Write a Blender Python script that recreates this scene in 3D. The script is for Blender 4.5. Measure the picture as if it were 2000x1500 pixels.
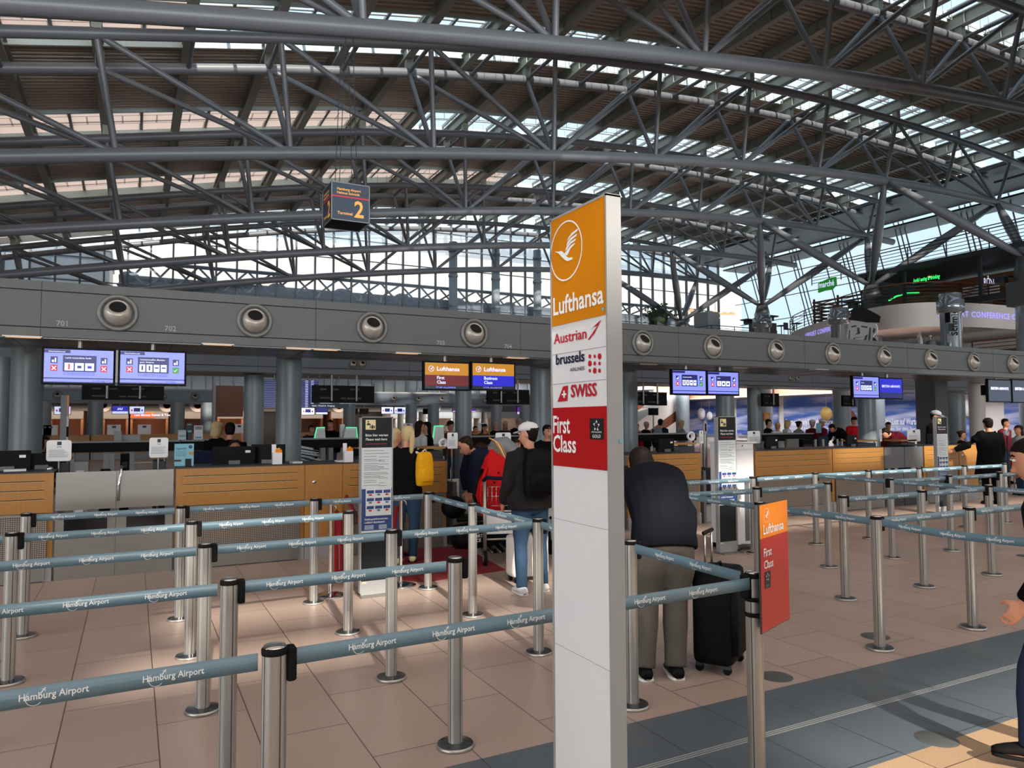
import bpy, math, random
import numpy as np
from mathutils import Vector, Matrix
random.seed(7)
S = bpy.context.scene
for o in list(bpy.data.objects): bpy.data.objects.remove(o)
COL = S.collection
PI = math.pi

# ------------------------------------------------------------------ camera
FPX, CX, CY, CH = 1425.0, 1000.0, 750.0, 1.66
def _raw(u, v): return np.array([(u-CX)/FPX, 1.0, -(v-CY)/FPX])
_vx = _raw(3750, 812); _vx /= np.linalg.norm(_vx)
_vy = _raw(260, 827); _vy -= _vx*(_vx@_vy); _vy /= np.linalg.norm(_vy)
_vz = np.cross(_vx, _vy)
RM = np.array([_vx, _vy, _vz])
C0 = np.array([0, 0, CH])
def ray(u, v): return RM@_raw(u, v)
def atZ(u, v, z=0.0): d = ray(u, v); return C0+d*((z-CH)/d[2])     # photo direction met with a horizontal plane
def atY(u, v, Y): d = ray(u, v); return C0+d*(Y/d[1])              # ... with a plane parallel to the counters
def atX(u, v, X): d = ray(u, v); return C0+d*(X/d[0])
cam_d = bpy.data.cameras.new('camera'); cam = bpy.data.objects.new('camera', cam_d); COL.objects.link(cam)
cam_d.sensor_width = 36; cam_d.lens = 36*FPX/2000; cam_d.clip_end = 400; cam_d.clip_start = .05
m4 = Matrix.Identity(4)
for i in range(3):
    m4[i][0] = RM[i, 0]; m4[i][1] = RM[i, 2]; m4[i][2] = -RM[i, 1]; m4[i][3] = C0[i]
cam.matrix_world = m4
S.camera = cam
S.view_settings.view_transform = 'Standard'; S.view_settings.look = 'None'
S.view_settings.gamma = 1; S.view_settings.use_curve_mapping = False
S.view_settings.exposure = 0.0

# ------------------------------------------------------------------ sky and sun
W = bpy.data.worlds.new('sky'); S.world = W; W.use_nodes = True
nt = W.node_tree; nt.nodes.clear()
out = nt.nodes.new('ShaderNodeOutputWorld'); bg = nt.nodes.new('ShaderNodeBackground')
tc = nt.nodes.new('ShaderNodeTexCoord'); sp = nt.nodes.new('ShaderNodeSeparateXYZ')
mr = nt.nodes.new('ShaderNodeMapRange'); mr.inputs[1].default_value = 0; mr.inputs[2].default_value = .8
grad = nt.nodes.new('ShaderNodeMix'); grad.data_type = 'RGBA'
grad.inputs[6].default_value = (.46, .60, .66, 1); grad.inputs[7].default_value = (.42, .58, .78, 1)
no = nt.nodes.new('ShaderNodeTexNoise'); no.inputs['Scale'].default_value = 3.2; no.inputs['Detail'].default_value = 6
cr = nt.nodes.new('ShaderNodeValToRGB'); cr.color_ramp.elements[0].position = .45; cr.color_ramp.elements[1].position = .62
cl = nt.nodes.new('ShaderNodeMix'); cl.data_type = 'RGBA'; cl.inputs[7].default_value = (.60, .64, .66, 1)
nt.links.new(tc.outputs['Generated'], sp.inputs[0]); nt.links.new(sp.outputs[2], mr.inputs[0])
nt.links.new(mr.outputs[0], grad.inputs[0]); nt.links.new(tc.outputs['Generated'], no.inputs[0])
nt.links.new(no.outputs[0], cr.inputs[0]); nt.links.new(cr.outputs[0], cl.inputs[0])
nt.links.new(grad.outputs[2], cl.inputs[6]); nt.links.new(cl.outputs[2], bg.inputs[0])
bg.inputs[1].default_value = 1.8
nt.links.new(bg.outputs[0], out.inputs[0])

SUN = Vector((0.09, 0.84, -0.545)).normalized()     # the way sunlight travels
sd = bpy.data.lights.new('sun', 'SUN'); sd.energy = 7.5; sd.angle = math.radians(1.1); sd.color = (1, .91, .78)
so = bpy.data.objects.new('sun', sd); COL.objects.link(so)
so.rotation_euler = SUN.to_track_quat('-Z', 'Y').to_euler(); so.location = (0, -20, 40)

def area(name, loc, rot, sx, sy, en, col, spread=180):
    al = bpy.data.lights.new(name, 'AREA'); al.shape = 'RECTANGLE'; al.size = sx; al.size_y = sy; al.energy = en; al.color = col; al.spread = math.radians(spread)
    ao = bpy.data.objects.new(name, al); COL.objects.link(ao); ao.location = loc; ao.rotation_euler = [math.radians(a) for a in rot]
area('rear_fill_tilted', (16, -23.5, 6.0), (122, 0, 0), 56, 10, 17000, (.93, .97, 1), 80); area('rear_fill_low', (16, -23.4, 6.0), (90, 0, 0), 56, 10, 700, (.93, .97, 1))      # unseen fill lights added behind the viewer; the tilted one brightens the roof deck
area('side_fill', (-19.3, -3, 5.6), (98, 0, -90), 22, 9, 2900, (.95, .98, 1))       # unseen fill light added in front of the blank left wall
area('banner_fill', (35.6, 33, 4.1), (0, -35, 0), 1.0, 30, 1500, (.95, .95, 1))              # fill light added under the gallery to brighten the banners
area('office_lamps', (4, 45.9, 2.3), (40, 0, 0), 22, .5, 130, (1, .72, .5)); area('office_lamps', (17, 45.9, 2.3), (40, 0, 0), 9, .5, 90, (1, .97, .92))

# ------------------------------------------------------------------ materials
def lin(c):
    r = []
    for x in c[:3]:
        x /= 255.0
        r.append(x/12.92 if x <= .04045 else ((x+.055)/1.055)**2.4)
    return (*r, 1)
MATS = {}
def M(name, rgb=(128, 128, 128), rough=.6, metal=0, var=0, scale=20, emit=0, bump=0, spec=None, trans=0, alpha=1, stretch=None, ecol=None):
    if name in MATS: return MATS[name]
    m = bpy.data.materials.new(name); m.use_nodes = True; t = m.node_tree
    b = t.nodes['Principled BSDF']; c = lin(rgb)
    b.inputs['Base Color'].default_value = c; b.inputs['Roughness'].default_value = rough
    b.inputs['Metallic'].default_value = metal
    if spec is not None: b.inputs['Specular IOR Level'].default_value = spec
    if trans: b.inputs['Transmission Weight'].default_value = trans
    if alpha < 1: b.inputs['Alpha'].default_value = alpha
    if emit:
        b.inputs['Emission Color'].default_value = lin(ecol or rgb); b.inputs['Emission Strength'].default_value = emit
    if var or bump:
        tc = t.nodes.new('ShaderNodeTexCoord'); mp = t.nodes.new('ShaderNodeMapping')
        if stretch: mp.inputs['Scale'].default_value = stretch
        n = t.nodes.new('ShaderNodeTexNoise'); n.inputs['Scale'].default_value = scale; n.inputs['Detail'].default_value = 3
        t.links.new(tc.outputs['Object'], mp.inputs[0]); t.links.new(mp.outputs[0], n.inputs[0])
        if var:
            mx = t.nodes.new('ShaderNodeMix'); mx.data_type = 'RGBA'
            mx.inputs[6].default_value = tuple(x*(1-var) for x in c[:3])+(1,)
            mx.inputs[7].default_value = tuple(min(1, x*(1+var)) for x in c[:3])+(1,)
            t.links.new(n.outputs[0], mx.inputs[0]); t.links.new(mx.outputs[2], b.inputs['Base Color'])
        if bump:
            bp = t.nodes.new('ShaderNodeBump'); bp.inputs['Strength'].default_value = bump; bp.inputs['Distance'].default_value = .02
            t.links.new(n.outputs[0], bp.inputs['Height']); t.links.new(bp.outputs[0], b.inputs['Normal'])
    MATS[name] = m
    return m

def tile_mat(name, rgb, rough, gap, ox=0, oy=0, var=.08, bw=.93):
    m = bpy.data.materials.new(name); m.use_nodes = True; t = m.node_tree; b = t.nodes['Principled BSDF']
    tc = t.nodes.new('ShaderNodeTexCoord'); sp = t.nodes.new('ShaderNodeSeparateXYZ'); cb = t.nodes.new('ShaderNodeCombineXYZ')
    ax = t.nodes.new('ShaderNodeMath'); ax.inputs[1].default_value = oy
    ay = t.nodes.new('ShaderNodeMath'); ay.inputs[1].default_value = ox
    t.links.new(tc.outputs['Object'], sp.inputs[0]); t.links.new(sp.outputs[1], ax.inputs[0]); t.links.new(sp.outputs[0], ay.inputs[0])
    t.links.new(ax.outputs[0], cb.inputs[0]); t.links.new(ay.outputs[0], cb.inputs[1])
    br = t.nodes.new('ShaderNodeTexBrick'); br.inputs['Scale'].default_value = 1
    br.inputs['Brick Width'].default_value = bw; br.inputs['Row Height'].default_value = .47; br.inputs['Mortar Size'].default_value = .0032
    br.inputs['Mortar Smooth'].default_value = 0; br.offset = .5
    c = lin(rgb)
    br.inputs['Color1'].default_value = tuple(x*(1-var) for x in c[:3])+(1,); br.inputs['Color2'].default_value = tuple(x*(1+var) for x in c[:3])+(1,)
    br.inputs['Mortar'].default_value = lin(gap)
    t.links.new(cb.outputs[0], br.inputs['Vector'])
    n = t.nodes.new('ShaderNodeTexNoise'); n.inputs['Scale'].default_value = 230; n.inputs['Detail'].default_value = 2
    t.links.new(tc.outputs['Object'], n.inputs[0])
    cr = t.nodes.new('ShaderNodeMapRange'); cr.inputs[1].default_value = .3; cr.inputs[2].default_value = .7; cr.inputs[3].default_value = .66; cr.inputs[4].default_value = 1.3
    t.links.new(n.outputs[0], cr.inputs[0])
    mu = t.nodes.new('ShaderNodeMix'); mu.data_type = 'RGBA'; mu.blend_type = 'MULTIPLY'; mu.inputs[0].default_value = 1
    t.links.new(br.outputs[0], mu.inputs[6]); t.links.new(cr.outputs[0], mu.inputs[7]); t.links.new(mu.outputs[2], b.inputs['Base Color'])
    n2 = t.nodes.new('ShaderNodeTexNoise'); n2.inputs['Scale'].default_value = 2.5
    r2 = t.nodes.new('ShaderNodeMapRange'); r2.inputs[3].default_value = rough-.06; r2.inputs[4].default_value = rough+.1
    t.links.new(tc.outputs['Object'], n2.inputs[0]); t.links.new(n2.outputs[0], r2.inputs[0]); t.links.new(r2.outputs[0], b.inputs['Roughness'])
    MATS[name] = m; return m

def perf_mat(name, rgb, dark, pitch=.02):
    m = bpy.data.materials.new(name); m.use_nodes = True; t = m.node_tree; b = t.nodes['Principled BSDF']
    tc = t.nodes.new('ShaderNodeTexCoord'); v = t.nodes.new('ShaderNodeTexVoronoi'); v.inputs['Scale'].default_value = 1/pitch
    v.inputs['Randomness'].default_value = 0; v.distance = 'EUCLIDEAN'
    mp = t.nodes.new('ShaderNodeMapping'); mp.inputs['Scale'].default_value = (1, 0, 1)
    t.links.new(tc.outputs['Object'], mp.inputs[0]); t.links.new(mp.outputs[0], v.inputs['Vector'])
    c = t.nodes.new('ShaderNodeMath'); c.operation = 'LESS_THAN'; c.inputs[1].default_value = .3
    t.links.new(v.outputs['Distance'], c.inputs[0])
    mx = t.nodes.new('ShaderNodeMix'); mx.data_type = 'RGBA'; mx.inputs[6].default_value = lin(rgb); mx.inputs[7].default_value = lin(dark)
    t.links.new(c.outputs[0], mx.inputs[0]); t.links.new(mx.outputs[2], b.inputs['Base Color'])
    b.inputs['Roughness'].default_value = .4; b.inputs['Metallic'].default_value = .5
    MATS[name] = m; return m

def wood_mat(name, rgb):
    m = bpy.data.materials.new(name); m.use_nodes = True; t = m.node_tree; b = t.nodes['Principled BSDF']
    tc = t.nodes.new('ShaderNodeTexCoord'); mp = t.nodes.new('ShaderNodeMapping'); mp.inputs['Scale'].default_value = (30, 30, 1.2)
    n = t.nodes.new('ShaderNodeTexNoise'); n.inputs['Scale'].default_value = 2.0; n.inputs['Detail'].default_value = 4
    t.links.new(tc.outputs['Object'], mp.inputs[0]); t.links.new(mp.outputs[0], n.inputs[0])
    c = lin(rgb); mx = t.nodes.new('ShaderNodeMix'); mx.data_type = 'RGBA'
    mx.inputs[6].default_value = tuple(x*.8 for x in c[:3])+(1,); mx.inputs[7].default_value = tuple(x*1.2 for x in c[:3])+(1,)
    t.links.new(n.outputs[0], mx.inputs[0]); t.links.new(mx.outputs[2], b.inputs['Base Color'])
    b.inputs['Roughness'].default_value = .42
    MATS[name] = m; return m

tile_mat('pink_tile', (174, 154, 144), .34, (84, 70, 64), ox=.32+4.7, oy=.1)
tile_mat('slate_tile', (88, 98, 108), .42, (48, 50, 54), ox=.32+4.7, oy=.35, var=.05)
tile_mat('sand_tile', (176, 148, 118), .34, (90, 74, 60), ox=.32+4.7, oy=.1)
wood_mat('beech', (168, 118, 56)); wood_mat('brown_wood', (110, 62, 36))
perf_mat('perforated', (150, 138, 128), (40, 36, 34))
M('tube_grey', (100, 103, 108), .42, var=.06, scale=3)
M('kerb_white', (190, 208, 208), .5, var=.03)
M('beam_grey', (150, 152, 144), .55, var=.08, scale=2)
M('panel_grey', (76, 80, 82), .45, var=.04, scale=1.5)
M('panel_blue', (98, 108, 120), .45, var=.04, scale=1.5)
M('seam', (30, 32, 34), .8)
M('deck', (196, 184, 172), .6, var=.06, scale=4)
M('soffit', (96, 94, 92), .3, metal=.4, var=.06, scale=3)
M('nozzle', (176, 172, 164), .35, metal=.4, var=.03, scale=4)
M('nozzle_ring', (108, 108, 106), .4, metal=.3, var=.03)
M('bent_black', (15, 18, 26), .8, var=.15, scale=12, bump=.3); M('roof_metal', (66, 70, 74), .5, metal=.3, var=.3, scale=1.2)
M('black', (12, 12, 14), .5, var=.1)
M('black_gloss', (8, 8, 10), .12, var=.1)
M('hole_shade', (3, 3, 3), .9, var=.1)
M('alu', (174, 172, 168), .32, metal=.7, var=.05, scale=3, stretch=(1, 1, .2))
M('strip_metal', (176, 184, 186), .3, metal=.3, var=.05)
M('base_metal', (92, 96, 100), .22, metal=.8, var=.1, scale=6)
M('steel', (142, 139, 134), .34, metal=.7, var=.06, scale=2, stretch=(1, 1, 6))
M('chrome', (205, 205, 208), .08, metal=1, var=.02)
M('tape', (100, 130, 146), .34, var=.05, scale=6, spec=.7)
M('print_white', (235, 240, 242), .5)
M('white', (225, 226, 230), .35, var=.02, scale=5)
M('white_wall', (214, 208, 202), .6, var=.03, scale=2)
M('pale_grey', (150, 152, 154), .5, var=.03)
M('mid_grey', (96, 98, 102), .5, var=.04)
M('dark_grey', (46, 50, 54), .5, var=.05)
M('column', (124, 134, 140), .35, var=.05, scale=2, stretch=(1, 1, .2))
M('glazing', (200, 220, 225), .05, alpha=.12)
M('facade_glass', (176, 192, 208), .1, alpha=.25)
M('mullion', (92, 98, 106), .4, var=.05)
M('rubber', (22, 22, 23), .7, var=.1)
M('sign_yellow', (208, 128, 0), .28, var=.02)
M('sign_red', (176, 20, 26), .28, var=.02)
M('sign_orange', (246, 140, 6), .35, var=.02)
M('sign_brick', (184, 46, 38), .35, var=.02)
M('navy_sign', (40, 62, 84), .35, var=.04)
M('charcoal_sign', (38, 41, 44), .4, var=.04)
M('logo_red', (190, 24, 40), .4); M('logo_navy', (20, 24, 60), .4); M('logo_black', (26, 26, 28), .4)
M('ink', (96, 104, 108), .7); M('ink_blue', (36, 66, 124), .5); M('cream', (226, 214, 160), .5)
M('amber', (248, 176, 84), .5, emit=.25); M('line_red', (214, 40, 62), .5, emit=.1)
M('dot_blue', (110, 170, 180), .5)
M('paper', (208, 216, 220), .5, var=.02)
M('scr_blue', (120, 130, 235), .3, emit=.85, var=.01); M('scr_navy', (22, 26, 100), .3, emit=.45); M('scr_white', (214, 220, 255), .3, emit=.8)
M('scr_red', (190, 20, 44), .3, emit=.5); M('scr_green', (16, 120, 40), .3, emit=.5); M('scr_dkblue', (14, 18, 190), .3, emit=.55)
M('scr_yellow', (196, 134, 6), .3, emit=.3); M('scr_dkred', (104, 8, 16), .3, emit=.25); M('scr_dark', (16, 26, 48), .15, emit=.25)
M('scr_purple', (120, 40, 180), .3, emit=.6); M('scr_orange', (250, 80, 30), .3, emit=.9)
M('lamp_warm', (255, 200, 150), .5, emit=1.0); M('lamp_green', (60, 255, 120), .5, emit=1.2)
M('lamp_mint', (90, 240, 170), .5, emit=.8); M('lamp_lilac', (170, 160, 255), .5, emit=.9)
M('orange_wall', (186, 132, 100), .6, var=.06, scale=1.5)
M('skin', (198, 140, 112), .5, var=.06, scale=20); M('skin_dark', (138, 92, 68), .5, var=.06, scale=20)
M('hair_dark', (22, 16, 14), .6, var=.3, scale=60, stretch=(1, 1, .2)); M('hair_blond', (198, 176, 132), .6, var=.2, scale=60, stretch=(1, 1, .2))
M('hair_grey', (170, 168, 164), .6, var=.2, scale=60); M('hair_brown', (46, 30, 22), .6, var=.25, scale=60, stretch=(1, 1, .2))
M('lip', (160, 80, 74), .5)
M('cloth_black', (9, 9, 11), .85, var=.15, scale=12, bump=.3); M('cloth_navy', (24, 30, 52), .85, var=.15, scale=12, bump=.3)
M('cloth_char', (36, 35, 35), .85, var=.15, scale=12, bump=.3); M('denim', (46, 68, 92), .85, var=.25, scale=9, bump=.4)
M('denim_dark', (40, 52, 78), .85, var=.2, scale=9, bump=.4); M('trouser_grey', (88, 83, 78), .85, var=.12, scale=9, bump=.4)
M('cloth_white', (216, 216, 218), .8, var=.05, scale=9, bump=.2); M('cloth_grey', (136, 142, 148), .85, var=.1, scale=9, bump=.2)
M('cloth_red', (196, 24, 28), .7, var=.15, scale=14, bump=.4); M('cloth_yellow', (226, 164, 26), .75, var=.1, scale=14, bump=.2)
M('cloth_maroon', (92, 20, 34), .9, var=.12, scale=30, bump=.2); M('cloth_brown', (96, 52, 40), .85, var=.1)
M('carpet_red', (122, 18, 34), .95, var=.12, scale=120); M('velvet', (150, 14, 30), .8, var=.1)
M('case_black', (11, 11, 13), .6, var=.2, scale=60, bump=.3); M('case_white', (214, 212, 208), .35, var=.03)
M('sole_white', (226, 224, 218), .6, var=.03)
M('leaf', (34, 54, 30), .7, var=.3, scale=14)
M('gold_pack', (170, 138, 70), .45, var=.4, scale=30)
M('poster_white', (232, 232, 236), .5, var=.02)
M('toy_cyan', (120, 176, 196), .4, var=.05)
M('glass_cyl', (150, 156, 162), .12, metal=.6, var=.1, scale=2, stretch=(6, 6, .2))
for k_, m_ in MATS.items():
    if k_.startswith(('cloth_', 'hair_', 'denim', 'case_', 'trouser')) or k_ in ('black', 'bent_black', 'rubber', 'charcoal_sign'):
        m_.node_tree.nodes['Principled BSDF'].inputs['Specular IOR Level'].default_value = .12
def sky_poster():
    m = bpy.data.materials.new('sky_poster'); m.use_nodes = True; t = m.node_tree; b = t.nodes['Principled BSDF']
    tc = t.nodes.new('ShaderNodeTexCoord'); mp = t.nodes.new('ShaderNodeMapping'); mp.inputs['Scale'].default_value = (.5, .22, 1.5)
    n = t.nodes.new('ShaderNodeTexNoise'); n.inputs['Scale'].default_value = 1.5; n.inputs['Detail'].default_value = 7
    cr = t.nodes.new('ShaderNodeValToRGB'); e = cr.color_ramp.elements
    e[0].position = .42; e[0].color = lin((64, 96, 168)); e[1].position = .72; e[1].color = lin((206, 206, 224))
    t.links.new(tc.outputs['Object'], mp.inputs[0]); t.links.new(mp.outputs[0], n.inputs[0]); t.links.new(n.outputs[0], cr.inputs[0])
    t.links.new(cr.outputs[0], b.inputs['Base Color']); b.inputs['Roughness'].default_value = .4
    MATS['sky_poster'] = m
sky_poster()
def blind_mat():                              # beige cloth sunblind stretched under the skylights: lets light through
    m = bpy.data.materials.new('blind'); m.use_nodes = True; t = m.node_tree; t.nodes.remove(t.nodes['Principled BSDF'])
    tr = t.nodes.new('ShaderNodeBsdfTranslucent'); df = t.nodes.new('ShaderNodeBsdfDiffuse'); mx = t.nodes.new('ShaderNodeMixShader')
    br = t.nodes.new('ShaderNodeTexBrick'); br.inputs['Scale'].default_value = 1; br.inputs['Brick Width'].default_value = 1.15; br.inputs['Row Height'].default_value = .8
    br.inputs['Mortar Size'].default_value = .03; br.inputs['Color1'].default_value = lin((206, 184, 172)); br.inputs['Color2'].default_value = lin((198, 176, 164))
    br.inputs['Mortar'].default_value = lin((140, 124, 116)); tc = t.nodes.new('ShaderNodeTexCoord'); t.links.new(tc.outputs['Object'], br.inputs[0])
    for s in (tr, df): t.links.new(br.outputs[0], s.inputs[0])
    mx.inputs[0].default_value = .45; t.links.new(tr.outputs[0], mx.inputs[1]); t.links.new(df.outputs[0], mx.inputs[2])
    t.links.new(mx.outputs[0], t.nodes['Material Output'].inputs[0]); MATS['blind'] = m
blind_mat()

# ------------------------------------------------------------------ mesh builder
class B:
    def __init__(s): s.v = []; s.f = []; s.m = []; s.sm = []
    def add(s, vs, fs, mat, smooth=False):
        o = len(s.v); s.v += [tuple(map(float, p)) for p in vs]
        for f in fs: s.f.append([i+o for i in f]); s.m.append(mat); s.sm.append(smooth)
        return s
    def box(s, a, b, mat):
        x0, y0, z0 = a; x1, y1, z1 = b
        vs = [(x0, y0, z0), (x1, y0, z0), (x1, y1, z0), (x0, y1, z0), (x0, y0, z1), (x1, y0, z1), (x1, y1, z1), (x0, y1, z1)]
        return s.add(vs, [(3, 2, 1, 0), (4, 5, 6, 7), (0, 1, 5, 4), (1, 2, 6, 5), (2, 3, 7, 6), (3, 0, 4, 7)], mat)
    def obox(s, c, size, mat, rz=0, rx=0, ry=0, bev=0):
        R_ = Matrix.Rotation(rz, 3, 'Z') @ Matrix.Rotation(ry, 3, 'Y') @ Matrix.Rotation(rx, 3, 'X')
        hx, hy, hz = [d/2 for d in size]
        if bev:                                            # chamfered along all four upright edges and top/bottom
            ring = [(hx-bev, -hy), (hx, -hy+bev), (hx, hy-bev), (hx-bev, hy), (-hx+bev, hy), (-hx, hy-bev), (-hx, -hy+bev), (-hx+bev, -hy)]
            k = 1-bev/max(hx, hy); rows = [(-hz, k), (-hz+bev, 1), (hz-bev, 1), (hz, k)]
            vs = [(x*q, y*q, z) for z, q in rows for x, y in ring]; fs = []
            for r in range(3):
                for i in range(8): fs.append((r*8+i, r*8+(i+1) % 8, (r+1)*8+(i+1) % 8, (r+1)*8+i))
            fs += [tuple(range(7, -1, -1)), tuple(range(24, 32))]
        else:
            vs = [(-hx, -hy, -hz), (hx, -hy, -hz), (hx, hy, -hz), (-hx, hy, -hz), (-hx, -hy, hz), (hx, -hy, hz), (hx, hy, hz), (-hx, hy, hz)]
            fs = [(3, 2, 1, 0), (4, 5, 6, 7), (0, 1, 5, 4), (1, 2, 6, 5), (2, 3, 7, 6), (3, 0, 4, 7)]
        return s.add([tuple(R_ @ Vector(p)+Vector(c)) for p in vs], fs, mat)
    def quad(s, pts, mat): return s.add(pts, [tuple(range(len(pts)))], mat)
    def cyl(s, p, q, r, mat, n=12, r2=None, cap=True, smooth=True):
        p = Vector(p); q = Vector(q); r2 = r if r2 is None else r2
        t = (q-p).normalized(); a = t.orthogonal().normalized()
        if abs(t.z) > .99: a = Vector((1, 0, 0))
        b = t.cross(a); vs = []
        for c, rr in ((p, r), (q, r2)):
            for i in range(n):
                an = 2*PI*i/n; vs.append(c+a*math.cos(an)*rr+b*math.sin(an)*rr)
        s.add(vs, [(i, (i+1) % n, n+(i+1) % n, n+i) for i in range(n)], mat, smooth)
        if cap: s.add(vs, [tuple(range(n-1, -1, -1)), tuple(range(n, 2*n))], mat)
        return s
    def path(s, pts, r, mat, n=8, closed=False):
        P = [Vector(p) for p in pts]; k = len(P); vs = []; pa = None
        for i in range(k):
            t = (P[(i+1) % k if closed else min(i+1, k-1)]-P[(i-1) % k if closed else max(i-1, 0)]).normalized()
            a = t.orthogonal().normalized() if pa is None else (pa-t*pa.dot(t)).normalized()
            pa = a; b = t.cross(a); rr = r[i] if isinstance(r, (list, tuple)) else r
            for j in range(n): an = 2*PI*j/n; vs.append(P[i]+a*math.cos(an)*rr+b*math.sin(an)*rr)
        fs = []
        for i in range(k if closed else k-1):
            for j in range(n): fs.append((i*n+j, i*n+(j+1) % n, ((i+1) % k)*n+(j+1) % n, ((i+1) % k)*n+j))
        if not closed: fs += [tuple(range(n-1, -1, -1)), tuple(range((k-1)*n, k*n))]
        return s.add(vs, fs, mat, True)
    def lathe(s, prof, c, mat, n=24, axis='Z', smooth=True):
        c = Vector(c); vs = []
        for r, z in prof:
            for i in range(n):
                a = 2*PI*i/n; x, y = r*math.cos(a), r*math.sin(a)
                vs.append(c+(Vector((x, y, z)) if axis == 'Z' else Vector((x, z, y)) if axis == 'Y' else Vector((z, x, y))))
        fs = []
        for k in range(len(prof)-1):
            for i in range(n):
                f = (k*n+i, k*n+(i+1) % n, (k+1)*n+(i+1) % n, (k+1)*n+i)
                fs.append(f if axis != 'Y' else f[::-1])
        return s.add(vs, fs, mat, smooth)
    def prism(s, poly, o, ux, uy, th, mat):                 # 2D outline extruded along ux x uy
        o = Vector(o); ux = Vector(ux); uy = Vector(uy); nn = ux.cross(uy).normalized()*th; n = len(poly)
        vs = [o+ux*x+uy*y for x, y in poly]+[o+ux*x+uy*y+nn for x, y in poly]
        return s.add(vs, [tuple(range(n-1, -1, -1)), tuple(range(n, 2*n))]+[(i, (i+1) % n, n+(i+1) % n, n+i) for i in range(n)], mat)
    def ball(s, c, r, mat, n=10, m=6):
        rx, ry, rz = r if isinstance(r, (tuple, list)) else (r, r, r); c = Vector(c); vs = []
        for j in range(m+1):
            ph = PI*j/m
            for i in range(n):
                a = 2*PI*i/n; vs.append(c+Vector((rx*math.sin(ph)*math.cos(a), ry*math.sin(ph)*math.sin(a), rz*math.cos(ph))))
        return s.add(vs, [(j*n+i, (j+1)*n+i, (j+1)*n+(i+1) % n, j*n+(i+1) % n) for j in range(m) for i in range(n)], mat, True)
    def loft(s, secs, mat, n=14, sq=2.0):                   # secs: (centre, side vec*rx, depth vec*ry)
        vs = []
        for c, a, b in secs:
            c = Vector(c); a = Vector(a); b = Vector(b)
            for i in range(n):
                t = 2*PI*i/n; ct, st = math.cos(t), math.sin(t)
                ct = math.copysign(abs(ct)**(2/sq), ct); st = math.copysign(abs(st)**(2/sq), st)
                vs.append(c+a*ct+b*st)
        k = len(secs)
        fs = [(i*n+j, i*n+(j+1) % n, (i+1)*n+(j+1) % n, (i+1)*n+j) for i in range(k-1) for j in range(n)]
        return s.add(vs, fs+[tuple(range(n-1, -1, -1)), tuple(range((k-1)*n, k*n))], mat, True)
    def build(s, name, parent=None, at=None, **props):
        off = Vector(at) if at is not None else Vector((0, 0, 0))
        w = off+(parent_loc(parent) if parent else Vector((0, 0, 0)))
        me = bpy.data.meshes.new(name)
        me.from_pydata([(v[0]-w.x, v[1]-w.y, v[2]-w.z) for v in s.v], [], s.f)
        names = []
        for mm in s.m:
            if mm not in names: names.append(mm)
        for mm in names: me.materials.append(MATS[mm])
        idx = {mm: i for i, mm in enumerate(names)}
        me.polygons.foreach_set('material_index', [idx[mm] for mm in s.m])
        me.polygons.foreach_set('use_smooth', s.sm)
        me.update()
        o = bpy.data.objects.new(name, me); COL.objects.link(o)
        if parent: o.parent = parent
        o.location = off
        for k, vv in props.items():
            if vv: o[k] = vv
        return o
def parent_loc(p):
    l = Vector(p.location)
    return l+parent_loc(p.parent) if p.parent else l
def thing(name, label, cat, loc=(0, 0, 0), group=None):
    o = bpy.data.objects.new(name, None); COL.objects.link(o); o.location = loc; o.empty_display_size = .1
    o['label'] = label; o['category'] = cat
    if group: o['group'] = group
    return o
def single(b, name, label, cat, group=None, kind=None, at=None):
    o = b.build(name, at=at); o['label'] = label; o['category'] = cat
    if group: o['group'] = group
    if kind: o['kind'] = kind
    return o
def struct(b, name):
    o = b.build(name); o['kind'] = 'structure'; return o
KIDS = {}
def dup(r, loc, rz=0, label=None, group=None, sc=None):
    def cp(o, par):
        c = o.copy(); COL.objects.link(c)
        if par: c.parent = par
        for ch in o.children: cp(ch, c)
        return c
    c = cp(r, None); c.location = loc; c.rotation_euler = (0, 0, rz)
    if sc: c.scale = sc
    if label: c['label'] = label
    if group: c['group'] = group
    return c
_tc = {}
def glyphs(s, bold=0, shear=0, sp=1.0):
    key = (s, bold, shear, sp)
    if key not in _tc:
        cu = bpy.data.curves.new('t', 'FONT'); cu.body = s; cu.size = 1; cu.resolution_u = 2; cu.offset = bold; cu.shear = shear; cu.space_character = sp
        ob = bpy.data.objects.new('t', cu); me = bpy.data.meshes.new_from_object(ob)
        V = np.array([v.co[:] for v in me.vertices]); F = [list(p.vertices) for p in me.polygons]
        V[:, 0] -= V[:, 0].min(); bpy.data.objects.remove(ob)
        _tc[key] = (V, F, V[:, 0].max())
    return _tc[key]
def text(b, s, o, ux, uy, h, mat, width=None, bold=.01, align='L', lift=.002, shear=0, sp=1.0):
    """letters lying on a surface: o = baseline start, ux along, uy up, h = cap height"""
    if not s.strip(): return 0
    V, F, wd = glyphs(s, bold, shear, sp)
    k = h/.69; kx = k if width is None else width/wd
    o = Vector(o); ux = Vector(ux).normalized(); uy = Vector(uy).normalized(); nn = ux.cross(uy)*lift
    x0 = 0 if align == 'L' else -wd*kx/2 if align == 'C' else -wd*kx
    b.add([o+nn+ux*(p[0]*kx+x0)+uy*(p[1]*k) for p in V], F, mat)
    return wd*kx
def rect(b, o, ux, uy, x0, y0, x1, y1, mat, lift=.001):
    o = Vector(o); ux = Vector(ux).normalized(); uy = Vector(uy).normalized(); n = ux.cross(uy)*lift
    b.quad([o+n+ux*x+uy*y for x, y in ((x0, y0), (x1, y0), (x1, y1), (x0, y1))], mat)
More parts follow.
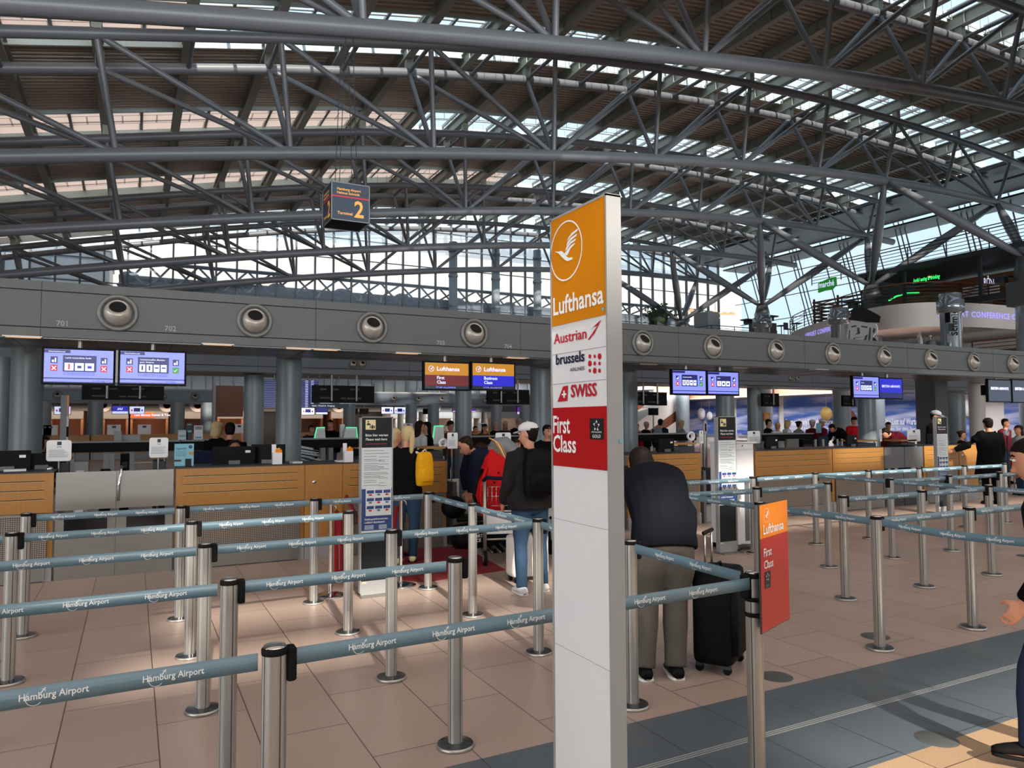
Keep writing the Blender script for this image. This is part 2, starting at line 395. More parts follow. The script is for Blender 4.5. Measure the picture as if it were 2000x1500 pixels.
def disc(b, o, ux, uy, cx, cy, r, mat, lift=.0015, n=20, ry=None):
    o = Vector(o); ux = Vector(ux).normalized(); uy = Vector(uy).normalized(); nn = ux.cross(uy)*lift; ry = ry or r
    b.quad([o+nn+ux*(cx+r*math.cos(2*PI*i/n))+uy*(cy+ry*math.sin(2*PI*i/n)) for i in range(n)], mat)
def ring(b, o, ux, uy, cx, cy, r, w, mat, lift=.002, n=40):
    o = Vector(o); ux = Vector(ux).normalized(); uy = Vector(uy).normalized(); nn = ux.cross(uy)*lift
    vs = [o+nn+ux*(cx+q*math.cos(2*PI*i/n))+uy*(cy+q*math.sin(2*PI*i/n)) for q in (r, r-w) for i in range(n)]
    b.add(vs, [(i, (i+1) % n, n+(i+1) % n, n+i) for i in range(n)], mat)
def poly(b, o, ux, uy, pts, mat, lift=.002):
    o = Vector(o); ux = Vector(ux).normalized(); uy = Vector(uy).normalized(); nn = ux.cross(uy)*lift
    b.quad([o+nn+ux*x+uy*y for x, y in pts], mat)
CRANE = [[(-.86, .16), (-.55, .02), (-.30, -.20), (-.02, -.40), (.12, -.46), (.50, -.46), (.44, -.36), (.22, -.34), (.10, -.28), (-.06, -.12), (-.30, .06), (-.60, .10)],
         [(-.12, -.10), (.10, -.22), (.34, .02), (.62, .12), (.66, .18), (.36, .14), (.08, .0)],
         [(-.06, .0), (.10, .04), (.34, .2), (.68, .27), (.74, .34), (.36, .30), (.06, .16)],
         [(.04, .18), (.36, .34), (.76, .44), (.80, .52), (.4, .46), (.1, .32)],
         [(.1, .36), (.4, .52), (.82, .62), (.9, .72), (.44, .64), (.16, .48)]]
def crane(b, o, ux, uy, cx, cy, r, mat, w=.06, lift=.002):
    ring(b, o, ux, uy, cx, cy, r, r*w, mat, lift)
    for p in CRANE: poly(b, o, ux, uy, [(cx+x*r*.86, cy+y*r*.8) for x, y in p], mat, lift)
# ================================================================== THE SETTING
def flr(name, x0, x1, y0, y1, mat):
    b = B(); b.box((x0, y0, -.1), (x1, y1, 0), mat); struct(b, name)
flr('floor', -20, 60, 3.35, 60, 'pink_tile')
flr('floor', -20, 60, 2.4, 3.35, 'slate_tile')
flr('floor', -20, 60, -24.2, 2.4, 'sand_tile')
b = B()
for y in (2.872, 2.889, 2.906): b.box((-20, y, 0), (60, y+.008, .0015), 'strip_metal')
b.box((-20, 2.878, 0), (60, 2.906, .0008), 'mid_grey'); struct(b, 'trim_1')
for i, (x, y) in enumerate([(3.74, 3.5), (3.75, 2.44), (5.1, 3.78), (12.0, 6.2), (9.7, 5.1)]):
    b = B(); b.lathe([(0, .003), (.10, .003), (.105, 0)], (x, y, 0), 'panel_grey', 28)
    single(b, 'floor_cover', ['round grey metal floor cover in the pink tiles behind the stanchion carrying the red plate', 'round grey metal floor cover at the edge of the sunlit sand tiles, nearest the viewer',
           'small round grey floor cover beside the foot of the nearest right hand stanchion', 'farthest round floor cover among the right hand queue posts', 'round grey floor cover in the middle of the right hand queue lanes'][i], 'floor cover')

# roof: heights of the arch read along X
NX = [-15, -10, -5, -1.1, 3.5, 8.2, 12.8, 17.5, 22.2, 26.9, 31.4, 36.4, 41, 50]
NZ = [8.5, 9.7, 10.9, 11.75, 12.75, 13.68, 14.43, 15.0, 15.38, 15.6, 15.58, 15.48, 15.2, 14.3]
def zt(x): return float(np.interp(x, NX, NZ))
def zb(x): return ((-2.361e-5*x-9.9967e-4)*x+.18283)*x+9.08
YT = [14.45, 22.3, 30.15, 38.0, 45.85]
DK = .95
XS = [-14.96+2.31*i for i in range(26)]                      # roof beam lines
def deck_bay(y0, y1):
    b = B(); prof = []; y = y0
    while y < y1-.01:
        for dy, dz in ((0, 0), (.10, 0), (.115, .21), (.225, .21), (.24, 0)):
            if y+dy < y1: prof.append((y+dy, dz))
        y += .24
    prof.append((y1, 0)); vs = [(x, yy, zt(x)+DK+dz) for x in XS for yy, dz in prof]; n = len(prof)
    b.add(vs, [(i*n+j, (i+1)*n+j, (i+1)*n+j+1, i*n+j+1) for i in range(len(XS)-1) for j in range(n-1)], 'deck')
    b.add([(x, yy, zt(x)+DK+.3) for x in XS for yy in (y0, y1)], [(2*i, 2*i+1, 2*i+3, 2*i+2) for i in range(len(XS)-1)], 'deck')
    struct(b, 'ceiling')
edges = [7.0]+[e for y in YT for e in (y-1.25, y+1.5)]
for k in range(0, len(edges)-1, 2): deck_bay(edges[k], edges[k+1])
# skylights above the trusses: kerbs, glazing bars, sunblinds on the low side of the roof
for k, y in enumerate(YT):
    y0, y1 = y-1.25, y+1.5; root = thing('roof_skylight', ['nearest glazed skylight strip in the roof, seen at the top of the picture', 'second glazed skylight strip in the roof, over the second truss',
        'third glazed skylight strip in the roof, over the third truss', 'fourth glazed skylight strip in the roof, over the fourth truss', 'farthest glazed skylight strip in the roof, over the last truss'][k], 'skylight', (0, y, 12), 'skylight strips in the roof')
    for yy in (y0, y1):
        b = B()
        for i in range(len(XS)-1):
            xa, xb = XS[i], XS[i+1]; za, zc = zt(xa)+DK, zt(xb)+DK
            b.add([(xa, yy-.03, za-.12), (xb, yy-.03, zc-.12), (xb, yy-.03, zc+.28), (xa, yy-.03, za+.28), (xa, yy+.03, za-.12), (xb, yy+.03, zc-.12), (xb, yy+.03, zc+.28), (xa, yy+.03, za+.28)],
                  [(0, 1, 2, 3), (7, 6, 5, 4), (0, 4, 5, 1), (3, 2, 6, 7)], 'kerb_white')
        b.build('kerb', root)
    b = B()
    for i in range(len(XS)-1):
        for f in (0, .5):
            x = XS[i]+2.31*f; z = zt(x)+DK+.28; b.obox((x, (y0+y1)/2, z), (.09, y1-y0, .12), 'pale_grey')
        for yy in (y0+.9, y0+1.8):
            xa, xb = XS[i], XS[i+1]; b.cyl((xa, yy, zt(xa)+DK+.28), (xb, yy, zt(xb)+DK+.28), .035, 'pale_grey', 6)
    b.build('glazing_bars', root)
    nb = [14, 9, 11, 15, 9][k]; b = B(); gaps = [(5, 12), (7, 8), (), (), (6,)][k]
    for i in range(nb):
        if i in gaps: continue
        xa, xb = XS[i], XS[i+1]; b.quad([(xa, y0, zt(xa)+DK+.24), (xb, y0, zt(xb)+DK+.24), (xb, y1, zt(xb)+DK+.24), (xa, y1, zt(xa)+DK+.24)], 'blind')
    b.build('sunblind', root)
    if k < 4:
        b = B()
        for i in range(11, 22):
            for f in (.15, .35, .62, .85):
                x = XS[i]+2.31*f; z = zt(x)+DK
                for yy in (y0+.35, y1-.35): b.cyl((x, yy, z-.25), (x, yy, z+.45), .012, 'pale_grey', 5)
            xa, xb = XS[i]+.35, XS[i]+1.96
            for yy in (y0+.35, y1-.35): b.cyl((xa, yy, zt(xa)+DK-.25), (xb, yy, zt(xb)+DK-.25), .012, 'pale_grey', 5)
        b.build('louvre_rods', root)
# unseen roof behind the viewer, holes shaped to let sun onto chosen patches
ZR = 13.0
patches = [(-.15, 4.3, 4.75, 5.8), (.25, 4.3, 5.95, 7.2), (-1.4, .15, 4.75, 5.05), (-1.3, .2, 3.74, 3.96), (2.9, 6.8, .2, 2.75), (6.4, 17, 7.6, 8.7), (9.0, 11.3, 10.15, 10.6), (11.5, 13.0, 10.15, 11.0), (13.9, 17.5, 10.0, 11.1), (14.8, 20.5, 12.0, 13.45), (2.68, 2.95, 3.95, 4.7)]
k_ = ZR/-SUN.z
holes = [(a-SUN.x*k_, b_-SUN.x*k_, c-SUN.y*k_, d-SUN.y*k_) for a, b_, c, d in patches]
xs = sorted({-20., 60.} | {h[i] for h in holes for i in (0, 1)}); ys = sorted({-24., 7.} | {h[i] for h in holes for i in (2, 3)})
b = B()
for i in range(len(xs)-1):
    for j in range(len(ys)-1):
        cx, cy = (xs[i]+xs[i+1])/2, (ys[j]+ys[j+1])/2
        if not any(h[0] < cx < h[1] and h[2] < cy < h[3] for h in holes): b.box((xs[i], ys[j], ZR), (xs[i+1], ys[j+1], ZR+.3), 'deck')
struct(b, 'ceiling')
b = B(); b.box((-20, 6.7, 10), (60, 7.0, 18), 'deck'); struct(b, 'ceiling')

# roof beams
def roof_beam(x):
    z = zt(x); b = B(); y0, y1 = 7, 47.6; z1 = z+DK
    b.box((-.13, y0, z1-.05), (.13, y1, z1-.01), 'beam_grey'); b.box((-.13, y0, z1-.5), (.13, y1, z1-.46), 'beam_grey'); b.box((-.02, y0, z1-.46), (.02, y1, z1-.05), 'beam_grey')
    for yy in np.arange(y0+.5, y1, 2.6): b.box((-.12, yy, z1-.46), (.12, yy+.015, z1-.05), 'beam_grey')
    o = b.build('roof_beam'); o.location.x = x
    o['label'] = 'grey steel I beam running away under the corrugated roof deck'; o['category'] = 'roof beam'; o['group'] = 'roof beams under the corrugated deck'
for x in XS: roof_beam(x)

# the arched trusses
def tube_obj(name, par, p, q, r, mat='tube_grey', n=10):
    b = B(); b.cyl(p, q, r, mat, n); return b.build(name, par)
def make_truss(y):
    root = thing('roof_truss', '', 'roof truss', (0, y, 9), 'arched roof trusses')
    bx = [-.55+4.62*k for k in range(-3, 10)]; tx = [-1.05+4.62*k for k in range(-3, 10)]
    xs_ = list(np.arange(-15, 44.6, 1.54)); b = B(); b.path([(x, y, zb(x)) for x in xs_], .2, 'tube_grey', 16); b.build('bottom_chord', root)
    for w in (-1.0, 1.1):
        b = B(); b.path([(x, y+w, zt(x)) for x in np.arange(-15, 43.5, 1.54)], .16, 'tube_grey', 14); b.build('upper_chord', root)
    for k in range(13):
        pb = (bx[k], y, zb(bx[k]))
        for w in (-1.0, 1.1):
            if k < 12 or True: tube_obj('web_tube', root, pb, (tx[k], y+w, zt(tx[k])), .085)
            if k <= 6 and k > 0: tube_obj('web_tube', root, pb, (tx[k-1], y+w, zt(tx[k-1])), .085)
            if 6 <= k < 10: tube_obj('web_tube', root, pb, (tx[k+1], y+w, zt(tx[k+1])), .085)
            if k >= 11: tube_obj('web_tube', root, pb, (tx[k-1], y+w, zt(tx[k-1])), .075)
        for h in (0, 2.31):
            if tx[k]+h < 43: tube_obj('cross_tube', root, (tx[k]+h, y-1.0, zt(tx[k]+h)), (tx[k]+h, y+1.1, zt(tx[k]+h)), .07)
        b = B(); b.box((tx[k]-.12, y-1.12, zt(tx[k])+.1), (tx[k]+.12, y-.88, zt(tx[k])+.5), 'beam_grey'); b.box((tx[k]-.12, y+.98, zt(tx[k])+.1), (tx[k]+.12, y+1.22, zt(tx[k])+.5), 'beam_grey'); b.build('bracket', root)
    return root
TL = ['nearest arched tubular roof truss, its thick bottom tube crossing the top of the picture', 'second arched tubular roof truss, crossing just above the blue cube sign', 'third arched tubular roof truss, crossing behind the blue cube sign',
      'fourth arched tubular roof truss, just below the blue cube sign', 'farthest arched tubular roof truss, in front of the glazed end wall']
tr0 = make_truss(YT[0]); tr0['label'] = TL[0]
for k in range(1, 5): dup(tr0, (0, YT[k], 9), 0, TL[k])
# spread-arm supports on the gallery
for k in range(4):
    yc = (YT[k]+YT[k+1])/2; x = 35.9; z = 9.0
    root = thing('branched_roof_support', ['four armed steel roof support nearest the viewer, at the right edge above the gallery', 'four armed steel roof support above the restaurant sign, its foot on the gallery',
        'four armed steel roof support whose foot stands beside the gallery planter column', 'farthest four armed steel roof support, near the dark shrub on the gallery'][k], 'roof support', (x, yc, 0), 'branched roof supports')
    for xx, yy in ((31.75, YT[k]), (31.75, YT[k+1]), (41.0, YT[k]), (41.0, YT[k+1])):
        b = B(); p = Vector((x, yc, z)); q = Vector((xx, yy, zb(xx))); b.path([p, p.lerp(q, .3), p.lerp(q, .5), p.lerp(q, .7), q], [.11, .21, .24, .21, .11], 'tube_grey', 12); b.build('arm', root)
    b = B(); b.lathe([(0, 9.1), (.35, 9.05), (.5, 8.4), (.5, 7.9)], (x, yc, 0), 'panel_grey', 20); b.build('cap', root)
    b = B(); b.box((x-.6, yc-.6, 6.8), (x+.6, yc+.6, 7.9), 'panel_grey'); b.build('plinth', root)
    b = B(); b.lathe([(.5, 0), (.5, 4.5)], (x, yc, 0), 'column', 24); b.lathe([(.5, 4.5), (.5, 6.8)], (x, yc, 0), 'glass_cyl', 24); b.build('shaft', root)
    for s in (-1, 1):
        b = B(); b.box((x-.75, yc+s*.9-.3, 8.2), (x+.15, yc+s*.9+.3, 8.28), 'dark_grey'); b.box((x-.6, yc+s*.9-.15, 7.95), (x-.1, yc+s*.9+.15, 8.2), 'dark_grey'); b.build('floodlight', root)

# far glazed end wall
b = B(); yF = 48.6
for i in range(46):
    x = -9+1.22*i; b.box((x-.05, yF-.12, 3.2), (x+.05, yF+.1, zt(x)+.9), 'mullion')
for z in (8.6, 9.9, 11.3, 12.7, 14.1, 15.3): b.box((-9, yF-.04, z-.03), (46, yF+.02, z+.03), 'mullion')
o = b.build('window_frame'); win1 = bpy.data.objects.new('window_1', None); COL.objects.link(win1); win1['kind'] = 'structure'; o.parent = win1
b = B(); b.box((-9, yF+.03, 3.2), (46, yF+.05, 16.4), 'facade_glass'); o = b.build('pane'); o.parent = win1
b = B(); b.box((-9, yF-.2, 0), (46, yF, 6.9), 'panel_grey'); struct(b, 'wall_back')
b = B(); b.box((-20, yF-.2, 0), (-9, yF, 9.0), 'panel_grey'); b.box((-20, -24, 0), (-19.8, 48.6, 14), 'panel_grey'); struct(b, 'wall_left')
b = B(); b.box((-20, -24.3, 0), (60, -24, 13.3), 'pale_grey'); struct(b, 'wall_front')
# round stacks by the end wall
for i, u in enumerate((885, 968, 1049)):
    p = atY(u, 500, 47.4); b = B(); zt_ = atY(u, 473+8*i, 47.4)[2]
    b.lathe([(.30, 0), (.30, zt_), (.0, zt_)], (p[0], 47.4, 0), 'column', 18)
    for z in (zt_-.7, zt_-2.5, zt_-4.6): b.lathe([(.30, z), (.34, z), (.34, z+.16), (.30, z+.16)], (p[0], 47.4, 0), 'column', 18)
    single(b, 'exhaust_stack', ['leftmost', 'middle', 'rightmost'][i]+' of the three round grey stacks rising in front of the glazed end wall', 'exhaust stack')
# neighbouring hall roof behind the glass: space frame
root = thing('space_frame', 'dark tubular space frame of the neighbouring roof seen through the lower end wall glass', 'space frame', (0, 51, 8))
b = B(); X0 = -4; rows = []
X0 = -1
for i in range(31):
    x = X0+1.5*i; zc = 11.6; ya, yb = 50.2, 52.4
    b.cyl((x, ya, zc), (x+1.5, ya, zc), .12, 'dark_grey', 6); b.cyl((x, ya, zc-1.5), (x+1.5, ya, zc-1.5), .12, 'dark_grey', 6); b.cyl((x, yb, zc-.6), (x+1.5, yb, zc-.6), .16, 'seam', 6)
    b.cyl((x, ya, zc-1.5), (x+.75, yb, zc-.6), .07, 'dark_grey', 5); b.cyl((x+.75, yb, zc-.6), (x+1.5, ya, zc), .07, 'dark_grey', 5); b.cyl((x, ya, zc), (x+1.5, ya, zc-1.5), .07, 'dark_grey', 5)
    if i % 3 == 0: b.ball((x+.6, 51.6, zc-.7), (.6, .35, .35), 'dark_grey', 8, 6)
b.build('lattice', root)
b = B(); b.box((-1, 53.2, 0), (46, 53.4, 11.3), 'black'); b.build('fascia', root)
b = B(); b.box((-8, 90, 0), (90, 92, 24), 'white_wall'); single(b, 'neighbouring_building', 'pale blank building beyond the glazed end wall', 'building')
b = B(); b.box((-7.5, 52, 8), (-1.5, 60, 12.5), 'column'); b.box((-7.6, 51.9, 12.5), (-1.4, 60, 12.8), 'white_wall')
for i in range(4): b.box((-7.3+1.5*i, 51.95, 8.6), (-6.1+1.5*i, 52, 12.2), 'facade_glass')
single(b, 'glazed_bridge', 'small glazed bridge outside, at the far left under the roof', 'bridge')

# right hand sky wall with raking mullions
win2 = bpy.data.objects.new('window_2', None); COL.objects.link(win2); win2['kind'] = 'structure'
b = B()
for i in range(20):
    y = 4+2.3*i
    for d in (0, .35, .7) if i % 2 == 0 else (0,): b.cyl((50.2, y+d, 6), (47.2, y+d+.3, 15.5), .05, 'mullion', 6)
for z in (8.5, 10.3, 12.1, 13.9): b.cyl((50.2-(z-6)*.315, 2, z), (50.2-(z-6)*.315, 49, z), .035, 'mullion', 6)
o = b.build('window_frame'); o.parent = win2
b = B(); b.quad([(50.3, 2, 5.5), (50.3, 49, 5.5), (47.1, 49, 15.9), (47.1, 2, 15.9)], 'glazing'); o = b.build('pane'); o.parent = win2
b = B()
for x0, x1, z in ((41.3, 46.5, 15.3), (46.5, 49.0, 15.0)): b.box((x0, 7, z), (x1, 48.6, z+.12), 'roof_metal')
struct(b, 'ceiling')

# ================================================================== CHECK-IN ISLAND BEAMS
def make_nozzle(par=None):
    b = B(); c = (0, 0, 0)
    b.lathe([(.165, 0), (.165, -.03), (.20, -.035), (.215, -.02), (.215, 0)], c, 'nozzle_ring', 36, 'Y'); r = thing('air_nozzle', '', 'air nozzle', (0, 0, 0), 'round air nozzles')
    b.build('ring', r)
    b = B(); d = Vector((0, -.80, .52)).normalized(); ob = []
    a = Vector((1, 0, 0)); c_ = d.cross(a)
    prof = [(.001, -.14), (.1, -.12), (.148, -.06), (.155, 0), (.145, .055), (.125, .095), (.092, .125), (.088, .10)]
    vs = []; n = 28
    for rr, t in prof:
        for i in range(n): an = 2*PI*i/n; vs.append(Vector((0, .03, 0))+d*t+a*math.cos(an)*rr+c_*math.sin(an)*rr)
    b.add(vs, [(k*n+i, k*n+(i+1) % n, (k+1)*n+(i+1) % n, (k+1)*n+i) for k in range(len(prof)-1) for i in range(n)], 'nozzle', True); b.build('ball', r)
    b = B(); b.quad([Vector((0, .03, 0))+d*.105+a*math.cos(2*PI*i/n)*.09+c_*math.sin(2*PI*i/n)*.09 for i in range(n)], 'hole_shade'); b.build('mouth', r)  # flat black disc stands for the shade inside the ball's opening
    b = B(); b.lathe([(.168, -.003), (.0, -.003)], c, 'dark_grey', 28, 'Y'); b.build('shade_disc', r)  # flat dark disc in place of the shaded recess round the ball
    return r
noz = make_nozzle()
def beam(name_y, y0, y1, x0, x1, z0, z1, mat, nozz=None, holes=True):
    """long fascia box; the front face is whole, dark discs mark the nozzle recesses"""
    b = B(); b.box((x0, y0+.03, z0), (x1, y1, z1), mat)
    b.box((x0, y0, z1-.10), (x1, y0+.03, z1), mat); b.box((x0, y0+.012, z1-.112), (x1, y0+.03, z1-.10), 'seam')
    b.box((x0, y0, z0+.112), (x1, y0+.03, z1-.112), mat); b.box((x0, y0+.012, z0+.10), (x1, y0+.03, z0+.112), 'seam'); b.box((x0, y0, z0), (x1, y0+.03, z0+.10), mat)
    x = -.93 if y0 < 20 else -1.2
    while x < x1:
        b.box((x, y0-.0015, z0), (x+.005, y0, z1), 'seam'); x += 3.0
    return b
b = beam('', 9.5, 10.85, -14, 33, 2.62, 3.24, 'panel_grey'); b.box((-14, 10.85, 2.8), (33, 11.0, 3.4), 'panel_grey')
b.box((-14, 9.55, 2.605), (33, 10.86, 2.62), 'soffit')
for i in range(60): b.box((-14+.8*i, 9.56, 2.6035), (-13.994+.8*i, 10.85, 2.606), 'seam')
for yy in (9.8, 10.5): b.box((-14, yy, 2.6035), (33, yy+.006, 2.606), 'seam')
struct(b, 'trim_2')
NL = 'air nozzle in the long beam, '
xn = [-.18+1.5*i for i in range(13)]
lbl = ['largest and leftmost, between numerals 701 and 702', 'second from the left, right of numeral 702', 'third from the left, above the screen gap', 'fourth from the left, just right of numeral 703', None, 'first one right of the white sign pillar',
       'second one right of the white sign pillar', 'third one right of the white sign pillar', 'fourth right of the sign pillar, under the portrait', 'fifth one right of the white sign pillar', 'sixth one right of the white sign pillar', 'seventh one right of the white sign pillar, third from the right edge', None]
lbl[10] = 'third from the right edge of the picture'; lbl[11] = 'second from the right edge of the picture'; lbl[12] = 'last one at the right edge of the picture'; lbl[4] = 'hidden just behind the white sign pillar'
first = True
for x, l in zip(xn, lbl):
    if l.startswith('hidden'): continue
    if first: n_ = noz; n_.location = (x, 9.5-.002, 2.93); n_['label'] = NL+l; first = False
    else: dup(noz, (x, 9.498, 2.93), 0, NL+l)
bn = B()
for s, u, v in (('701', 110, 636), ('702', 322, 646), ('703', 853, 673), ('704', 985, 680)):
    p = atY(u, v, 9.5); text(bn, s, (p[0], 9.5, p[2]), (1, 0, 0), (0, 0, 1), .058, 'pale_grey', lift=.003)
o = bn.build('desk_numbers'); o['kind'] = 'structure'
# soffit downlights
sl = None
for i, (u, v) in enumerate([(45, 658), (425, 673), (585, 681), (635, 683), (795, 690), (1008, 699), (1262, 712), (1440, 719), (1600, 722)]):
    p = atZ(u, v, 2.60); p = p if p[1] < 10.6 else atY(u, v, 10.45); w = .16
    b = B(); b.box((p[0]-w, p[1]-.05, 2.596), (p[0]+w, p[1]+.05, 2.604), 'lamp_warm' if i < 6 else 'pale_grey')
    r = thing('soffit_light', 'rectangular soffit downlight, '+['at the far left over desk 701', 'between the left screens and the round columns', 'left one of the close pair behind the round column', 'right one of the close pair behind the round column',
        'left of the yellow and red screens', 'above the blue class screen', 'just right of the sign pillar, unlit', 'above the second round column right of the pillar, unlit', 'between the two right hand screen pairs, unlit'][i], 'downlight', (p[0], p[1], 2.6), 'soffit downlights')
    b.build('diffuser', r); b = B()
    for dx in (-w-.02, w): b.box((p[0]+dx, p[1]-.07, 2.594), (p[0]+dx+.02, p[1]+.07, 2.606), 'nozzle')
    for dy in (-.07, .05): b.box((p[0]-w, p[1]+dy, 2.594), (p[0]+w, p[1]+dy+.02, 2.606), 'nozzle')
    b.build('frame', r)
# inner beam of the same island
b = beam('', 14.4, 15.8, -14, 33, 2.62, 3.5, 'panel_blue'); b.box((-14, 14.45, 2.605), (33, 15.8, 2.62), 'soffit'); struct(b, 'trim_3')
for (u, y), l in (((690, 711), 'left one of the pair left of the class screens'), ((708, 711), 'right one of the pair left of the class screens'), ((1545, 739), 'left one of the pair between the right hand screens'), ((1558, 739), 'right one of the pair between the right hand screens')):
    p = atY(u, y, 14.4); dup(noz, (p[0], 14.398, max(p[2], 2.76)), 0, 'small twin nozzle, '+l, 'small twin air nozzles', (.45, .45, .45))
ISL = None

# far island: beam with nozzles, upper windows
b = beam('', 40.9, 42.6, -12, 30, 2.66, 3.36, 'panel_blue')
b.box((-12, 41.2, 3.36), (30, 42.4, 3.44), 'pale_grey'); b.box((-12, 42.0, 5.0), (30, 42.3, 5.2), 'panel_blue'); struct(b, 'trim_4')
for u, l in ((112, 'leftmost, left of the tilted pole behind the counter'), (318, 'half hidden by black displays under the right security screen'), (381, 'right of the black display backs, far beyond the security screens'),
             (769, 'left one of three in a row above the wait-here board'), (817, 'middle one of three in a row above the wait-here board'), (863, 'right one of three above, beside the round column'), (949, 'right of the round column, below the class screens')):
    x = atY(u, 777, 40.9)[0]; dup(noz, (x, 40.898, 3.02), 0, 'distant small air nozzle, '+l, 'distant air nozzles')
b = B()
for i in range(60):
    x = -12+.7*i; b.box((x, 42.0, 3.44), (x+.05, 42.1, 5.0), 'pale_grey')
b.box((-12, 42.0, 4.2), (30, 42.08, 4.26), 'pale_grey')
win3 = bpy.data.objects.new('window_3', None); COL.objects.link(win3); win3['kind'] = 'structure'; o = b.build('window_frame'); o.parent = win3
b = B(); b.box((-12, 42.12, 3.44), (30, 42.16, 5.0), 'facade_glass'); o = b.build('pane'); o.parent = win3
# ================================================================== CHECK-IN COUNTERS
YC = 9.15
X_, Z_ = (1, 0, 0), (0, 0, 1)
def desk(x0, x1, label, group='wooden check-in desks', plain=False, lower=True, lock=False, grooves=(.57, .80, .69)):
    r = thing('check_in_desk', label, 'desk', ((x0+x1)/2, YC, 0), group)
    b = B(); b.box((x0, YC, .72), (x1, YC+.05, 1.14), 'beech')
    if plain: b.box((x0, YC, .25), (x1, YC+.05, .72), 'beech'); b.box((x0, YC, 0), (x1, YC+.04, .25), 'pale_grey')
    fp_ = b.build('front_panel', r)
    if not plain:
        g = B()
        for z in (1.05, .955, .86): g.box((x0+.08, YC-.0015, z), (x1-.08, YC, z+.008), 'black')
        for z in (1.05, .955, .86): g.box((x0+.08, YC-.002, z-.003), (x1-.08, YC, z), 'cream')
        g.build('groove', fp_)
        g = B(); g.box((x0, YC+.03, .18), (x0+.07, YC+.06, .72), 'beech'); g.box((x1-.05, YC+.03, .18), (x1, YC+.06, .72), 'beech'); g.box((x0, YC+.01, 0), (x0+.08, YC+.06, .18), 'pale_grey'); g.box((x1-.08, YC+.01, 0), (x1, YC+.06, .18), 'pale_grey'); g.build('side_post', r)
        g = B(); g.box((x0+.07, YC+.0, .16), (x1-.05, YC+.05, .69), 'perforated'); g.box((x0+.07, YC-.02, .69), (x1-.05, YC+.05, .715), 'steel'); g.box((x0+.08, YC-.01, .01), (x1-.06, YC+.05, .155), 'steel'); g.build('kick_panel', r)
    if lock:
        g = B(); g.lathe([(0, -.012), (.02, -.012), (.024, 0)], (x0+.11, YC, .93), 'chrome', 14, 'Y'); g.build('lock', fp_)
    g = B(); g.box((x0, YC-.0, 1.14), (x1, YC+.75, 1.155), 'dark_grey'); g.box((x0, YC+.06, .9), (x1, YC+.75, .93), 'pale_grey'); g.build('worktop', r)
    return r
desk(-2.6, -.735, 'wooden check-in desk with three grooves at the left edge of the picture')
desk(.445, 1.88, 'wide wooden check-in desk between the steel gates and the plain door panel')
desk(1.885, 2.345, 'plain beech door panel with a round lock between two grooved desks', plain=True, lock=True)
desk(2.35, 3.76, 'wooden check-in desk behind the wait-here board and the blonde woman')
desk(6.75, 8.2, 'wooden check-in desk just right of the white sign pillar, behind the bending person')
desk(9.4, 11.3, 'wooden check-in desk with sunlit lower edge right of the white cabinet')
desk(11.32, 12.74, 'wooden check-in desk ending at the dark gates')
desk(13.98, 15.1, 'wooden check-in desk right of the dark gates, behind the third wait-here board')
desk(15.12, 15.75, 'plain sunlit wooden end panel with a lock beside the man in the long coat', plain=True, lock=True)
# stainless gates: upper and lower leaves
def gate(x0, x1, label, win=True, mat='steel'):
    r = thing('counter_gate', label, 'gate', ((x0+x1)/2, YC, 0), 'metal gates between the desks')
    b = B(); b.box((x0, YC+.0, .735), (x1, YC+.025, 1.14), mat); b.build('upper_leaf', r)
    b = B(); b.box((x0, YC+.03, .17), (x1, YC+.055, .70), mat); b.box((x0, YC+.02, 0), (x1, YC+.05, .165), 'steel' if win else 'dark_grey'); ll_ = b.build('lower_leaf', r)
    if win:
        w = (x1-x0); b = B(); b.box((x0+.08 if x0 < -.5 else x0+.1, YC+.026, .44), (x1-.08, YC+.032, .66), 'black_gloss'); b.build('window', ll_)
gate(-.715, -.15, 'left brushed steel gate between the wooden desks')
gate(-.145, .42, 'right brushed steel gate between the wooden desks')
gate(12.76, 13.35, 'left dark grey gate far right between the sunlit desks', False, 'mid_grey')
gate(13.37, 13.93, 'right dark grey gate far right between the sunlit desks', False, 'mid_grey')
b = B(); b.path([atY(231, 978, YC-.04), atY(232, 950, YC-.05), atY(237, 918, YC-.05), (atY(237, 918, YC)[0], YC, 1.19)], .014, 'chrome', 8); single(b, 'gate_latch', 'upright chrome latch bar where the two steel gates meet', 'latch')
DR = [(-2.6, -.735), (.445, 3.76), (6.75, 8.2), (9.4, 12.74), (13.98, 15.75)]
def bz(x): return .93 if any(a-.02 < x < q+.02 for a, q in DR) else 0.0      # desk shelf or floor under x
# conveyor bays between desks
def conveyor(x0, x1, label):
    r = thing('baggage_conveyor', label, 'conveyor', ((x0+x1)/2, YC+.6, 0), 'baggage conveyors between the desks')
    b = B(); b.box((x0+.05, YC+.1, .0), (x1-.05, YC+.95, .3), 'pale_grey'); b.box((x0+.1, YC+.05, .3), (x1-.1, YC+.95, .33), 'rubber'); b.build('belt', r)
    b = B(); b.box((x0, YC, 0), (x0+.05, YC+.95, .85), 'mid_grey'); b.box((x1-.05, YC, 0), (x1, YC+.95, .85), 'mid_grey')
    for z in (.42, .52, .66): b.box((x0+.05, YC+.02, z), (x0+.07, YC+.9, z+.05), 'steel')
    b.build('side_wall', r)
    b = B(); b.box((x0+.05, YC+.85, .55), (x0+.45, YC+.9, .82), 'white'); b.box((x0+.05, YC+.4, .36), (x0+.4, YC+.9, .42), 'steel'); b.build('weight_display', r)
conveyor(3.85, 4.7, 'open baggage conveyor bay behind the person leaning over the trolley')
conveyor(5.0, 5.85, 'baggage conveyor bay mostly hidden by the man in the white cap')
conveyor(8.25, 8.95, 'baggage conveyor bay just left of the middle wait-here board')
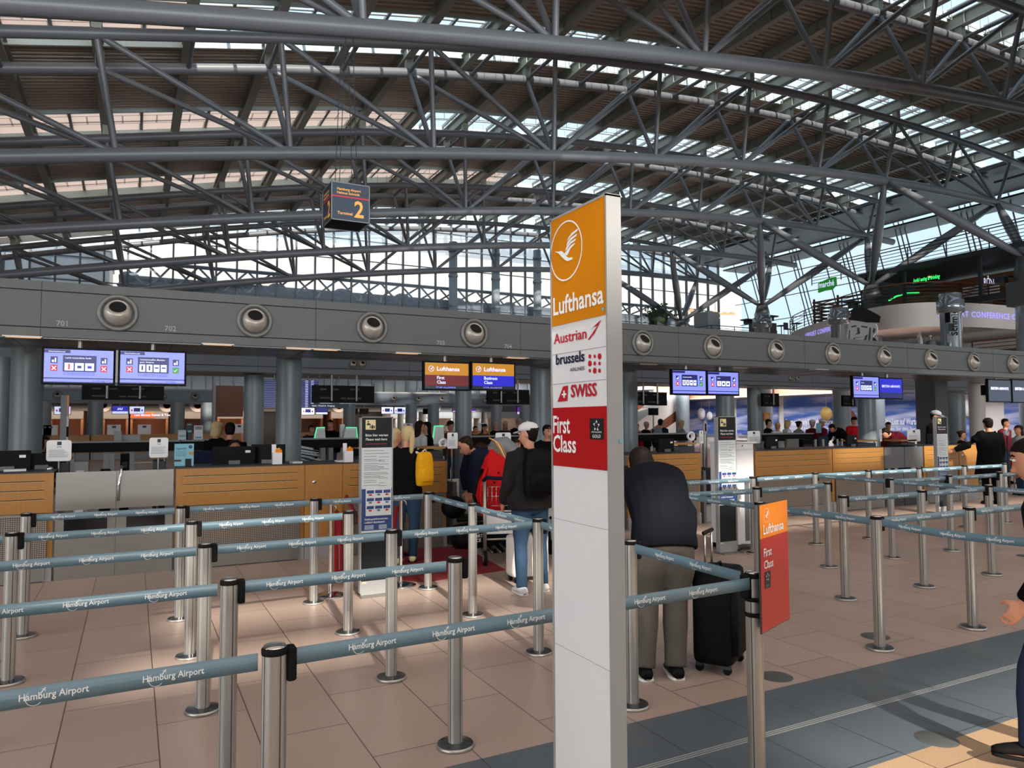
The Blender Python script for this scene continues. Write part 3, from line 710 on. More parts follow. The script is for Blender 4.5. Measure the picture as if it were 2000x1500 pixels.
b = B(); b.box((4.72, YC+.05, 0), (4.98, YC+.6, 1.12), 'dark_grey'); single(b, 'grey_cabinet', 'narrow dark grey cabinet between the baggage conveyors, left of the white cap', 'cabinet')
b = B(); b.box((5.87, YC+.05, 0), (6.7, YC+.9, 1.12), 'dark_grey'); single(b, 'grey_cabinet', 'broad dark grey cabinet right of the conveyors, mostly behind the sign pillar', 'cabinet')

# far side tables of the same island (back of the opposite desks)
def back_desk(x0, x1, label, legs, y=16.4, z=1.31):
    r = thing('standing_desk', label, 'desk', ((x0+x1)/2, y, 0), 'black backed standing desks')
    b = B(); b.box((x0, y, z-.025), (x1, y+.8, z), 'pale_grey'); b.build('tabletop', r)
    b = B(); b.box((x0, y+.04, z-.21), (x1, y+.07, z-.025), 'black'); b.build('apron', r)
    for x in legs:
        b = B(); b.box((x-.05, y+.1, 0), (x+.05, y+.3, z-.15), 'pale_grey'); b.build('leg', r)
    return r
def ux(u, Y, v=850): return atY(u, v, Y)[0]
back_desk(ux(70, 16.4), ux(352, 16.4), 'long standing desk with black apron behind the steel gates', [ux(u, 16.4) for u in (140, 208, 219, 258)])
back_desk(ux(352, 16.4)+.02, ux(425, 16.4), 'short standing desk with black apron behind the turquoise poster', [ux(u, 16.4) for u in (412,)])
back_desk(ux(586, 16.4), ux(712, 16.4), 'standing desk with two glowing kiosks behind the round column', [ux(u, 16.4) for u in (634, 649)])
back_desk(ux(922, 16.4), ux(1030, 16.4), 'standing desk behind the sign card left of the white capped man', [ux(u, 16.4) for u in (960,)])
back_desk(ux(1236, 16.4), ux(1362, 16.4), 'standing desk right of the sign pillar, people leaning behind it', [ux(u, 16.4) for u in (1345,)])
back_desk(ux(1490, 15), ux(1590, 15), 'standing desk behind the sunlit desks, travellers lined up behind it', [ux(u, 15) for u in (1560,)], 15, 1.29)
for u0, u1, l in ((236, 254, 'tall black computer cabinet under the long standing desk'), (1567, 1587, 'black cabinet with cables right of the steel easel'), (1440, 1462, 'black computer tower behind the white cabinet'), (683, 705, 'black cabinet behind the leaflet rack')):
    b = B(); xa, xb = ux(u0, 14.2), ux(u1, 14.2); b.box((xa, 14.2, .0), (xb, 14.55, 1.14), 'black'); b.box((xa+.03, 14.19, .9), (xb-.03, 14.2, 1.0), 'dark_grey'); single(b, 'computer_cabinet', l, 'cabinet')
# round columns
def column(u, y, d, label, mat='column', z1=2.62, square=False):
    x = ux(u, y); b = B()
    if square: b.box((x-d/2, y-d/2, 0), (x+d/2, y+d/2, z1), mat)
    else: b.lathe([(d/2, 0), (d/2, z1-.02)], (x, y, 0), mat, 32)
    r = thing('column', label, 'column', (x, y, 0), 'hall columns'); b.build('shaft', r)
    b = B()
    if not square: b.lathe([(d/2+.01, .0), (d/2+.01, .12), (d/2, .12)], (x, y, 0), 'steel', 32)
    else: b.box((x-d/2-.01, y-d/2-.01, 0), (x+d/2+.01, y+d/2+.01, .12), 'steel')
    b.build('base_ring', r)
column(-2, 12.5, .34, 'slim round grey column cut by the left edge of the picture'); column(50, 12.2, .40, 'round grey column at the left, beside the security screens', z1=2.9)
column(495, 14.9, .37, 'left one of the two round columns behind the seated desk agent', z1=2.6); column(563, 11.6, .38, 'right, nearer one of the two round columns behind the seated desk agent', z1=3.0)
column(905, 14.9, .37, 'round grey column behind the two class screens', z1=2.6); column(1056, 11.6, .38, 'round grey column half hidden by the white sign pillar', z1=3.0)
column(1417, 11.6, .38, 'dark round column behind the middle security screens', z1=3.0); column(1474, 14.9, .37, 'grey round column right of the middle security screens', z1=2.6)
column(1694, 11.6, .40, 'round column with sunlit left side below the right hand screens', z1=3.0); column(1822, 12.2, .55, 'square dark clad column behind the third wait-here board', 'mid_grey', 3.0, True)
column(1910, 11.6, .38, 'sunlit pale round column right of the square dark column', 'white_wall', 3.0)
column(1228, 11.6, .36, 'round grey column touching the right edge of the white sign pillar', z1=3.0)

# ================================================================== SCREENS
def screen(l, t, r_, bt, Y, label, group, draw, z_post=2.61, post=True, tilt=0):
    p = atY(l, t, Y); q = atY(r_, bt, Y); x0, x1 = p[0], q[0]; z1, z0 = p[2], q[2]; zm = (z0+z1)/2; h = (x1-x0)/16*9; z1 = zm+h/2; z0 = zm-h/2
    root = thing('display_screen', label, 'screen', ((x0+x1)/2, Y, zm), group)
    b = B(); b.box((x0-.015, Y, z0-.015), (x1+.015, Y+.06, z1+.015), 'black'); hs_ = b.build('housing', root)
    b = B(); draw(b, (x0+.008, Y-.001, z0+.008), x1-x0-.016, z1-z0-.016); b.build('picture', hs_)
    if post:
        b = B(); b.cyl(((x0+x1)/2, Y+.09, zm), ((x0+x1)/2, Y+.09, z_post), .03, 'steel', 12); b.build('post', root)
    return root
def d_sec(kind, title, lines=None, small=False):
    def f(b, o, w, h):
        r = lambda x0, y0, x1, y1, m, l=.001: rect(b, o, X_, Z_, x0*w, y0*h, x1*w, y1*h, m, l)
        r(0, 0, 1, 1, 'scr_blue', 0); r(0, .89, .37, .99, 'scr_navy')
        r(.265, .33, .75, .83, 'scr_navy'); n = 3 if kind == 'x' else 4
        for i in range(n):
            x0 = .29+i*.445/n; x1 = x0+.445/n-.02; r(x0, .37, x1, .6, 'scr_white', .002); xm = (x0+x1)/2
            if kind == 'x': (r(xm-.012, .4, xm+.012, .57, 'scr_red', .003) if i == 0 else r(xm-.03, .44, xm+.03, .52, 'scr_dkblue' if i == 2 else 'scr_navy', .003))
            else: (r(xm-.012, .42, xm+.012, .56, 'scr_navy', .003) if i < 2 else r(xm-.03, .48, xm+.03, .52, 'scr_navy', .003))
        for x in (.09, .81):
            r(x, .58, x+.10, .78, 'scr_navy'); r(x+.02, .61, x+.05, .68, 'scr_white', .002); r(x+.06, .61, x+.08, .74, 'scr_white', .002)
            good = (kind == 'v' and x > .5); r(x, .34, x+.10, .53, 'scr_green' if good else 'scr_red')
            cx, cy = (x+.05)*w, .435*h; s = .035*w
            if good: poly(b, o, X_, Z_, [(cx-s, cy), (cx-.3*s, cy-.8*s), (cx+s, cy+.9*s), (cx-.3*s, cy-.3*s)], 'scr_white')
            else:
                for a, c in ((1, 1), (1, -1)): poly(b, o, X_, Z_, [(cx-s, cy-c*s*.75), (cx-s*.7, cy-c*s), (cx+s, cy+c*s*.75), (cx+s*.7, cy+c*s)], 'scr_white')
        r(0, .115, 1, .15, 'scr_navy'); r(0, .0, 1, .03, 'scr_navy')
        if not small:
            text(b, title[0], (o[0]+.3*w, o[1]-.001, o[2]+.73*h), X_, Z_, .045*h, 'scr_white', bold=.01)
            if len(title) > 1: text(b, title[1], (o[0]+.3*w, o[1]-.001, o[2]+.65*h), X_, Z_, .045*h, 'scr_white', bold=.01)
            for i, k in enumerate((.28, .235)): text(b, 'z.B. Feuerzeugbenzin, Streichhölzer, Brennstoffe' if kind == 'x' else 'nur im aufgegebenen Gepäck, mit Genehmigung', (o[0]+.27*w, o[1], o[2]+k*h), X_, Z_, .026*h, 'scr_navy', width=.46*w)
            text(b, 'Sicherheitshinweis', (o[0]+.06*w, o[1]-.001, o[2]+.915*h), X_, Z_, .04*h, 'scr_white')
            text(b, title[2] if len(title) > 2 else '+++ Dieser', (o[0]+.7*w, o[1], o[2]+.045*h), X_, Z_, .045*h, 'scr_navy', bold=.01)
        else: text(b, title[0], (o[0]+.3*w, o[1]-.001, o[2]+.7*h), X_, Z_, .05*h, 'scr_white')
    return f
def d_class(c1, c2, l1, l2, tm):
    def f(b, o, w, h):
        rect(b, o, X_, Z_, 0, .53*h, w, h, c1, .0); rect(b, o, X_, Z_, 0, .12*h, w, .53*h, c2, .0); rect(b, o, X_, Z_, 0, 0, w, .12*h, 'scr_dark', 0)
        crane(b, o, X_, Z_, .14*w, .77*h, .062*w, tm, .14)
        text(b, 'Lufthansa', (o[0]+.27*w, o[1], o[2]+.70*h), X_, Z_, .15*h, tm, width=.52*w, bold=.02)
        text(b, l1, (o[0]+.27*w, o[1], o[2]+.37*h), X_, Z_, .12*h, tm, bold=.015); text(b, l2, (o[0]+.27*w, o[1], o[2]+.20*h), X_, Z_, .12*h, tm, bold=.015)
        text(b, 'STAR ALLIANCE', (o[0]+.25*w, o[1], o[2]+.03*h), X_, Z_, .06*h, 'scr_blue', width=.45*w)
    return f
def d_plain(c1, s, tm='scr_blue', bar=None, sh=0):
    def f(b, o, w, h):
        rect(b, o, X_, Z_, 0, 0, w, h, c1, 0)
        if bar: rect(b, o, X_, Z_, 0, 0, w, .28*h, bar, .001)
        if s: text(b, s, (o[0]+w/2, o[1], o[2]+.55*h), X_, Z_, .12*h if len(s) > 4 else .24*h, tm, align='C', bold=.02, width=min(.8*w, .1*w*len(s)), shear=sh)
    return f
SY = 9.62
screen(85, 680, 222, 750, SY, 'lilac security notice screen with two red crosses, left of the pair at the far left', 'security notice screens', d_sec('x', ('Leicht entzündliche Stoffe', '', 'ist untersagt +++')))
screen(234, 684, 361, 752, SY, 'lilac security notice screen with a green tick, right of the far left pair', 'security notice screens', d_sec('v', ('Anscheinswaffen, Munition', 'guns / firearms', '+++ Dieser')))
b = B(); p = atY(228, 716, SY+.03); b.box((p[0]-.025, SY+.0, p[2]-.19), (p[0]+.02, SY+.05, p[2]+.19), 'pale_grey'); single(b, 'filler_post', 'pale grey strip filling the gap between the two left security screens', 'post')
screen(829, 704, 916, 764, SY, 'first class screen in yellow and dark red hanging behind the sign pillar', 'airline class screens', d_class('scr_yellow', 'scr_dkred', 'First', 'Class', 'scr_white'))
screen(922, 708, 1005, 762, SY, 'business class screen in yellow and blue hanging behind the sign pillar', 'airline class screens', d_class('scr_yellow', 'scr_dkblue', 'Business', 'Class', 'scr_white'))
screen(1313, 722, 1379, 771, SY, 'lilac security notice screen with a green tick, first right of the sign pillar', 'security notice screens', d_sec('v', ('Anscheinswaffen',), small=True))
screen(1382, 725, 1443, 772, SY, 'lilac security notice screen with two crosses, second right of the sign pillar', 'security notice screens', d_sec('x', ('Stoffe',), small=True))
screen(1666, 736, 1717, 777, SY, 'small lilac security notice screen beside the plain blue airline screen', 'security notice screens', d_sec('v', ('Hinweis',), small=True))
screen(1717, 738, 1763, 779, SY, 'deep blue airline screen right of the small lilac security screen', 'airline class screens', d_plain('scr_dkblue', 'BRITISH AIRWAYS', 'scr_white', 'scr_navy'))
screen(1930, 744, 1975, 782, SY, 'dark airline screen near the right edge, left one', 'airline class screens', d_plain('scr_dark', 'BRITISH AIRWAYS', 'scr_white'))
screen(1977, 745, 2022, 783, SY, 'dark airline screen cut by the right edge of the picture', 'airline class screens', d_plain('scr_dark', 'BRITISH AIRWAYS', 'scr_white'))
# black backs of the displays facing the other way
def back_display(l, t, r_, bt, label, Y=14.5, posts=(.3, .7)):
    p = atY(l, t, Y); q = atY(r_, bt, Y); root = thing('unlit_display', label, 'screen back', ((p[0]+q[0])/2, Y, p[2]), 'black backs of displays facing away')
    b = B(); b.box((p[0], Y, q[2]), (q[0], Y+.08, p[2]), 'black'); w = q[0]-p[0]; h = p[2]-q[2]; b.build('housing', root)
    g = B()
    for x0, x1, z in ((.12, .22, .72), (.3, .42, .72), (.6, .75, .74), (.12, .3, .22), (.55, .78, .2), (.45, .53, .2)): g.box((p[0]+x0*w, Y-.006, q[2]+z*h), (p[0]+x1*w, Y, q[2]+(z+.1)*h), 'dark_grey')
    g.build('vent_slots', root)
    for f in posts:
        b = B(); b.cyl((p[0]+f*w, Y-.03, q[2]+.1*h), (p[0]+f*w, Y-.03, 2.62), .022, 'steel', 8); b.build('post', root)
back_display(160, 752, 320, 782, 'black backs of a display pair hanging below the left security screens')
back_display(610, 752, 731, 787, 'black backs of a display pair beside the dark blue departures board')
back_display(953, 760, 1034, 790, 'black backs of a display pair below the business class screen')
back_display(1234, 765, 1303, 792, 'black backs of a display pair right of the sign pillar, under the beam')
back_display(1490, 768, 1522, 794, 'small black display back right of the middle security screens', posts=(.6,))
back_display(1647, 772, 1671, 794, 'small black display back left of the right hand security screen', posts=(.7,))
back_display(1922, 752, 1932, 772, 'narrow black speaker box beside the dark screens at the right edge', 9.9, (.5,))
# departures board
r = thing('departures_board', 'tall dark blue departures board behind the right round column', 'board', tuple(atY(560, 770, 14.8)))
p, q = atY(514, 742, 14.8), atY(624, 797, 14.8); b = B(); b.box((p[0], 14.8, q[2]), (q[0], 14.86, p[2]), 'navy_sign'); b.build('cabinet', r)
b = B(); h = p[2]-q[2]; w = q[0]-p[0]
for i in range(16):
    z = q[2]+h*(i+.4)/16; b.box((p[0]+.02, 14.796, z), (q[0]-.02, 14.8, z+.004), 'scr_blue')
    for x in (.74, .84): b.box((p[0]+x*w, 14.794, z+.010), (p[0]+(x+.05)*w, 14.8, z+.02), 'scr_white')
b.build('row_lines', r); b = B()
for x in (p[0]+.2*w, p[0]+.8*w): b.cyl((x, 14.83, p[2]), (x, 14.83, 2.62), .02, 'steel', 8)
b.build('hanger', r)
p, q = atY(604, 788, 14.7), atY(681, 797, 14.7); b = B(); b.box((p[0], 14.7, q[2]), (q[0], 14.76, p[2]), 'navy_sign'); b.cyl((p[0]+.2, 14.73, p[2]), (p[0]+.2, 14.73, 2.62), .015, 'steel', 6); b.cyl((q[0]-.2, 14.73, p[2]), (q[0]-.2, 14.73, 2.62), .015, 'steel', 6)
text(b, 'Gates  Check-in  Ausgang', (p[0]+.05, 14.7, q[2]+.03), X_, Z_, .03, 'scr_white'); single(b, 'direction_sign', 'narrow dark blue hanging direction sign under the black display backs', 'sign')
# small screens of the far island
FS = [(106, 794, 138, 809, 'scr_white', '', 'left, behind the tilted pole', None), (219, 793, 250, 808, 'scr_dkblue', 'SAS', 'blue airline screen of the far island, left of a notice screen', None), (253, 794, 282, 808, 'scr_white', '', 'right neighbour of the blue airline screen', None),
      (413, 797, 440, 808, 'scr_white', '', 'left one behind the standing couple', None), (443, 798, 470, 808, 'scr_white', '', 'right one behind the standing couple', None), (589, 798, 614, 808, 'scr_white', '', 'below the departures board, left', None), (617, 798, 640, 808, 'scr_navy', '', 'below the departures board, right', None),
      (745, 795, 768, 808, 'scr_white', '', 'left one above the wait-here board', None), (770, 795, 792, 808, 'scr_white', '', 'right one above the wait-here board', None), (884, 796, 893, 808, 'scr_purple', '', 'sliver left of the round column', None), (921, 796, 930, 808, 'scr_purple', '', 'sliver right of the round column', None), (1010, 796, 1032, 808, 'scr_purple', '', 'purple one left of the sign pillar', None)]
for l, t, r_, bt, m, s, lab, _ in FS:
    def f(b, o, w, h, m=m, s=s):
        rect(b, o, X_, Z_, 0, 0, w, h, m, 0)
        if s: text(b, s, (o[0]+w/2, o[1], o[2]+.5*h), X_, Z_, .26*h, 'scr_white', align='C', bold=.04, shear=.3); rect(b, o, X_, Z_, 0, 0, w, .3*h, 'scr_white', .001)
        elif m == 'scr_white': rect(b, o, X_, Z_, .28*w, .3*h, .72*w, .8*h, 'scr_navy', .001); rect(b, o, X_, Z_, .1*w, .35*h, .2*w, .6*h, 'scr_red', .001); rect(b, o, X_, Z_, .8*w, .35*h, .9*w, .6*h, 'scr_dkblue', .001)
        else: rect(b, o, X_, Z_, 0, 0, w, .3*h, 'scr_white', .001)
    screen(l, t, r_, bt, 41.1, 'small distant screen, '+lab, 'distant screens', f, 2.7)
for l, r_, lab in ((684, 699, 'left of two'), (703, 720, 'right of two'), (799, 811, 'left of the distant round column'), (827, 845, 'between two distant columns'), (395, 412, 'left of the small lit screens')):
    p, q = atY(l, 798, 41.1), atY(r_, 809, 41.1); b = B(); b.box((p[0], 41.1, q[2]), (q[0], 41.2, p[2]), 'black'); b.cyl(((p[0]+q[0])/2, 41.15, p[2]), ((p[0]+q[0])/2, 41.15, 2.7), .03, 'steel', 6); single(b, 'dark_display', 'small unlit black display of the far island, '+lab, 'display')

# ------------------------------------------------ far island counters, rooms behind
def fd(u0, u1, label, y=39.4, mat='beech'):
    y = 38.6; x0, x1 = ux(u0, y), ux(u1, y); b = B(); b.box((x0, y, .3), (x1, y+.6, 1.14), mat); b.box((x0, y+.03, 0), (x1, y+.5, .3), 'pale_grey'); single(b, 'far_counter', label, 'counter', 'distant check-in counters')
fd(98, 175, 'distant wooden counter left of the tilted pole'); fd(178, 245, 'distant wooden counter behind the long standing desk'); fd(247, 352, 'distant wooden counter near the white boards'); fd(354, 470, 'distant wooden counter behind the standing couple')
fd(585, 700, 'distant wooden counter behind the glowing kiosks'); fd(840, 884, 'distant wooden counter between two columns'); fd(925, 1030, 'distant wooden counter left of the sign pillar')
for u, l in ((92, 'leftmost distant'), (189, 'second distant'), (342, 'third distant'), (398, 'hidden half behind the couple, distant'), (664, 'distant, behind the leaflet rack'), (781, 'distant, behind the blonde woman'), (823, 'distant, left of the young women'), (942, 'distant, right of the big column'), (996, 'distant, above the white capped man')):
    x = ux(u, 42); b = B(); b.lathe([(.33, 0), (.33, 2.7)], (x, 40, 0), 'column', 20); single(b, 'far_column', l+' round column of the far island', 'column')
def room(u0, u1, mat, label, y=46.5, z1=2.35, d=1.6):
    x0, x1 = ux(u0, y), ux(u1, y); r = thing('ticket_office', label, 'office', ((x0+x1)/2, y, 0), 'lit offices along the far wall')
    b = B(); b.box((x0, y+d, 0), (x1, y+d+.1, z1), mat); b.box((x0, y, 0), (x0+.12, y+d, z1), mat); b.box((x1-.12, y, 0), (x1, y+d, z1), mat); b.build('wall', r)
    b = B(); b.box((x0, y-.05, 1.92), (x1, y+.0, 2.35), 'pale_grey'); b.build('fascia', r)
    b = B(); b.box((x0+.3, y+.3, z1-.07), (x1-.3, y+1.1, z1-.03), 'lamp_warm'); b.build('ceiling_lamp', r)
    b = B(); b.box((x0+.3, y-.1, 0), (x1-.3, y+.4, 1.05), 'brown_wood'); b.build('counter', r)
    return r, x0, x1
room(95, 162, 'orange_wall', 'orange lit ticket office at the far left'); room(199, 250, 'orange_wall', 'orange lit ticket office behind the blue airline screen')
rr, x0, x1 = room(254, 328, 'orange_wall', 'orange lit ticket office with a bright red orange fascia sign'); b = B(); b.box((x0, 46.4, 1.98), (x0+(x1-x0)*.62, 46.46, 2.28), 'scr_orange'); text(b, 'Last Minute Reisen & Touristik', (x0+.2, 46.4, 2.08), X_, Z_, .12, 'scr_white'); text(b, 'Reise', (x1-1.7, 46.44, 2.08), X_, Z_, .14, 'black'); b.build('lit_sign', rr)
room(355, 410, 'brown_wood', 'dim ticket office right of the red orange sign'); room(424, 475, 'orange_wall', 'orange lit ticket office behind the couple'); room(585, 630, 'brown_wood', 'dim ticket office behind the glowing kiosks'); room(646, 672, 'orange_wall', 'narrow orange lit office behind the white kiosk pole')
for u0, u1, l in ((762, 776, 'left, above the wait-here board'), (788, 817, 'between two distant columns'), (832, 884, 'wide one left of the big column'), (922, 940, 'right of the big column'), (950, 1030, 'dim one left of the sign pillar')):
    room(u0, u1, 'white_wall', 'bright white office along the far wall, '+l)
b = B(); b.box((-14, 48.2, 2.35), (46, 48.35, 3.2), 'panel_grey'); b.box((-14, 46.4, 2.36), (32, 48.3, 3.3), 'mid_grey'); struct(b, 'trim_5')
for u in (201, 326, 386, 662, 803, 850, 971):
    x = ux(u, 46.3, 805); b = B(); b.lathe([(.22, -.12), (.42, -.1), (.44, 0), (.2, 0), (.2, -.12)], (x, 46.4, 2.72), 'white', 20, 'Y'); b.lathe([(.0, -.06), (.2, -.06)], (x, 46.4, 2.72), 'black', 16, 'Y')
    single(b, 'ring_nozzle', 'white ring shaped air nozzle on the far wall, '+{201: 'left of the blue airline screen', 326: 'between notice screen and column', 386: 'left of the dark display', 662: 'above the orange lit niche', 803: 'between the dark displays', 850: 'left of the round column', 971: 'above the group of distant travellers'}[u], 'air nozzle', 'white ring nozzles on the far wall')
b = B(); b.box((ux(420, 30), 30, 1.9), (ux(474, 30), 30.3, 3.1), 'brown_wood'); b.box((ux(420, 30)-.1, 29.9, 0), (ux(420, 30), 30.3, 3.6), 'pale_grey'); single(b, 'brown_panel', 'big brown brass coloured panel left of the round columns', 'panel')
# right hand background: sky posters, stair, brown walls under the gallery
b = B(); b.box((37.9, 5, 0), (38.2, 48.4, 4.4), 'white_wall'); struct(b, 'wall_right')
def poster(u0, u1, label, s=None, s2=None):
    p, q = atX(u0, 780, 37.8), atX(u1, 775, 37.8); r = thing('sky_banner', label, 'banner', (37.8, (p[1]+q[1])/2, 2), 'blue sky banners along the right wall')
    b = B(); b.box((37.8, q[1], .6), (37.86, p[1], 3.15), 'sky_poster'); b.build('sheet', r)
    if s:
        b = B(); text(b, s, (37.8, p[1]-.15, 1.42), (0, -1, 0), Z_, .34, 'poster_white', width=(p[1]-q[1])*.92, bold=.02, lift=.01); text(b, s2, (37.8, p[1]-.15, 1.1), (0, -1, 0), Z_, .18, 'poster_white', lift=.01); b.build('lettering', r)
    return p[1], q[1]
poster(1345, 1400, 'blue sky banner with pale ovals, left one under the gallery'); poster(1438, 1464, 'blue sky banner strip between two columns'); poster(1487, 1518, 'blue sky banner behind the yellow card')
poster(1530, 1672, 'long blue sky banner with white lettering and two round food photos', 'Extraordinary Delight before your flight', 'shopping and more for your journey')
poster(1716, 1799, 'blue sky banner reading Keine Lust auf Warten', 'Keine Lust auf Warten?', 'Erleben Sie den Service'); poster(1848, 1903, 'blue sky banner with pale speech circles behind the third wait-here board'); poster(1960, 2004, 'blue sky banner strip at the right edge')
for u, v, rr_, m, l in ((1614, 808, .42, 'gold_pack', 'left round food photo hanging before the long sky banner'), (1658, 815, .45, 'cloth_brown', 'right round food photo hanging before the long sky banner'), (1370, 808, .42, 'poster_white', 'pale oval on the left sky banner'), (1386, 812, .3, 'poster_white', 'small pale oval on the left sky banner'), (1890, 792, .55, 'poster_white', 'pale speech circle on the banner behind the third board'), (1853, 804, .35, 'poster_white', 'small pale speech circle beside the square column')):
    p = atX(u, v, 37.6); b = B(); b.lathe([(0, -.03), (rr_, -.03), (rr_, 0)], (37.6, p[1], p[2]), m, 24, 'X'); b.cyl((37.6, p[1], p[2]+rr_*.9), (37.6, p[1], 4.3), .01, 'white', 5); single(b, 'round_picture', l, 'picture')
b = B(); b.box((36.5, 12, 3.3), (37.8, 46, 4.4), 'orange_wall'); b.box((36.4, 12, 3.25), (37.8, 46, 3.3), 'white_wall'); struct(b, 'trim_6')
r = thing('staircase', 'wide stair with wooden underside rising behind the desks right of the sign pillar', 'stairs', (30, 42.5, 0))
b = B(); p0, p1, p2, p3 = atY(1236, 832, 42.5), atY(1320, 770, 42.5), atY(1345, 790, 42.5), atY(1262, 848, 42.5)
b.prism([(a[0], a[2]) for a in (p3, p2, p1, p0)], (0, 42.5, 0), X_, Z_, -2.0, 'white_wall'); b.build('flank', r)
b = B(); b.prism([(a[0]+.05, a[2]-.05) for a in (atY(1262, 845, 42.4), atY(1342, 785, 42.4), atY(1342, 806, 42.4), atY(1275, 852, 42.4))], (0, 42.4, 0), X_, Z_, -2.0, 'brown_wood'); b.build('soffit_panel', r)
b = B(); b.box((atY(1236, 800, 47)[0], 47, 0), (37.8, 47.1, 4), 'brown_wood'); b.box((atY(1300, 800, 46.9)[0], 46.9, 0), (37.5, 46.95, 2.9), 'dark_grey'); single(b, 'wood_screen_wall', 'brown panelled wall behind the staircase', 'panelling')
# ================================================================== GALLERY (right, above)
b = B(); b.box((36.6, 26, 4.2), (50, 48.4, 4.5), 'white_wall'); b.box((40, 5, 4.2), (50, 48.4, 4.5), 'white_wall'); b.box((38, 27, 6.9), (50.3, 48.4, 7.2), 'white_wall'); b.box((33.8, 36.5, 6.7), (50, 48.4, 7.0), 'pale_grey'); struct(b, 'floor')
b = B(); b.box((44.6, 12, 4.5), (44.8, 36, 6.9), 'white_wall'); b.box((43.5, 12, 4.5), (44.6, 36, 5.6), 'brown_wood'); struct(b, 'wall_right')
# curved conference fascia
cpts = [(41.5, 36.4), (39.0, 34.6), (37.2, 32.2), (35.6, 29.2), (34.3, 26.4), (33.7, 24.4), (34.0, 22.9), (35.2, 21.9), (37.4, 21.3), (40.0, 21.0), (43.8, 20.6)]
def cspline(P, n=8):
    o = []
    for i in range(len(P)-1):
        p0, p1, p2, p3 = [Vector((*P[max(0, min(len(P)-1, j))], 0)) for j in (i-1, i, i+1, i+2)]
        for k in range(n):
            t = k/n; o.append(.5*((2*p1)+(p2-p0)*t+(2*p0-5*p1+4*p2-p3)*t*t+(3*p1-p0-3*p2+p3)*t**3))
    o.append(Vector((*P[-1], 0))); return o
cv = cspline(cpts)
r = thing('conference_fascia', 'curved white fascia of the conference centre balcony with lit lettering', 'fascia', (38, 27, 6.3))
b = B(); vs = [(p.x, p.y, z) for p in cv for z in (6.25, 7.45)]; n = len(cv)
b.add(vs, [(2*i, 2*i+2, 2*i+3, 2*i+1) for i in range(n-1)], 'white_wall', True)
b.add([(p.x, p.y, 7.45) for p in cv]+[(44.3, 24, 7.45), (44.3, 36, 7.45)], [tuple(range(n+1, -1, -1))], 'white_wall'); b.add([(p.x, p.y, 6.25) for p in cv]+[(44.3, 24, 6.25), (44.3, 36, 6.25)], [tuple(range(n+2))], 'white_wall'); b.build('band', r)
b = B()
def proj_u(p):
    c = RM.T@(np.array([p[0], p[1], p[2]])-C0); return CX+FPX*c[0]/c[1]
def arc_at(u):
    d = 0; best = (1e9, 0)
    for i in range(n-1):
        e = abs(proj_u((cv[i].x, cv[i].y, 6.9))-u)
        if e < best[0]: best = (e, d)
        d += (cv[i+1]-cv[i]).length
    return best[1]
def on_curve(s, d0, h, z):
    ln = [0]
    for i in range(n-1): ln.append(ln[-1]+(cv[i+1]-cv[i]).length)
    V, F, wd = glyphs(s, .01, 0, 1.1); k = h/.69; out = []
    for p in V:
        d = d0+p[0]*k; i = max(0, min(n-2, int(np.searchsorted(ln, d))-1)); t = (cv[i+1]-cv[i]).normalized(); q = cv[i]+t*(d-ln[i]); nn = Vector((-t.y, t.x, 0))*-1
        out.append((q.x+t.y*.03, q.y-t.x*.03, z+p[1]*k))
    b.add(out, F, 'lamp_lilac')
on_curve('AIRPORT CONFERENCE CENTER', arc_at(1572), .27, 6.75); on_curve('AIRPORT CONFERENCE CENTER', arc_at(1829), .27, 6.75); b.build('lit_lettering', r)
for k, (x, y) in enumerate([(37.6, 28.6), (36.6, 24.0), (42.4, 22.0)]):
    b = B(); b.lathe([(.16, 4.5), (.16, 6.3)], (x, y, 0), 'chrome', 16); single(b, 'slim_column', ['slim chrome column under the left part of the curved fascia', 'slim chrome column under the middle of the curved fascia', 'slim pale column under the right end of the curved fascia'][k], 'column')
for k, (u, v) in enumerate([(1735, 630), (1826, 632), (1915, 640), (1985, 622)]):
    p = atX(u, v, 44.4); b = B(); b.lathe([(0, -.14), (.1, -.14), (.2, 0)], (44.5, p[1], 6.6), 'lamp_warm', 14, 'X'); single(b, 'wall_lamp', 'warm wall washer lamp on the conference level, '+['leftmost, behind the portrait banner', 'left of the photo covered glass column', 'right of the photo covered glass column', 'at the right edge'][k], 'lamp', 'warm wall washer lamps')
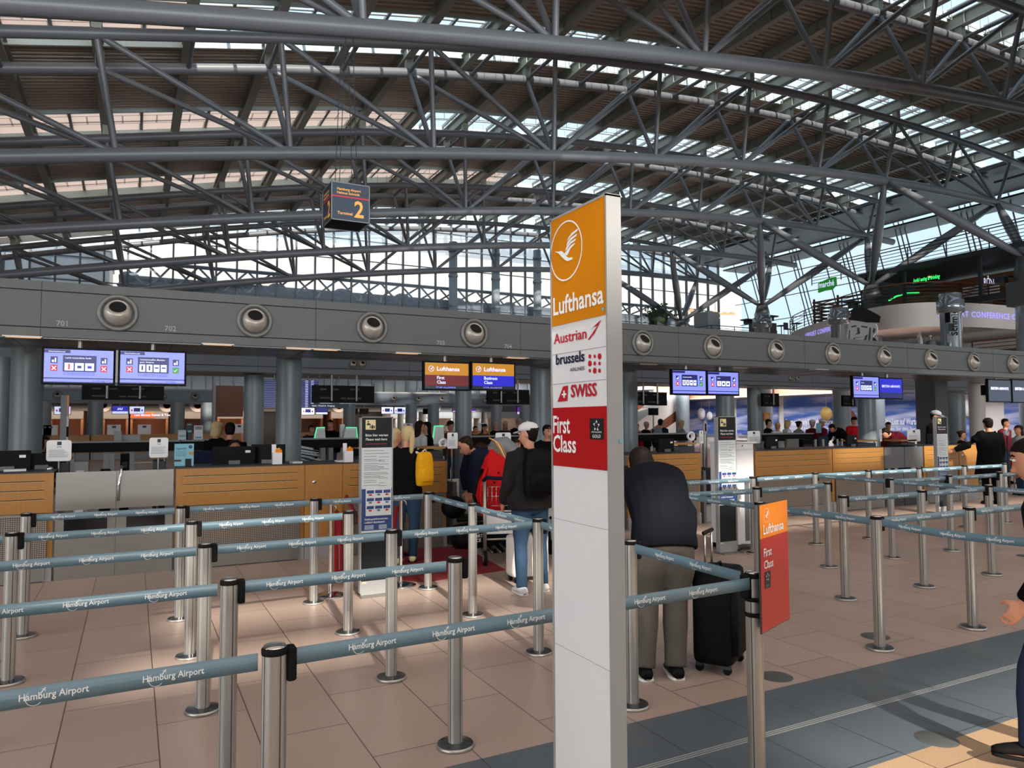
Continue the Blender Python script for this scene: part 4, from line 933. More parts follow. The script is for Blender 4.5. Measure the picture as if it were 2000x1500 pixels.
# photo covered glass columns
for u, wd, zt2, m, lab in ((1640, 26, 7.35, 1, 'shiny round glass column left of the portrait banner'), (1858, 28, 8.2, 2, 'shiny round glass column wrapped in black and white photos, right'), (1489, 22, 6.9, 0, 'shiny round glass column below the nearest roof support foot')):
    p = atX(u, 650, 32.6) if m else atX(u, 640, 34); y = p[1]; x = p[0]; rd = .44; zt2 = atX(u, {0: 612, 1: 602, 2: 574}[m], x)[2]; r = thing('glass_column', lab, 'column', (x, y, 4.3), 'shiny round glass columns')
    b = B(); b.lathe([(rd, 0), (rd, 4.4)], (x, y, 0), 'column', 24); b.lathe([(rd, 4.4), (rd, zt2-.9)], (x, y, 0), 'glass_cyl', 24); b.build('shaft', r); b = B(); b.lathe([(rd, zt2-.9), (rd+.12, zt2-.85), (rd+.12, zt2-.3), (rd+.02, zt2-.25), (rd+.02, zt2)], (x, y, 0), 'glass_cyl', 24); b.build('collar', r)
    if m == 2:
        b = B(); th = math.atan2(-y, -x)
        for k, (a, z0, z1, mm) in enumerate([(-.5, 6.0, 6.9, 'black'), (-.2, 5.6, 5.95, 'dark_grey'), (.15, 6.2, 6.6, 'poster_white'), (-.4, 5.1, 5.5, 'pale_grey')]):
            pts = [(x+(rd+.01)*math.cos(th+a+t), y+(rd+.01)*math.sin(th+a+t)) for t in np.linspace(0, .45, 5)]
            vs = [(q[0], q[1], z) for q in pts for z in (z0, z1)]; b.add(vs, [(2*i, 2*i+2, 2*i+3, 2*i+1) for i in range(4)], mm, True)
        sd_ = Vector((math.sin(th), -math.cos(th), 0)); o = Vector((x, y, 0))+Vector((math.cos(th+.55), math.sin(th+.55), 0))*(rd+.02)
        text(b, 'Schmidt', o+Vector((0, 0, 5.4)), Z_, (math.sin(th+.55), -math.cos(th+.55), 0), .28, 'black', bold=.02); b.build('photo_wrap', r)
# portrait banner, cut to shape
r = thing('portrait_banner', 'black and white cut-out portrait of a smiling man in a dark cap', 'banner', tuple(atX(1688, 650, 31.8)))
o = atX(1650, 690, 31.8); o = Vector((31.8, o[1], o[2])); pu = -(atX(1700, 690, 31.8)[1]-o.y)/50; uxx = Vector((0, -1, 0))
def pp(l): return [((atX(u, v, 31.8)[1]-o.y)*-1, atX(u, v, 31.8)[2]-o.z) for u, v in l]
b = B()
b.prism(pp([(1653, 690), (1657, 668), (1655, 655), (1659, 632), (1668, 624), (1712, 632), (1715, 640), (1714, 650), (1708, 655), (1706, 668), (1722, 690)]), o, uxx, Z_, .06, 'poster_white'); b.build('head', r)
b = B(); oo = o+Vector((-.005, 0, 0))
poly(b, oo, uxx, Z_, pp([(1660, 625), (1658, 622), (1664, 618), (1664, 606), (1670, 601), (1690, 601), (1712, 612), (1722, 618), (1720, 630), (1695, 630), (1678, 627)]), 'logo_black', .07)
poly(b, oo, uxx, Z_, pp([(1705, 670), (1707, 658), (1714, 664), (1730, 690), (1700, 690)]), 'logo_black', .07); b.build('cap', r)
b = B()
for l in ([(1664, 637), (1674, 635), (1675, 638), (1665, 640)], [(1684, 636), (1696, 638), (1696, 641), (1684, 639)], [(1676, 640), (1680, 640), (1682, 652), (1672, 654), (1676, 650)], [(1668, 660), (1690, 657), (1697, 653), (1694, 664), (1682, 670), (1672, 667)],
          [(1700, 640), (1703, 640), (1702, 662), (1696, 676), (1692, 684), (1690, 682), (1697, 668)], [(1708, 640), (1712, 643), (1709, 652), (1706, 648)], [(1660, 645), (1662, 645), (1661, 672), (1659, 668)]): poly(b, oo, uxx, Z_, pp(l), 'mid_grey', .066)
poly(b, oo, uxx, Z_, pp([(1671, 661), (1692, 657), (1689, 664), (1676, 666)]), 'poster_white', .072); b.build('face_print', r)
# restaurant level
r = thing('gallery_restaurant', 'restaurant with brown slatted walls and dark counters on the upper gallery', 'restaurant', (40, 26, 7.4))
b = B()
for i in range(7): b.box((36.9, 27.6, 7.5+.22*i), (37.0, 31.0, 7.6+.22*i), 'brown_wood'); b.box((37, 30.95, 7.5+.22*i), (39, 31.0, 7.6+.22*i), 'brown_wood')
for y in (27.6, 29.3, 31): b.box((37.02, y-.05, 7.4), (37.1, y+.05, 9.1), 'dark_grey')
b.build('slat_wall', r)
b = B(); b.box((36.9, 12, 7.45), (37.0, 27, 7.75), 'dark_grey'); b.box((41.5, 12, 7.45), (41.7, 30, 9.6), 'brown_wood'); b.box((38.2, 21.5, 7.45), (38.8, 26.0, 8.5), 'brown_wood'); b.box((38, 14, 7.45), (38.6, 19.4, 8.4), 'brown_wood')
for i in range(6): b.box((38.15, 20.8+.0*i, 7.7+.15*i), (38.2, 22.6, 7.76+.15*i), 'white')
b.build('counter', r)
b = B(); b.box((36.5, 12, 9.7), (45, 27.5, 9.95), 'dark_grey'); b.box((41.6, 12, 8.7), (41.66, 17.5, 9.6), 'black'); b.box((37.8, 27.4, 9.0), (45, 27.6, 9.95), 'dark_grey')
for y in (13, 17, 21, 25, 27.3): b.box((37, y, 7.4), (37.15, y+.15, 9.7), 'dark_grey')
b.build('canopy', r)
b = B(); p = atX(1783, 552, 37.4); text(b, 'Joyful eating & drinking', (37.4, p[1], p[2]), (0, -1, 0), Z_, .2, 'lamp_green', width=1.5, shear=.3, bold=.02); pts = [atX(u, v, 37.2) for u, v in ((1736, 587), (1750, 579), (1770, 573), (1795, 572))]; b.path(pts, .045, 'lamp_green', 8); b.build('neon_sign', r)
b = B(); p = atX(1922, 558, 40); text(b, 'RÖSTI', (40, p[1], p[2]), (0, -1, 0), Z_, .4, 'scr_white', width=.6, bold=.02); b.build('small_sign', r)
b = B()
for u, v in ((1785, 541), (1800, 538), (1815, 540), (1735, 560), (1862, 575), (1880, 573), (1890, 576)): b.ball(atX(u, v, 39.5), (.09, .09, .07), 'lamp_warm', 8, 5)
b.build('pendant_lamp', r)
r = thing('restaurant_sign', 'green flag shaped restaurant sign reading marché above the gallery', 'sign', tuple(atX(1617, 558, 36.3)))
o = Vector(tuple(atX(1600, 572, 36.3))); f = lambda l: [(-(atX(u, v, 36.3)[1]-o.y), atX(u, v, 36.3)[2]-o.z) for u, v in l]
b = B(); b.prism(f([(1600, 572), (1600, 554), (1610, 549), (1622, 543), (1634, 541), (1635, 557), (1626, 566), (1612, 568)]), o, uxx, Z_, .1, 'scr_green'); b.prism(f([(1600, 572), (1600, 554), (1610, 549), (1622, 543), (1634, 541), (1635, 557), (1626, 566), (1612, 568)]), o+Vector((-.11, 0, 0)), uxx, Z_, -.02, 'leaf') if False else None
b.build('panel', r)
b = B(); p = atX(1602, 563, 36.3); q = atX(1632, 557, 36.3); text(b, 'marché', (36.3, p[1], p[2]), (0, -1, 0), Z_, .34, 'scr_white', width=p[1]-q[1], bold=.02, lift=.12); b.build('lettering', r)
MATS['scr_green'].node_tree.nodes['Principled BSDF'].inputs['Base Color'].default_value = lin((60, 160, 30))
# gallery railings
def railing(pts, label, h=1.0, n=5, post=2.0, mat='dark_grey', top='brown_wood'):
    r = thing('gallery_railing', label, 'railing', pts[0], 'gallery railings'); b = B(); c = B(); d = B()
    for a, q in zip(pts, pts[1:]):
        a = Vector(a); q = Vector(q); L = (q-a).length
        for i in range(n): z = Vector((0, 0, h*(i+.6)/(n+.6))); b.cyl(a+z, q+z, .018, mat, 6)
        c.cyl(a+Vector((0, 0, h)), q+Vector((0, 0, h)), .03, top, 8); k = max(1, int(L/post))
        for i in range(k+1): p = a.lerp(q, i/k); d.cyl(p, p+Vector((0, 0, h)), .03, mat, 6)
    b.build('rods', r); c.build('handrail', r); d.build('posts', r)
railing([(p.x-.05, p.y, 7.46) for p in cv[::6]], 'railing on top of the curved conference fascia')
railing([(36.6, 40, 4.5), (36.6, 26, 4.5)], 'railing of the conference level left of the portrait banner'); railing([(36.4, 21.2, 4.5), (36.4, 12, 4.5)], 'railing of the conference level at the right edge with brown handrail')
railing([(36.9, 31, 9.95), (36.7, 12, 9.95)], 'uppermost railing on the restaurant canopy', top='dark_grey'); railing([(33.9, 48, 7.0), (33.9, 36.6, 7.0), (38, 36.6, 7.0)], 'railing above the beam left of the curved fascia', top='dark_grey')
railing([(46.5, 48, 7.2), (46.5, 28, 7.2)], 'far glass side railing before the blue sky', top='dark_grey')
b = B(); p = atX(1286, 640, 34.5)
rnd = random.Random(3)
for i in range(260):
    c = Vector((rnd.gauss(0, .5), rnd.gauss(0, .5), rnd.gauss(.9, .4)));  b.quad([Vector(p)+c, Vector(p)+c+Vector((rnd.uniform(-.2, .2), rnd.uniform(-.2, .2), .1)), Vector(p)+c+Vector((rnd.uniform(-.2, .2), rnd.uniform(-.2, .2), .2))], 'leaf')
b.ball((p[0], p[1], p[2]+.7), (.75, .75, .65), 'leaf', 12, 8)
r = thing('shrub', 'round dark green shrub on the gallery right of the sign pillar', 'shrub', tuple(p)); b.build('foliage', r); b = B(); b.box((p[0]-.5, p[1]-.5, 6.9), (p[0]+.5, p[1]+.5, p[2]+.4), 'dark_grey'); b.build('planter', r)
p, q = atX(1355, 613, 35), atX(1383, 640, 35); b = B(); b.box((35, q[1], q[2]-.3), (36, p[1], p[2]), 'pale_grey'); single(b, 'grey_box', 'plain grey box standing on the gallery beside the pendant lamps', 'box')
for i, (u, v) in enumerate([(1350, 606), (1396, 610), (1415, 612), (1398, 620), (1428, 612)]):
    p = atX(u, v, 38); b = B(); b.lathe([(.0, .12), (.1, .1), (.35, -.05), (.33, -.08), (0, -.02)], p, 'lamp_warm' if i != 3 else 'chrome', 16); b.cyl(p, (p[0], p[1], p[2]+1.2), .01, 'dark_grey', 5); single(b, 'pendant_lamp', 'small round pendant lamp above the gallery tables, '+['leftmost', 'second from the left, upper', 'middle', 'lower one of the cluster', 'rightmost'][i], 'lamp', 'pendant lamps over the gallery tables')
for i, u in enumerate((1497, 1526, 1556)):
    p = atX(u, 640, 38); b = B(); z = 7.2; y = p[1]; b.lathe([(0, z+.75), (.35, z+.75), (.35, z+.72), (.03, z+.7), (.03, z)], (p[0], y, 0), 'dark_grey', 14); b.box((p[0]-.2, y+.5, z+.42), (p[0]+.2, y+.9, z+.46), 'dark_grey'); b.box((p[0]-.2, y+.86, z+.46), (p[0]+.2, y+.9, z+.9), 'dark_grey')
    for dx in (-.17, .17):
        for dy in (.53, .87): b.cyl((p[0]+dx, y+dy, z), (p[0]+dx, y+dy, z+.42), .015, 'dark_grey', 5)
    single(b, 'cafe_table', 'dark cafe table with a chair on the gallery, '+['left one beside the plinth', 'middle one', 'right one by the curved fascia'][i], 'table', 'cafe tables on the gallery')
# ================================================================== QUEUE POSTS AND TAPES
def make_post():
    r = thing('queue_post', '', 'queue barrier post', (0, 0, 0)); c = (0, 0, 0)
    b = B(); b.lathe([(0, .0), (.094, 0), (.098, .004), (.097, .013), (.092, .018)], c, 'alu', 40); b.lathe([(.092, .018), (.07, .022), (.04, .026)], c, 'base_metal', 40); b.build('base', r)
    b = B(); n = 40; prof = []                              # extruded tube with four slots
    for i in range(n):
        a = 2*PI*i/n; rr = .0345 if i % 10 == 0 else .038; prof.append((rr*math.cos(a+.4), rr*math.sin(a+.4)))
    b.add([(x, y, z) for z in (.02, .942) for x, y in prof], [(i, (i+1) % n, n+(i+1) % n, n+i) for i in range(n)], 'alu', False)
    for i in range(0, n, 10): b.add([(prof[i][0]*1.035+dx*-math.sin(2*PI*i/n+.4), prof[i][1]*1.035+dx*math.cos(2*PI*i/n+.4), z) for dx, z in ((-.0016, .03), (.0016, .03), (.0016, .94), (-.0016, .94))], [(0, 1, 2, 3)], 'dark_grey')
    b.build('tube', r)
    b = B(); b.lathe([(.0395, .935), (.0405, .94), (.0405, .952), (.036, .957), (.034, .957)], c, 'rubber', 30); b.build('collar', r)
    b = B(); b.lathe([(.036, .956), (.034, .962), (0, .963)], c, 'chrome', 30); b.build('cap', r)
    b = B(); b.obox((.050, 0, .90), (.03, .05, .105), 'rubber', bev=.006); b.build('cassette', r)
    return r
NP = [0]; post0 = make_post()
def post(x, y, label, rz=0):
    if NP[0] == 0: r = post0; r.location = (x, y, 0); r.rotation_euler = (0, 0, rz); r['label'] = label; NP[0] = 1
    else: r = dup(post0, (x, y, 0), rz, label)
    r['group'] = 'queue barrier posts'
PQ = 'aluminium queue post '
PL = {(.41, 2.42): 'nearest to the viewer at the bottom left, with large chrome cap', (.40, 3.54): 'second nearest in the left field, just left of the closest post', (1.50, 3.54): 'at the end of the bright tape, alone in the middle foreground',
 (2.62, 3.54): 'just right of the white sign pillar at the bending person', (.39, 4.65): 'in the left field, standing right behind the second nearest post', (1.52, 4.65): 'in front of the wait-here board', (2.62, 4.65): 'in front of the man in the white cap',
 (-.68, 5.73): 'at the left edge with black cassette towards the steel gates', (.39, 5.75): 'third from the left edge, in front of the gates\' right end', (1.54, 5.8): 'left of the wait-here board, at the end of a bright tape', (2.62, 5.8): 'before the luggage trolley, left of the white capped man',
 (-.73, 6.9): 'slightly right of the leftmost post, farther back', (.38, 6.87): 'in front of the corner between steel gate and wide desk', (1.51, 6.9): 'before the plain beech door panel, next to the velvet rope stands', (2.65, 6.95): 'at the red carpet, where the tape turns towards the viewer',
 (4.85, 3.56): 'nearest one of the right field, where the sunlit tape starts', (5.98, 3.56): 'right field, front row, near the walking woman', (5.91, 4.68): 'right field, second row, first right of the red plate', (7.03, 4.65): 'right field, second row, in the middle', (8.2, 4.66): 'right field, second row, where three tapes meet near the woman\'s head',
 (7.03, 5.77): 'right field, third row, upper right of the red plate', (8.14, 5.77): 'right field, third row, with cassettes on both sides', (9.25, 5.74): 'right field, third row, in front of the third wait-here board', (10.38, 5.75): 'right field, third row, by the man in the long coat',
 (8.17, 6.9): 'right field, back row, before the sunlit desks', (9.22, 6.88): 'right field, back row, before the second sunlit desk', (10.33, 6.86): 'right field, back row, left of the third wait-here board', (11.47, 6.88): 'right field, back row, right of the third wait-here board', (12.5, 6.85): 'right field, back row, farthest right before the man in the long coat',
 (6.93, 6.8): 'right field, back row, beside the white cabinet', (5.87, 5.71): 'right field, half hidden behind the top of the red plate, upper one', (4.82, 4.66): 'right field, directly behind the red plate, nearest of three in line'}
for (x, y), l in PL.items(): post(x, y, PQ+l, 0 if x < 4 else (PI if (x > 7.5 and y < 6.5) else 0))
post(2.565, 2.525, 'aluminium queue post carrying the orange and red plate', PI)
for x, y in ((-.7, 3.54), (-.7, 4.65), (4.82, 5.75), (4.82, 6.88)): post(x, y, PQ+{(-.7, 3.54): 'just outside the left edge, holding the bright tape', (-.7, 4.65): 'outside the left edge, holding the third tape', (4.82, 5.75): 'hidden behind the bending person', (4.82, 6.88): 'hidden behind the white sign pillar'}[(x, y)])
b_ = B()
def tape(a, q, label, sag=.0, off=.05, side=1):
    A = Vector((*a, 0)); Q = Vector((*q, 0)); d = (Q-A).normalized(); A = A+d*off; Q = Q-d*off; L = (Q-A).length
    nrm = Vector((d.y, -d.x, 0))
    if nrm.dot(A-Vector((0, 0, 0))) > 0: nrm = -nrm         # printed side towards the hall
    ux_ = d if d.cross(Vector((0, 0, 1))).dot(nrm) > 0 else -d
    root = thing('barrier_tape', label, 'barrier tape', tuple((A+Q)/2+Vector((0, 0, .91))), 'grey blue printed barrier tapes')
    N = 10; b = B(); vs = []
    def pt(t, z, o=0):
        s = math.sin(PI*t)*sag; return A.lerp(Q, t)+nrm*(o+.003*math.sin(7*t)*(1 if sag else 0))+Vector((0, 0, z-s))
    for i in range(N+1):
        t = i/N
        for z in (.89, .944):
            for o in (.0008, -.0008): vs.append(pt(t, z, o))
    fs = []
    for i in range(N):
        k = 4*i; m = k+4
        fs += [(k, m, m+2, k+2), (k+1, k+3, m+3, m+1), (k+2, m+2, m+3, k+3), (k, k+1, m+1, m)]
    b.add(vs, fs, 'tape', True); rib = b.build('ribbon', root)
    b = B(); n = max(1, int(L/.30)); V, F, wd = glyphs('Hamburg Airport', .012)
    k = .165/wd; st = A if ux_.dot(d) > 0 else Q
    for i in range(n):
        s0 = (L-.30*n)/2+.30*i+.06
        def place(x, y):
            s = s0+x; t = s/L if ux_.dot(d) > 0 else 1-s/L
            return pt(t, .908+y, .0014)
        b.add([place(p[0]*k, p[1]*k*1.15) for p in V], F, 'print_white')
        arc = [(math.cos(a)*r, math.sin(a)*r) for r in (.021, .0196) for a in np.linspace(2.3, 5.6, 9)]
        b.add([place(.035+x, .004+y) for x, y in arc], [(j, j+1, 10+j, 9+j) for j in range(8)], 'print_white')
        b.add([place(*p) for p in ((.048, .014), (.06, .03), (.062, .0285), (.051, .013))], [(0, 1, 2, 3)], 'print_white')
        b.add([place(*p) for p in ((.050, .026), (.058, .024), (.062, .016), (.060, .027))], [(0, 1, 2, 3)], 'print_white')
    b.build('lettering', rib)
TP = [((-.75, 2.40), (.41, 2.42), 'wide near tape running from the left edge to the closest post'), ((.41, 2.42), (2.565, 2.50), 'tape from closest post past the sign pillar to the red plate'),
 ((-.7, 3.54), (.40, 3.54), 'bright tape from the left edge to the second nearest post'), ((.40, 3.54), (1.50, 3.54), 'bright tape ending at the lone post in the middle foreground'),
 ((-.7, 4.65), (.39, 4.65), 'third tape from the front at the left edge'), ((.39, 4.65), (1.52, 4.65), 'dark tape running in front of the foot of the wait-here board'), ((1.52, 4.65), (2.62, 4.65), 'dark tape before the trolley, ending at the white capped man'),
 ((-1.8, 5.73), (-.68, 5.73), 'stub of tape cut by the left edge'), ((-.68, 5.73), (.39, 5.75), 'tape across the black windows of the steel gates'), ((.39, 5.75), (1.54, 5.8), 'sunlit pale tape across the perforated desk front'),
 ((-.73, 6.9), (.38, 6.87), 'rearmost tape in front of the steel gates'), ((.38, 6.87), (1.51, 6.9), 'rearmost tape along the wide wooden desk'), ((1.51, 6.9), (2.65, 6.95), 'rearmost tape passing behind the wait-here board to the red carpet'),
 ((2.65, 6.95), (2.62, 5.8), 'slanting tape from the red carpet towards the viewer'), ((2.62, 5.8), (2.62, 4.65), 'slanting tape in front of the trolley basket'), ((2.62, 4.65), (2.62, 3.54), 'slanting tape vanishing behind the sign pillar'), ((2.62, 3.54), (2.58, 2.57), 'sunlit slanting tape across the bending person to the red plate'),
 ((4.82, 6.88), (6.93, 6.8), 'rear tape passing behind the middle wait-here board'), ((4.82, 5.75), (5.87, 5.71), 'short tape between bending person and red plate, upper'), ((4.82, 5.75), (4.82, 4.66), 'slanting tape between bending person and red plate, lower'),
 ((6.93, 6.8), (8.17, 6.9), 'rear tape in front of the first sunlit desk'), ((8.17, 6.9), (9.22, 6.88), 'rear tape in front of the second sunlit desk'), ((9.22, 6.88), (10.33, 6.86), 'rear tape in front of the dark gates'), ((10.33, 6.86), (11.47, 6.88), 'rear tape crossing the third wait-here board'), ((11.47, 6.88), (12.5, 6.85), 'rear tape before the man in the long coat'),
 ((5.87, 5.71), (7.03, 5.77), 'tape just above the red plate, ending at a post'), ((8.17, 6.9), (8.14, 5.77), 'slanting tape from the back row in front of the sunlit desks'), ((8.14, 5.77), (9.25, 5.74), 'third row tape right of the double cassette post'), ((9.25, 5.74), (10.38, 5.75), 'third row tape before the man in the long coat'), ((10.38, 5.75), (11.5, 5.75), 'third row tape leading to the right edge'),
 ((8.14, 5.77), (8.2, 4.66), 'long slanting tape crossing the third row tape'), ((8.2, 4.66), (8.2, 3.5), 'slanting tape reaching the woman\'s face'), ((5.91, 4.68), (7.03, 4.65), 'second row tape, left span'), ((7.03, 4.65), (8.2, 4.66), 'second row tape, right span'),
 ((4.85, 3.56), (5.98, 3.56), 'front row tape from the nearest right hand post'), ((5.98, 3.56), (7.1, 3.56), 'front row tape running to the right edge behind the woman'), ((4.82, 4.66), (4.85, 3.56), 'slanting tape from the red plate to the nearest right hand post')]
for a, q, l in TP: tape(a, q, 'grey blue barrier tape, '+l.replace('tape ', '', 1))
tape((4.85, 3.56), (4.85, 2.42), 'sunlit crinkled grey blue tape from the nearest right hand post towards the walking woman', sag=.02)

# ================================================================== WHITE SIGN PILLAR
PX, PY0, PY1, PT = 1.352, 1.93, 2.29, .05
r = thing('sign_pillar', 'tall white pillar sign with yellow top panel and red First Class panel', 'sign pillar', (PX, 2.1, 0))
b = B(); b.box((PX, PY0+.005, 0), (PX+PT, PY1-.005, 2.395), 'white'); b.build('body', r)
b = B(); b.box((PX-.004, PY0, 0), (PX+PT+.004, PY0+.008, 2.4), 'pale_grey'); b.box((PX-.004, PY1-.008, 0), (PX+PT+.004, PY1, 2.4), 'pale_grey'); b.box((PX-.004, PY0, 2.394), (PX+PT+.004, PY1, 2.402), 'pale_grey'); b.build('edge_profile', r)
def pz(v, u=1073): return atX(u, v, PX)[2]
zy, zr1, zr0 = pz(640), pz(797), pz(908); W_ = PY1-PY0-.02; O = (PX, PY1-.01, 0); UX = (0, -1, 0)
b = B(); b.box((PX-.003, PY0+.01, zy), (PX, PY1-.01, 2.394), 'sign_yellow'); yp = b.build('yellow_panel', r)
b = B(); b.box((PX-.003, PY0+.01, zr0), (PX, PY1-.01, zr1), 'sign_red'); rp = b.build('red_panel', r)
b = B(); zz = lambda z: (PX, PY1-.01, z)
def pxy(u, v): p = atX(u, v, PX); return (PY1-.01-p[1], p[2])
for v in (695, 752): z = pz(v); b.box((PX-.001, PY0+.01, z), (PX, PY1-.01, z+.002), 'pale_grey')
for z in (pz(1010), pz(1250)): b.box((PX-.0008, PY0+.01, z), (PX, PY1-.01, z+.0015), 'pale_grey')
b.build('panel_joint', r)
b = B(); cx, cy = pxy(1107, 490); x1, _ = pxy(1078, 490); rad = cx-x1; rad = (pxy(1107, 432)[1]-pxy(1107, 549)[1])/2
crane(b, O, UX, Z_, cx, cy, rad, 'print_white', .05, .004)
def ptxt(s, u0, v0, u1, hcap, mat, bold=.01, lift=.004, **k):
    a = pxy(u0, v0); q = pxy(u1, v0); text(b, s, (PX, PY1-.01-a[0]-.009, a[1]), UX, Z_, hcap, mat, width=q[0]-a[0]-.009, bold=bold, lift=lift, **k); return q[0]-a[0]
ptxt('Lufthansa', 1080, 617, 1181, .062, 'print_white', .018); b.build('crane_emblem', yp)
b = B(); ptxt('Austrian', 1081, 673, 1147, .036, 'logo_red', .008)
a = pxy(1149, 664); poly(b, (PX, PY1-.01, 0), UX, Z_, [(a[0], a[1]), (a[0]+.058, a[1]+.040), (a[0]+.035, a[1]+.040), (a[0]+.022, a[1]+.032), (a[0]+.08, a[1]+.058), (a[0]+.028, a[1]+.006), (a[0]+.036, a[1]+.020), (a[0]+.012, a[1]+.0)], 'logo_red', .003)
ptxt('brussels', 1085, 713, 1143, .036, 'logo_navy', .02); ptxt('AIRLINES', 1112, 726, 1143, .012, 'logo_navy')
for i in range(3):
    for j in range(3):
        q = pxy(1153+9.5*i, 724-14*j-.0); disc(b, (PX, PY1-.01, 0), UX, Z_, q[0], q[1], [.006, .010, .007][(i+j) % 3], 'logo_red', .003, 14)
ptxt('SWISS', 1114, 776, 1167, .042, 'logo_red', .02)
f = lambda l: [pxy(u, v) for u, v in l]
poly(b, (PX, PY1-.01, 0), UX, Z_, f([(1090, 785), (1101, 755), (1110, 753), (1109, 783)]), 'logo_red', .003)
poly(b, (PX, PY1-.01, 0), UX, Z_, f([(1102, 763), (1105, 763), (1105, 768), (1108, 768), (1108, 771), (1105, 772), (1105, 777), (1102, 777), (1102, 772), (1099, 772), (1099, 769), (1102, 769)]), 'print_white', .004)
b.build('airline_lettering', r)
b = B(); ptxt('First', 1080, 845, 1115, .060, 'print_white', .018); ptxt('Class', 1080, 881, 1127, .058, 'print_white', .018); b.build('class_lettering', rp)
b = B(); q0, q1 = pxy(1154, 858), pxy(1181, 817); o = (PX, PY1-.01, 0); rect(b, o, UX, Z_, q0[0], q0[1], q1[0], q1[1], 'logo_black', .004); cx, cy = (q0[0]+q1[0])/2, q0[1]*.35+q1[1]*.65
for i in range(5):
    a = PI/2+2*PI*i/5; ps = [(cx+.020*math.cos(a), cy+.020*math.sin(a)), (cx+.008*math.cos(a+.55), cy+.008*math.sin(a+.55)), (cx+.012*math.cos(a-.1), cy+.012*math.sin(a-.1)), (cx+.0125*math.cos(a-.6), cy+.0125*math.sin(a-.6))]; poly(b, o, UX, Z_, ps, 'print_white', .005)
text(b, 'STAR ALLIANCE', (PX, PY1-.01-q0[0]-.012, q0[1]+.022), UX, Z_, .005, 'print_white', width=q1[0]-q0[0]-.024, lift=.005); text(b, 'GOLD', (PX, PY1-.01-q0[0]-.017, q0[1]+.006), UX, Z_, .010, 'print_white', width=q1[0]-q0[0]-.034, lift=.005); b.build('star_badge', rp)
b = B(); q = pxy(1180, 604); disc(b, o, UX, Z_, q[0], q[1], .0075, 'dot_blue', .005, 6); p = atY(1212, 861, PY0); disc(b, (p[0], PY0, p[2]), X_, Z_, 0, 0, .008, 'dot_blue', .003, 6); b.build('sticker', r)

# orange and red plate on its post
P0, P1 = Vector((2.507, 2.425, 0)), Vector((2.822, 2.55, 0)); d = (P1-P0).normalized(); L = (P1-P0).length; nn = Vector((d.y, -d.x, 0)); z0, z1 = .708, 1.281
r = thing('sign_plate', 'orange and red First Class plate clamped on the queue post in front right', 'sign', tuple((P0+P1)/2+Vector((0, 0, z0))))
def plate(b, a, q, zl, zh, t0, t1, mat): b.add([tuple(P0+d*s+nn*t+Vector((0, 0, z))) for z in (zl, zh) for s, t in ((a, t0), (q, t0), (q, t1), (a, t1))], [(3, 2, 1, 0), (4, 5, 6, 7), (0, 1, 5, 4), (1, 2, 6, 5), (2, 3, 7, 6), (3, 0, 4, 7)], mat)
b = B(); plate(b, 0, L, z0, z1, -.006, .0, 'dark_grey'); b.build('backing', r); zm = 1.128
b = B(); plate(b, .004, L-.002, zm, z1-.003, 0, .002, 'sign_orange'); b.build('orange_panel', r); b = B(); plate(b, .004, L-.002, z0+.004, zm, 0, .002, 'sign_brick'); b.build('red_panel', r)
b = B(); oo = P0+nn*.002; crane(b, oo, d, Z_, .075, 1.228, .033, 'print_white', .05); text(b, 'Lufthansa', oo+d*.035+Vector((0, 0, 1.145)), d, Z_, .042, 'print_white', width=.245, bold=.018); text(b, 'First', oo+d*.035+Vector((0, 0, 1.045)), d, Z_, .036, 'print_white', bold=.015); text(b, 'Class', oo+d*.035+Vector((0, 0, .99)), d, Z_, .036, 'print_white', bold=.015)
rect(b, oo, d, Z_, .04, .90, .11, .975, 'logo_black', .001)
for i in range(5):
    a = PI/2+2*PI*i/5; cx, cy = .075, .95; poly(b, oo, d, Z_, [(cx+.02*math.cos(a), cy+.02*math.sin(a)), (cx+.008*math.cos(a+.55), cy+.008*math.sin(a+.55)), (cx+.012*math.cos(a-.1), cy+.012*math.sin(a-.1)), (cx+.0125*math.cos(a-.6), cy+.0125*math.sin(a-.6))], 'print_white', .002)
text(b, 'GOLD', oo+d*.052+Vector((0, 0, .908)), d, Z_, .009, 'pale_grey'); b.build('lettering', r)
b = B()
for z in (.76, .83): b.lathe([(.041, z), (.043, z+.002), (.043, z+.018), (.041, z+.02)], (2.565, 2.525, 0), 'rubber', 20); b.box((2.545, 2.452, z), (2.56, 2.49, z+.02), 'rubber')
b.build('clamp', r)

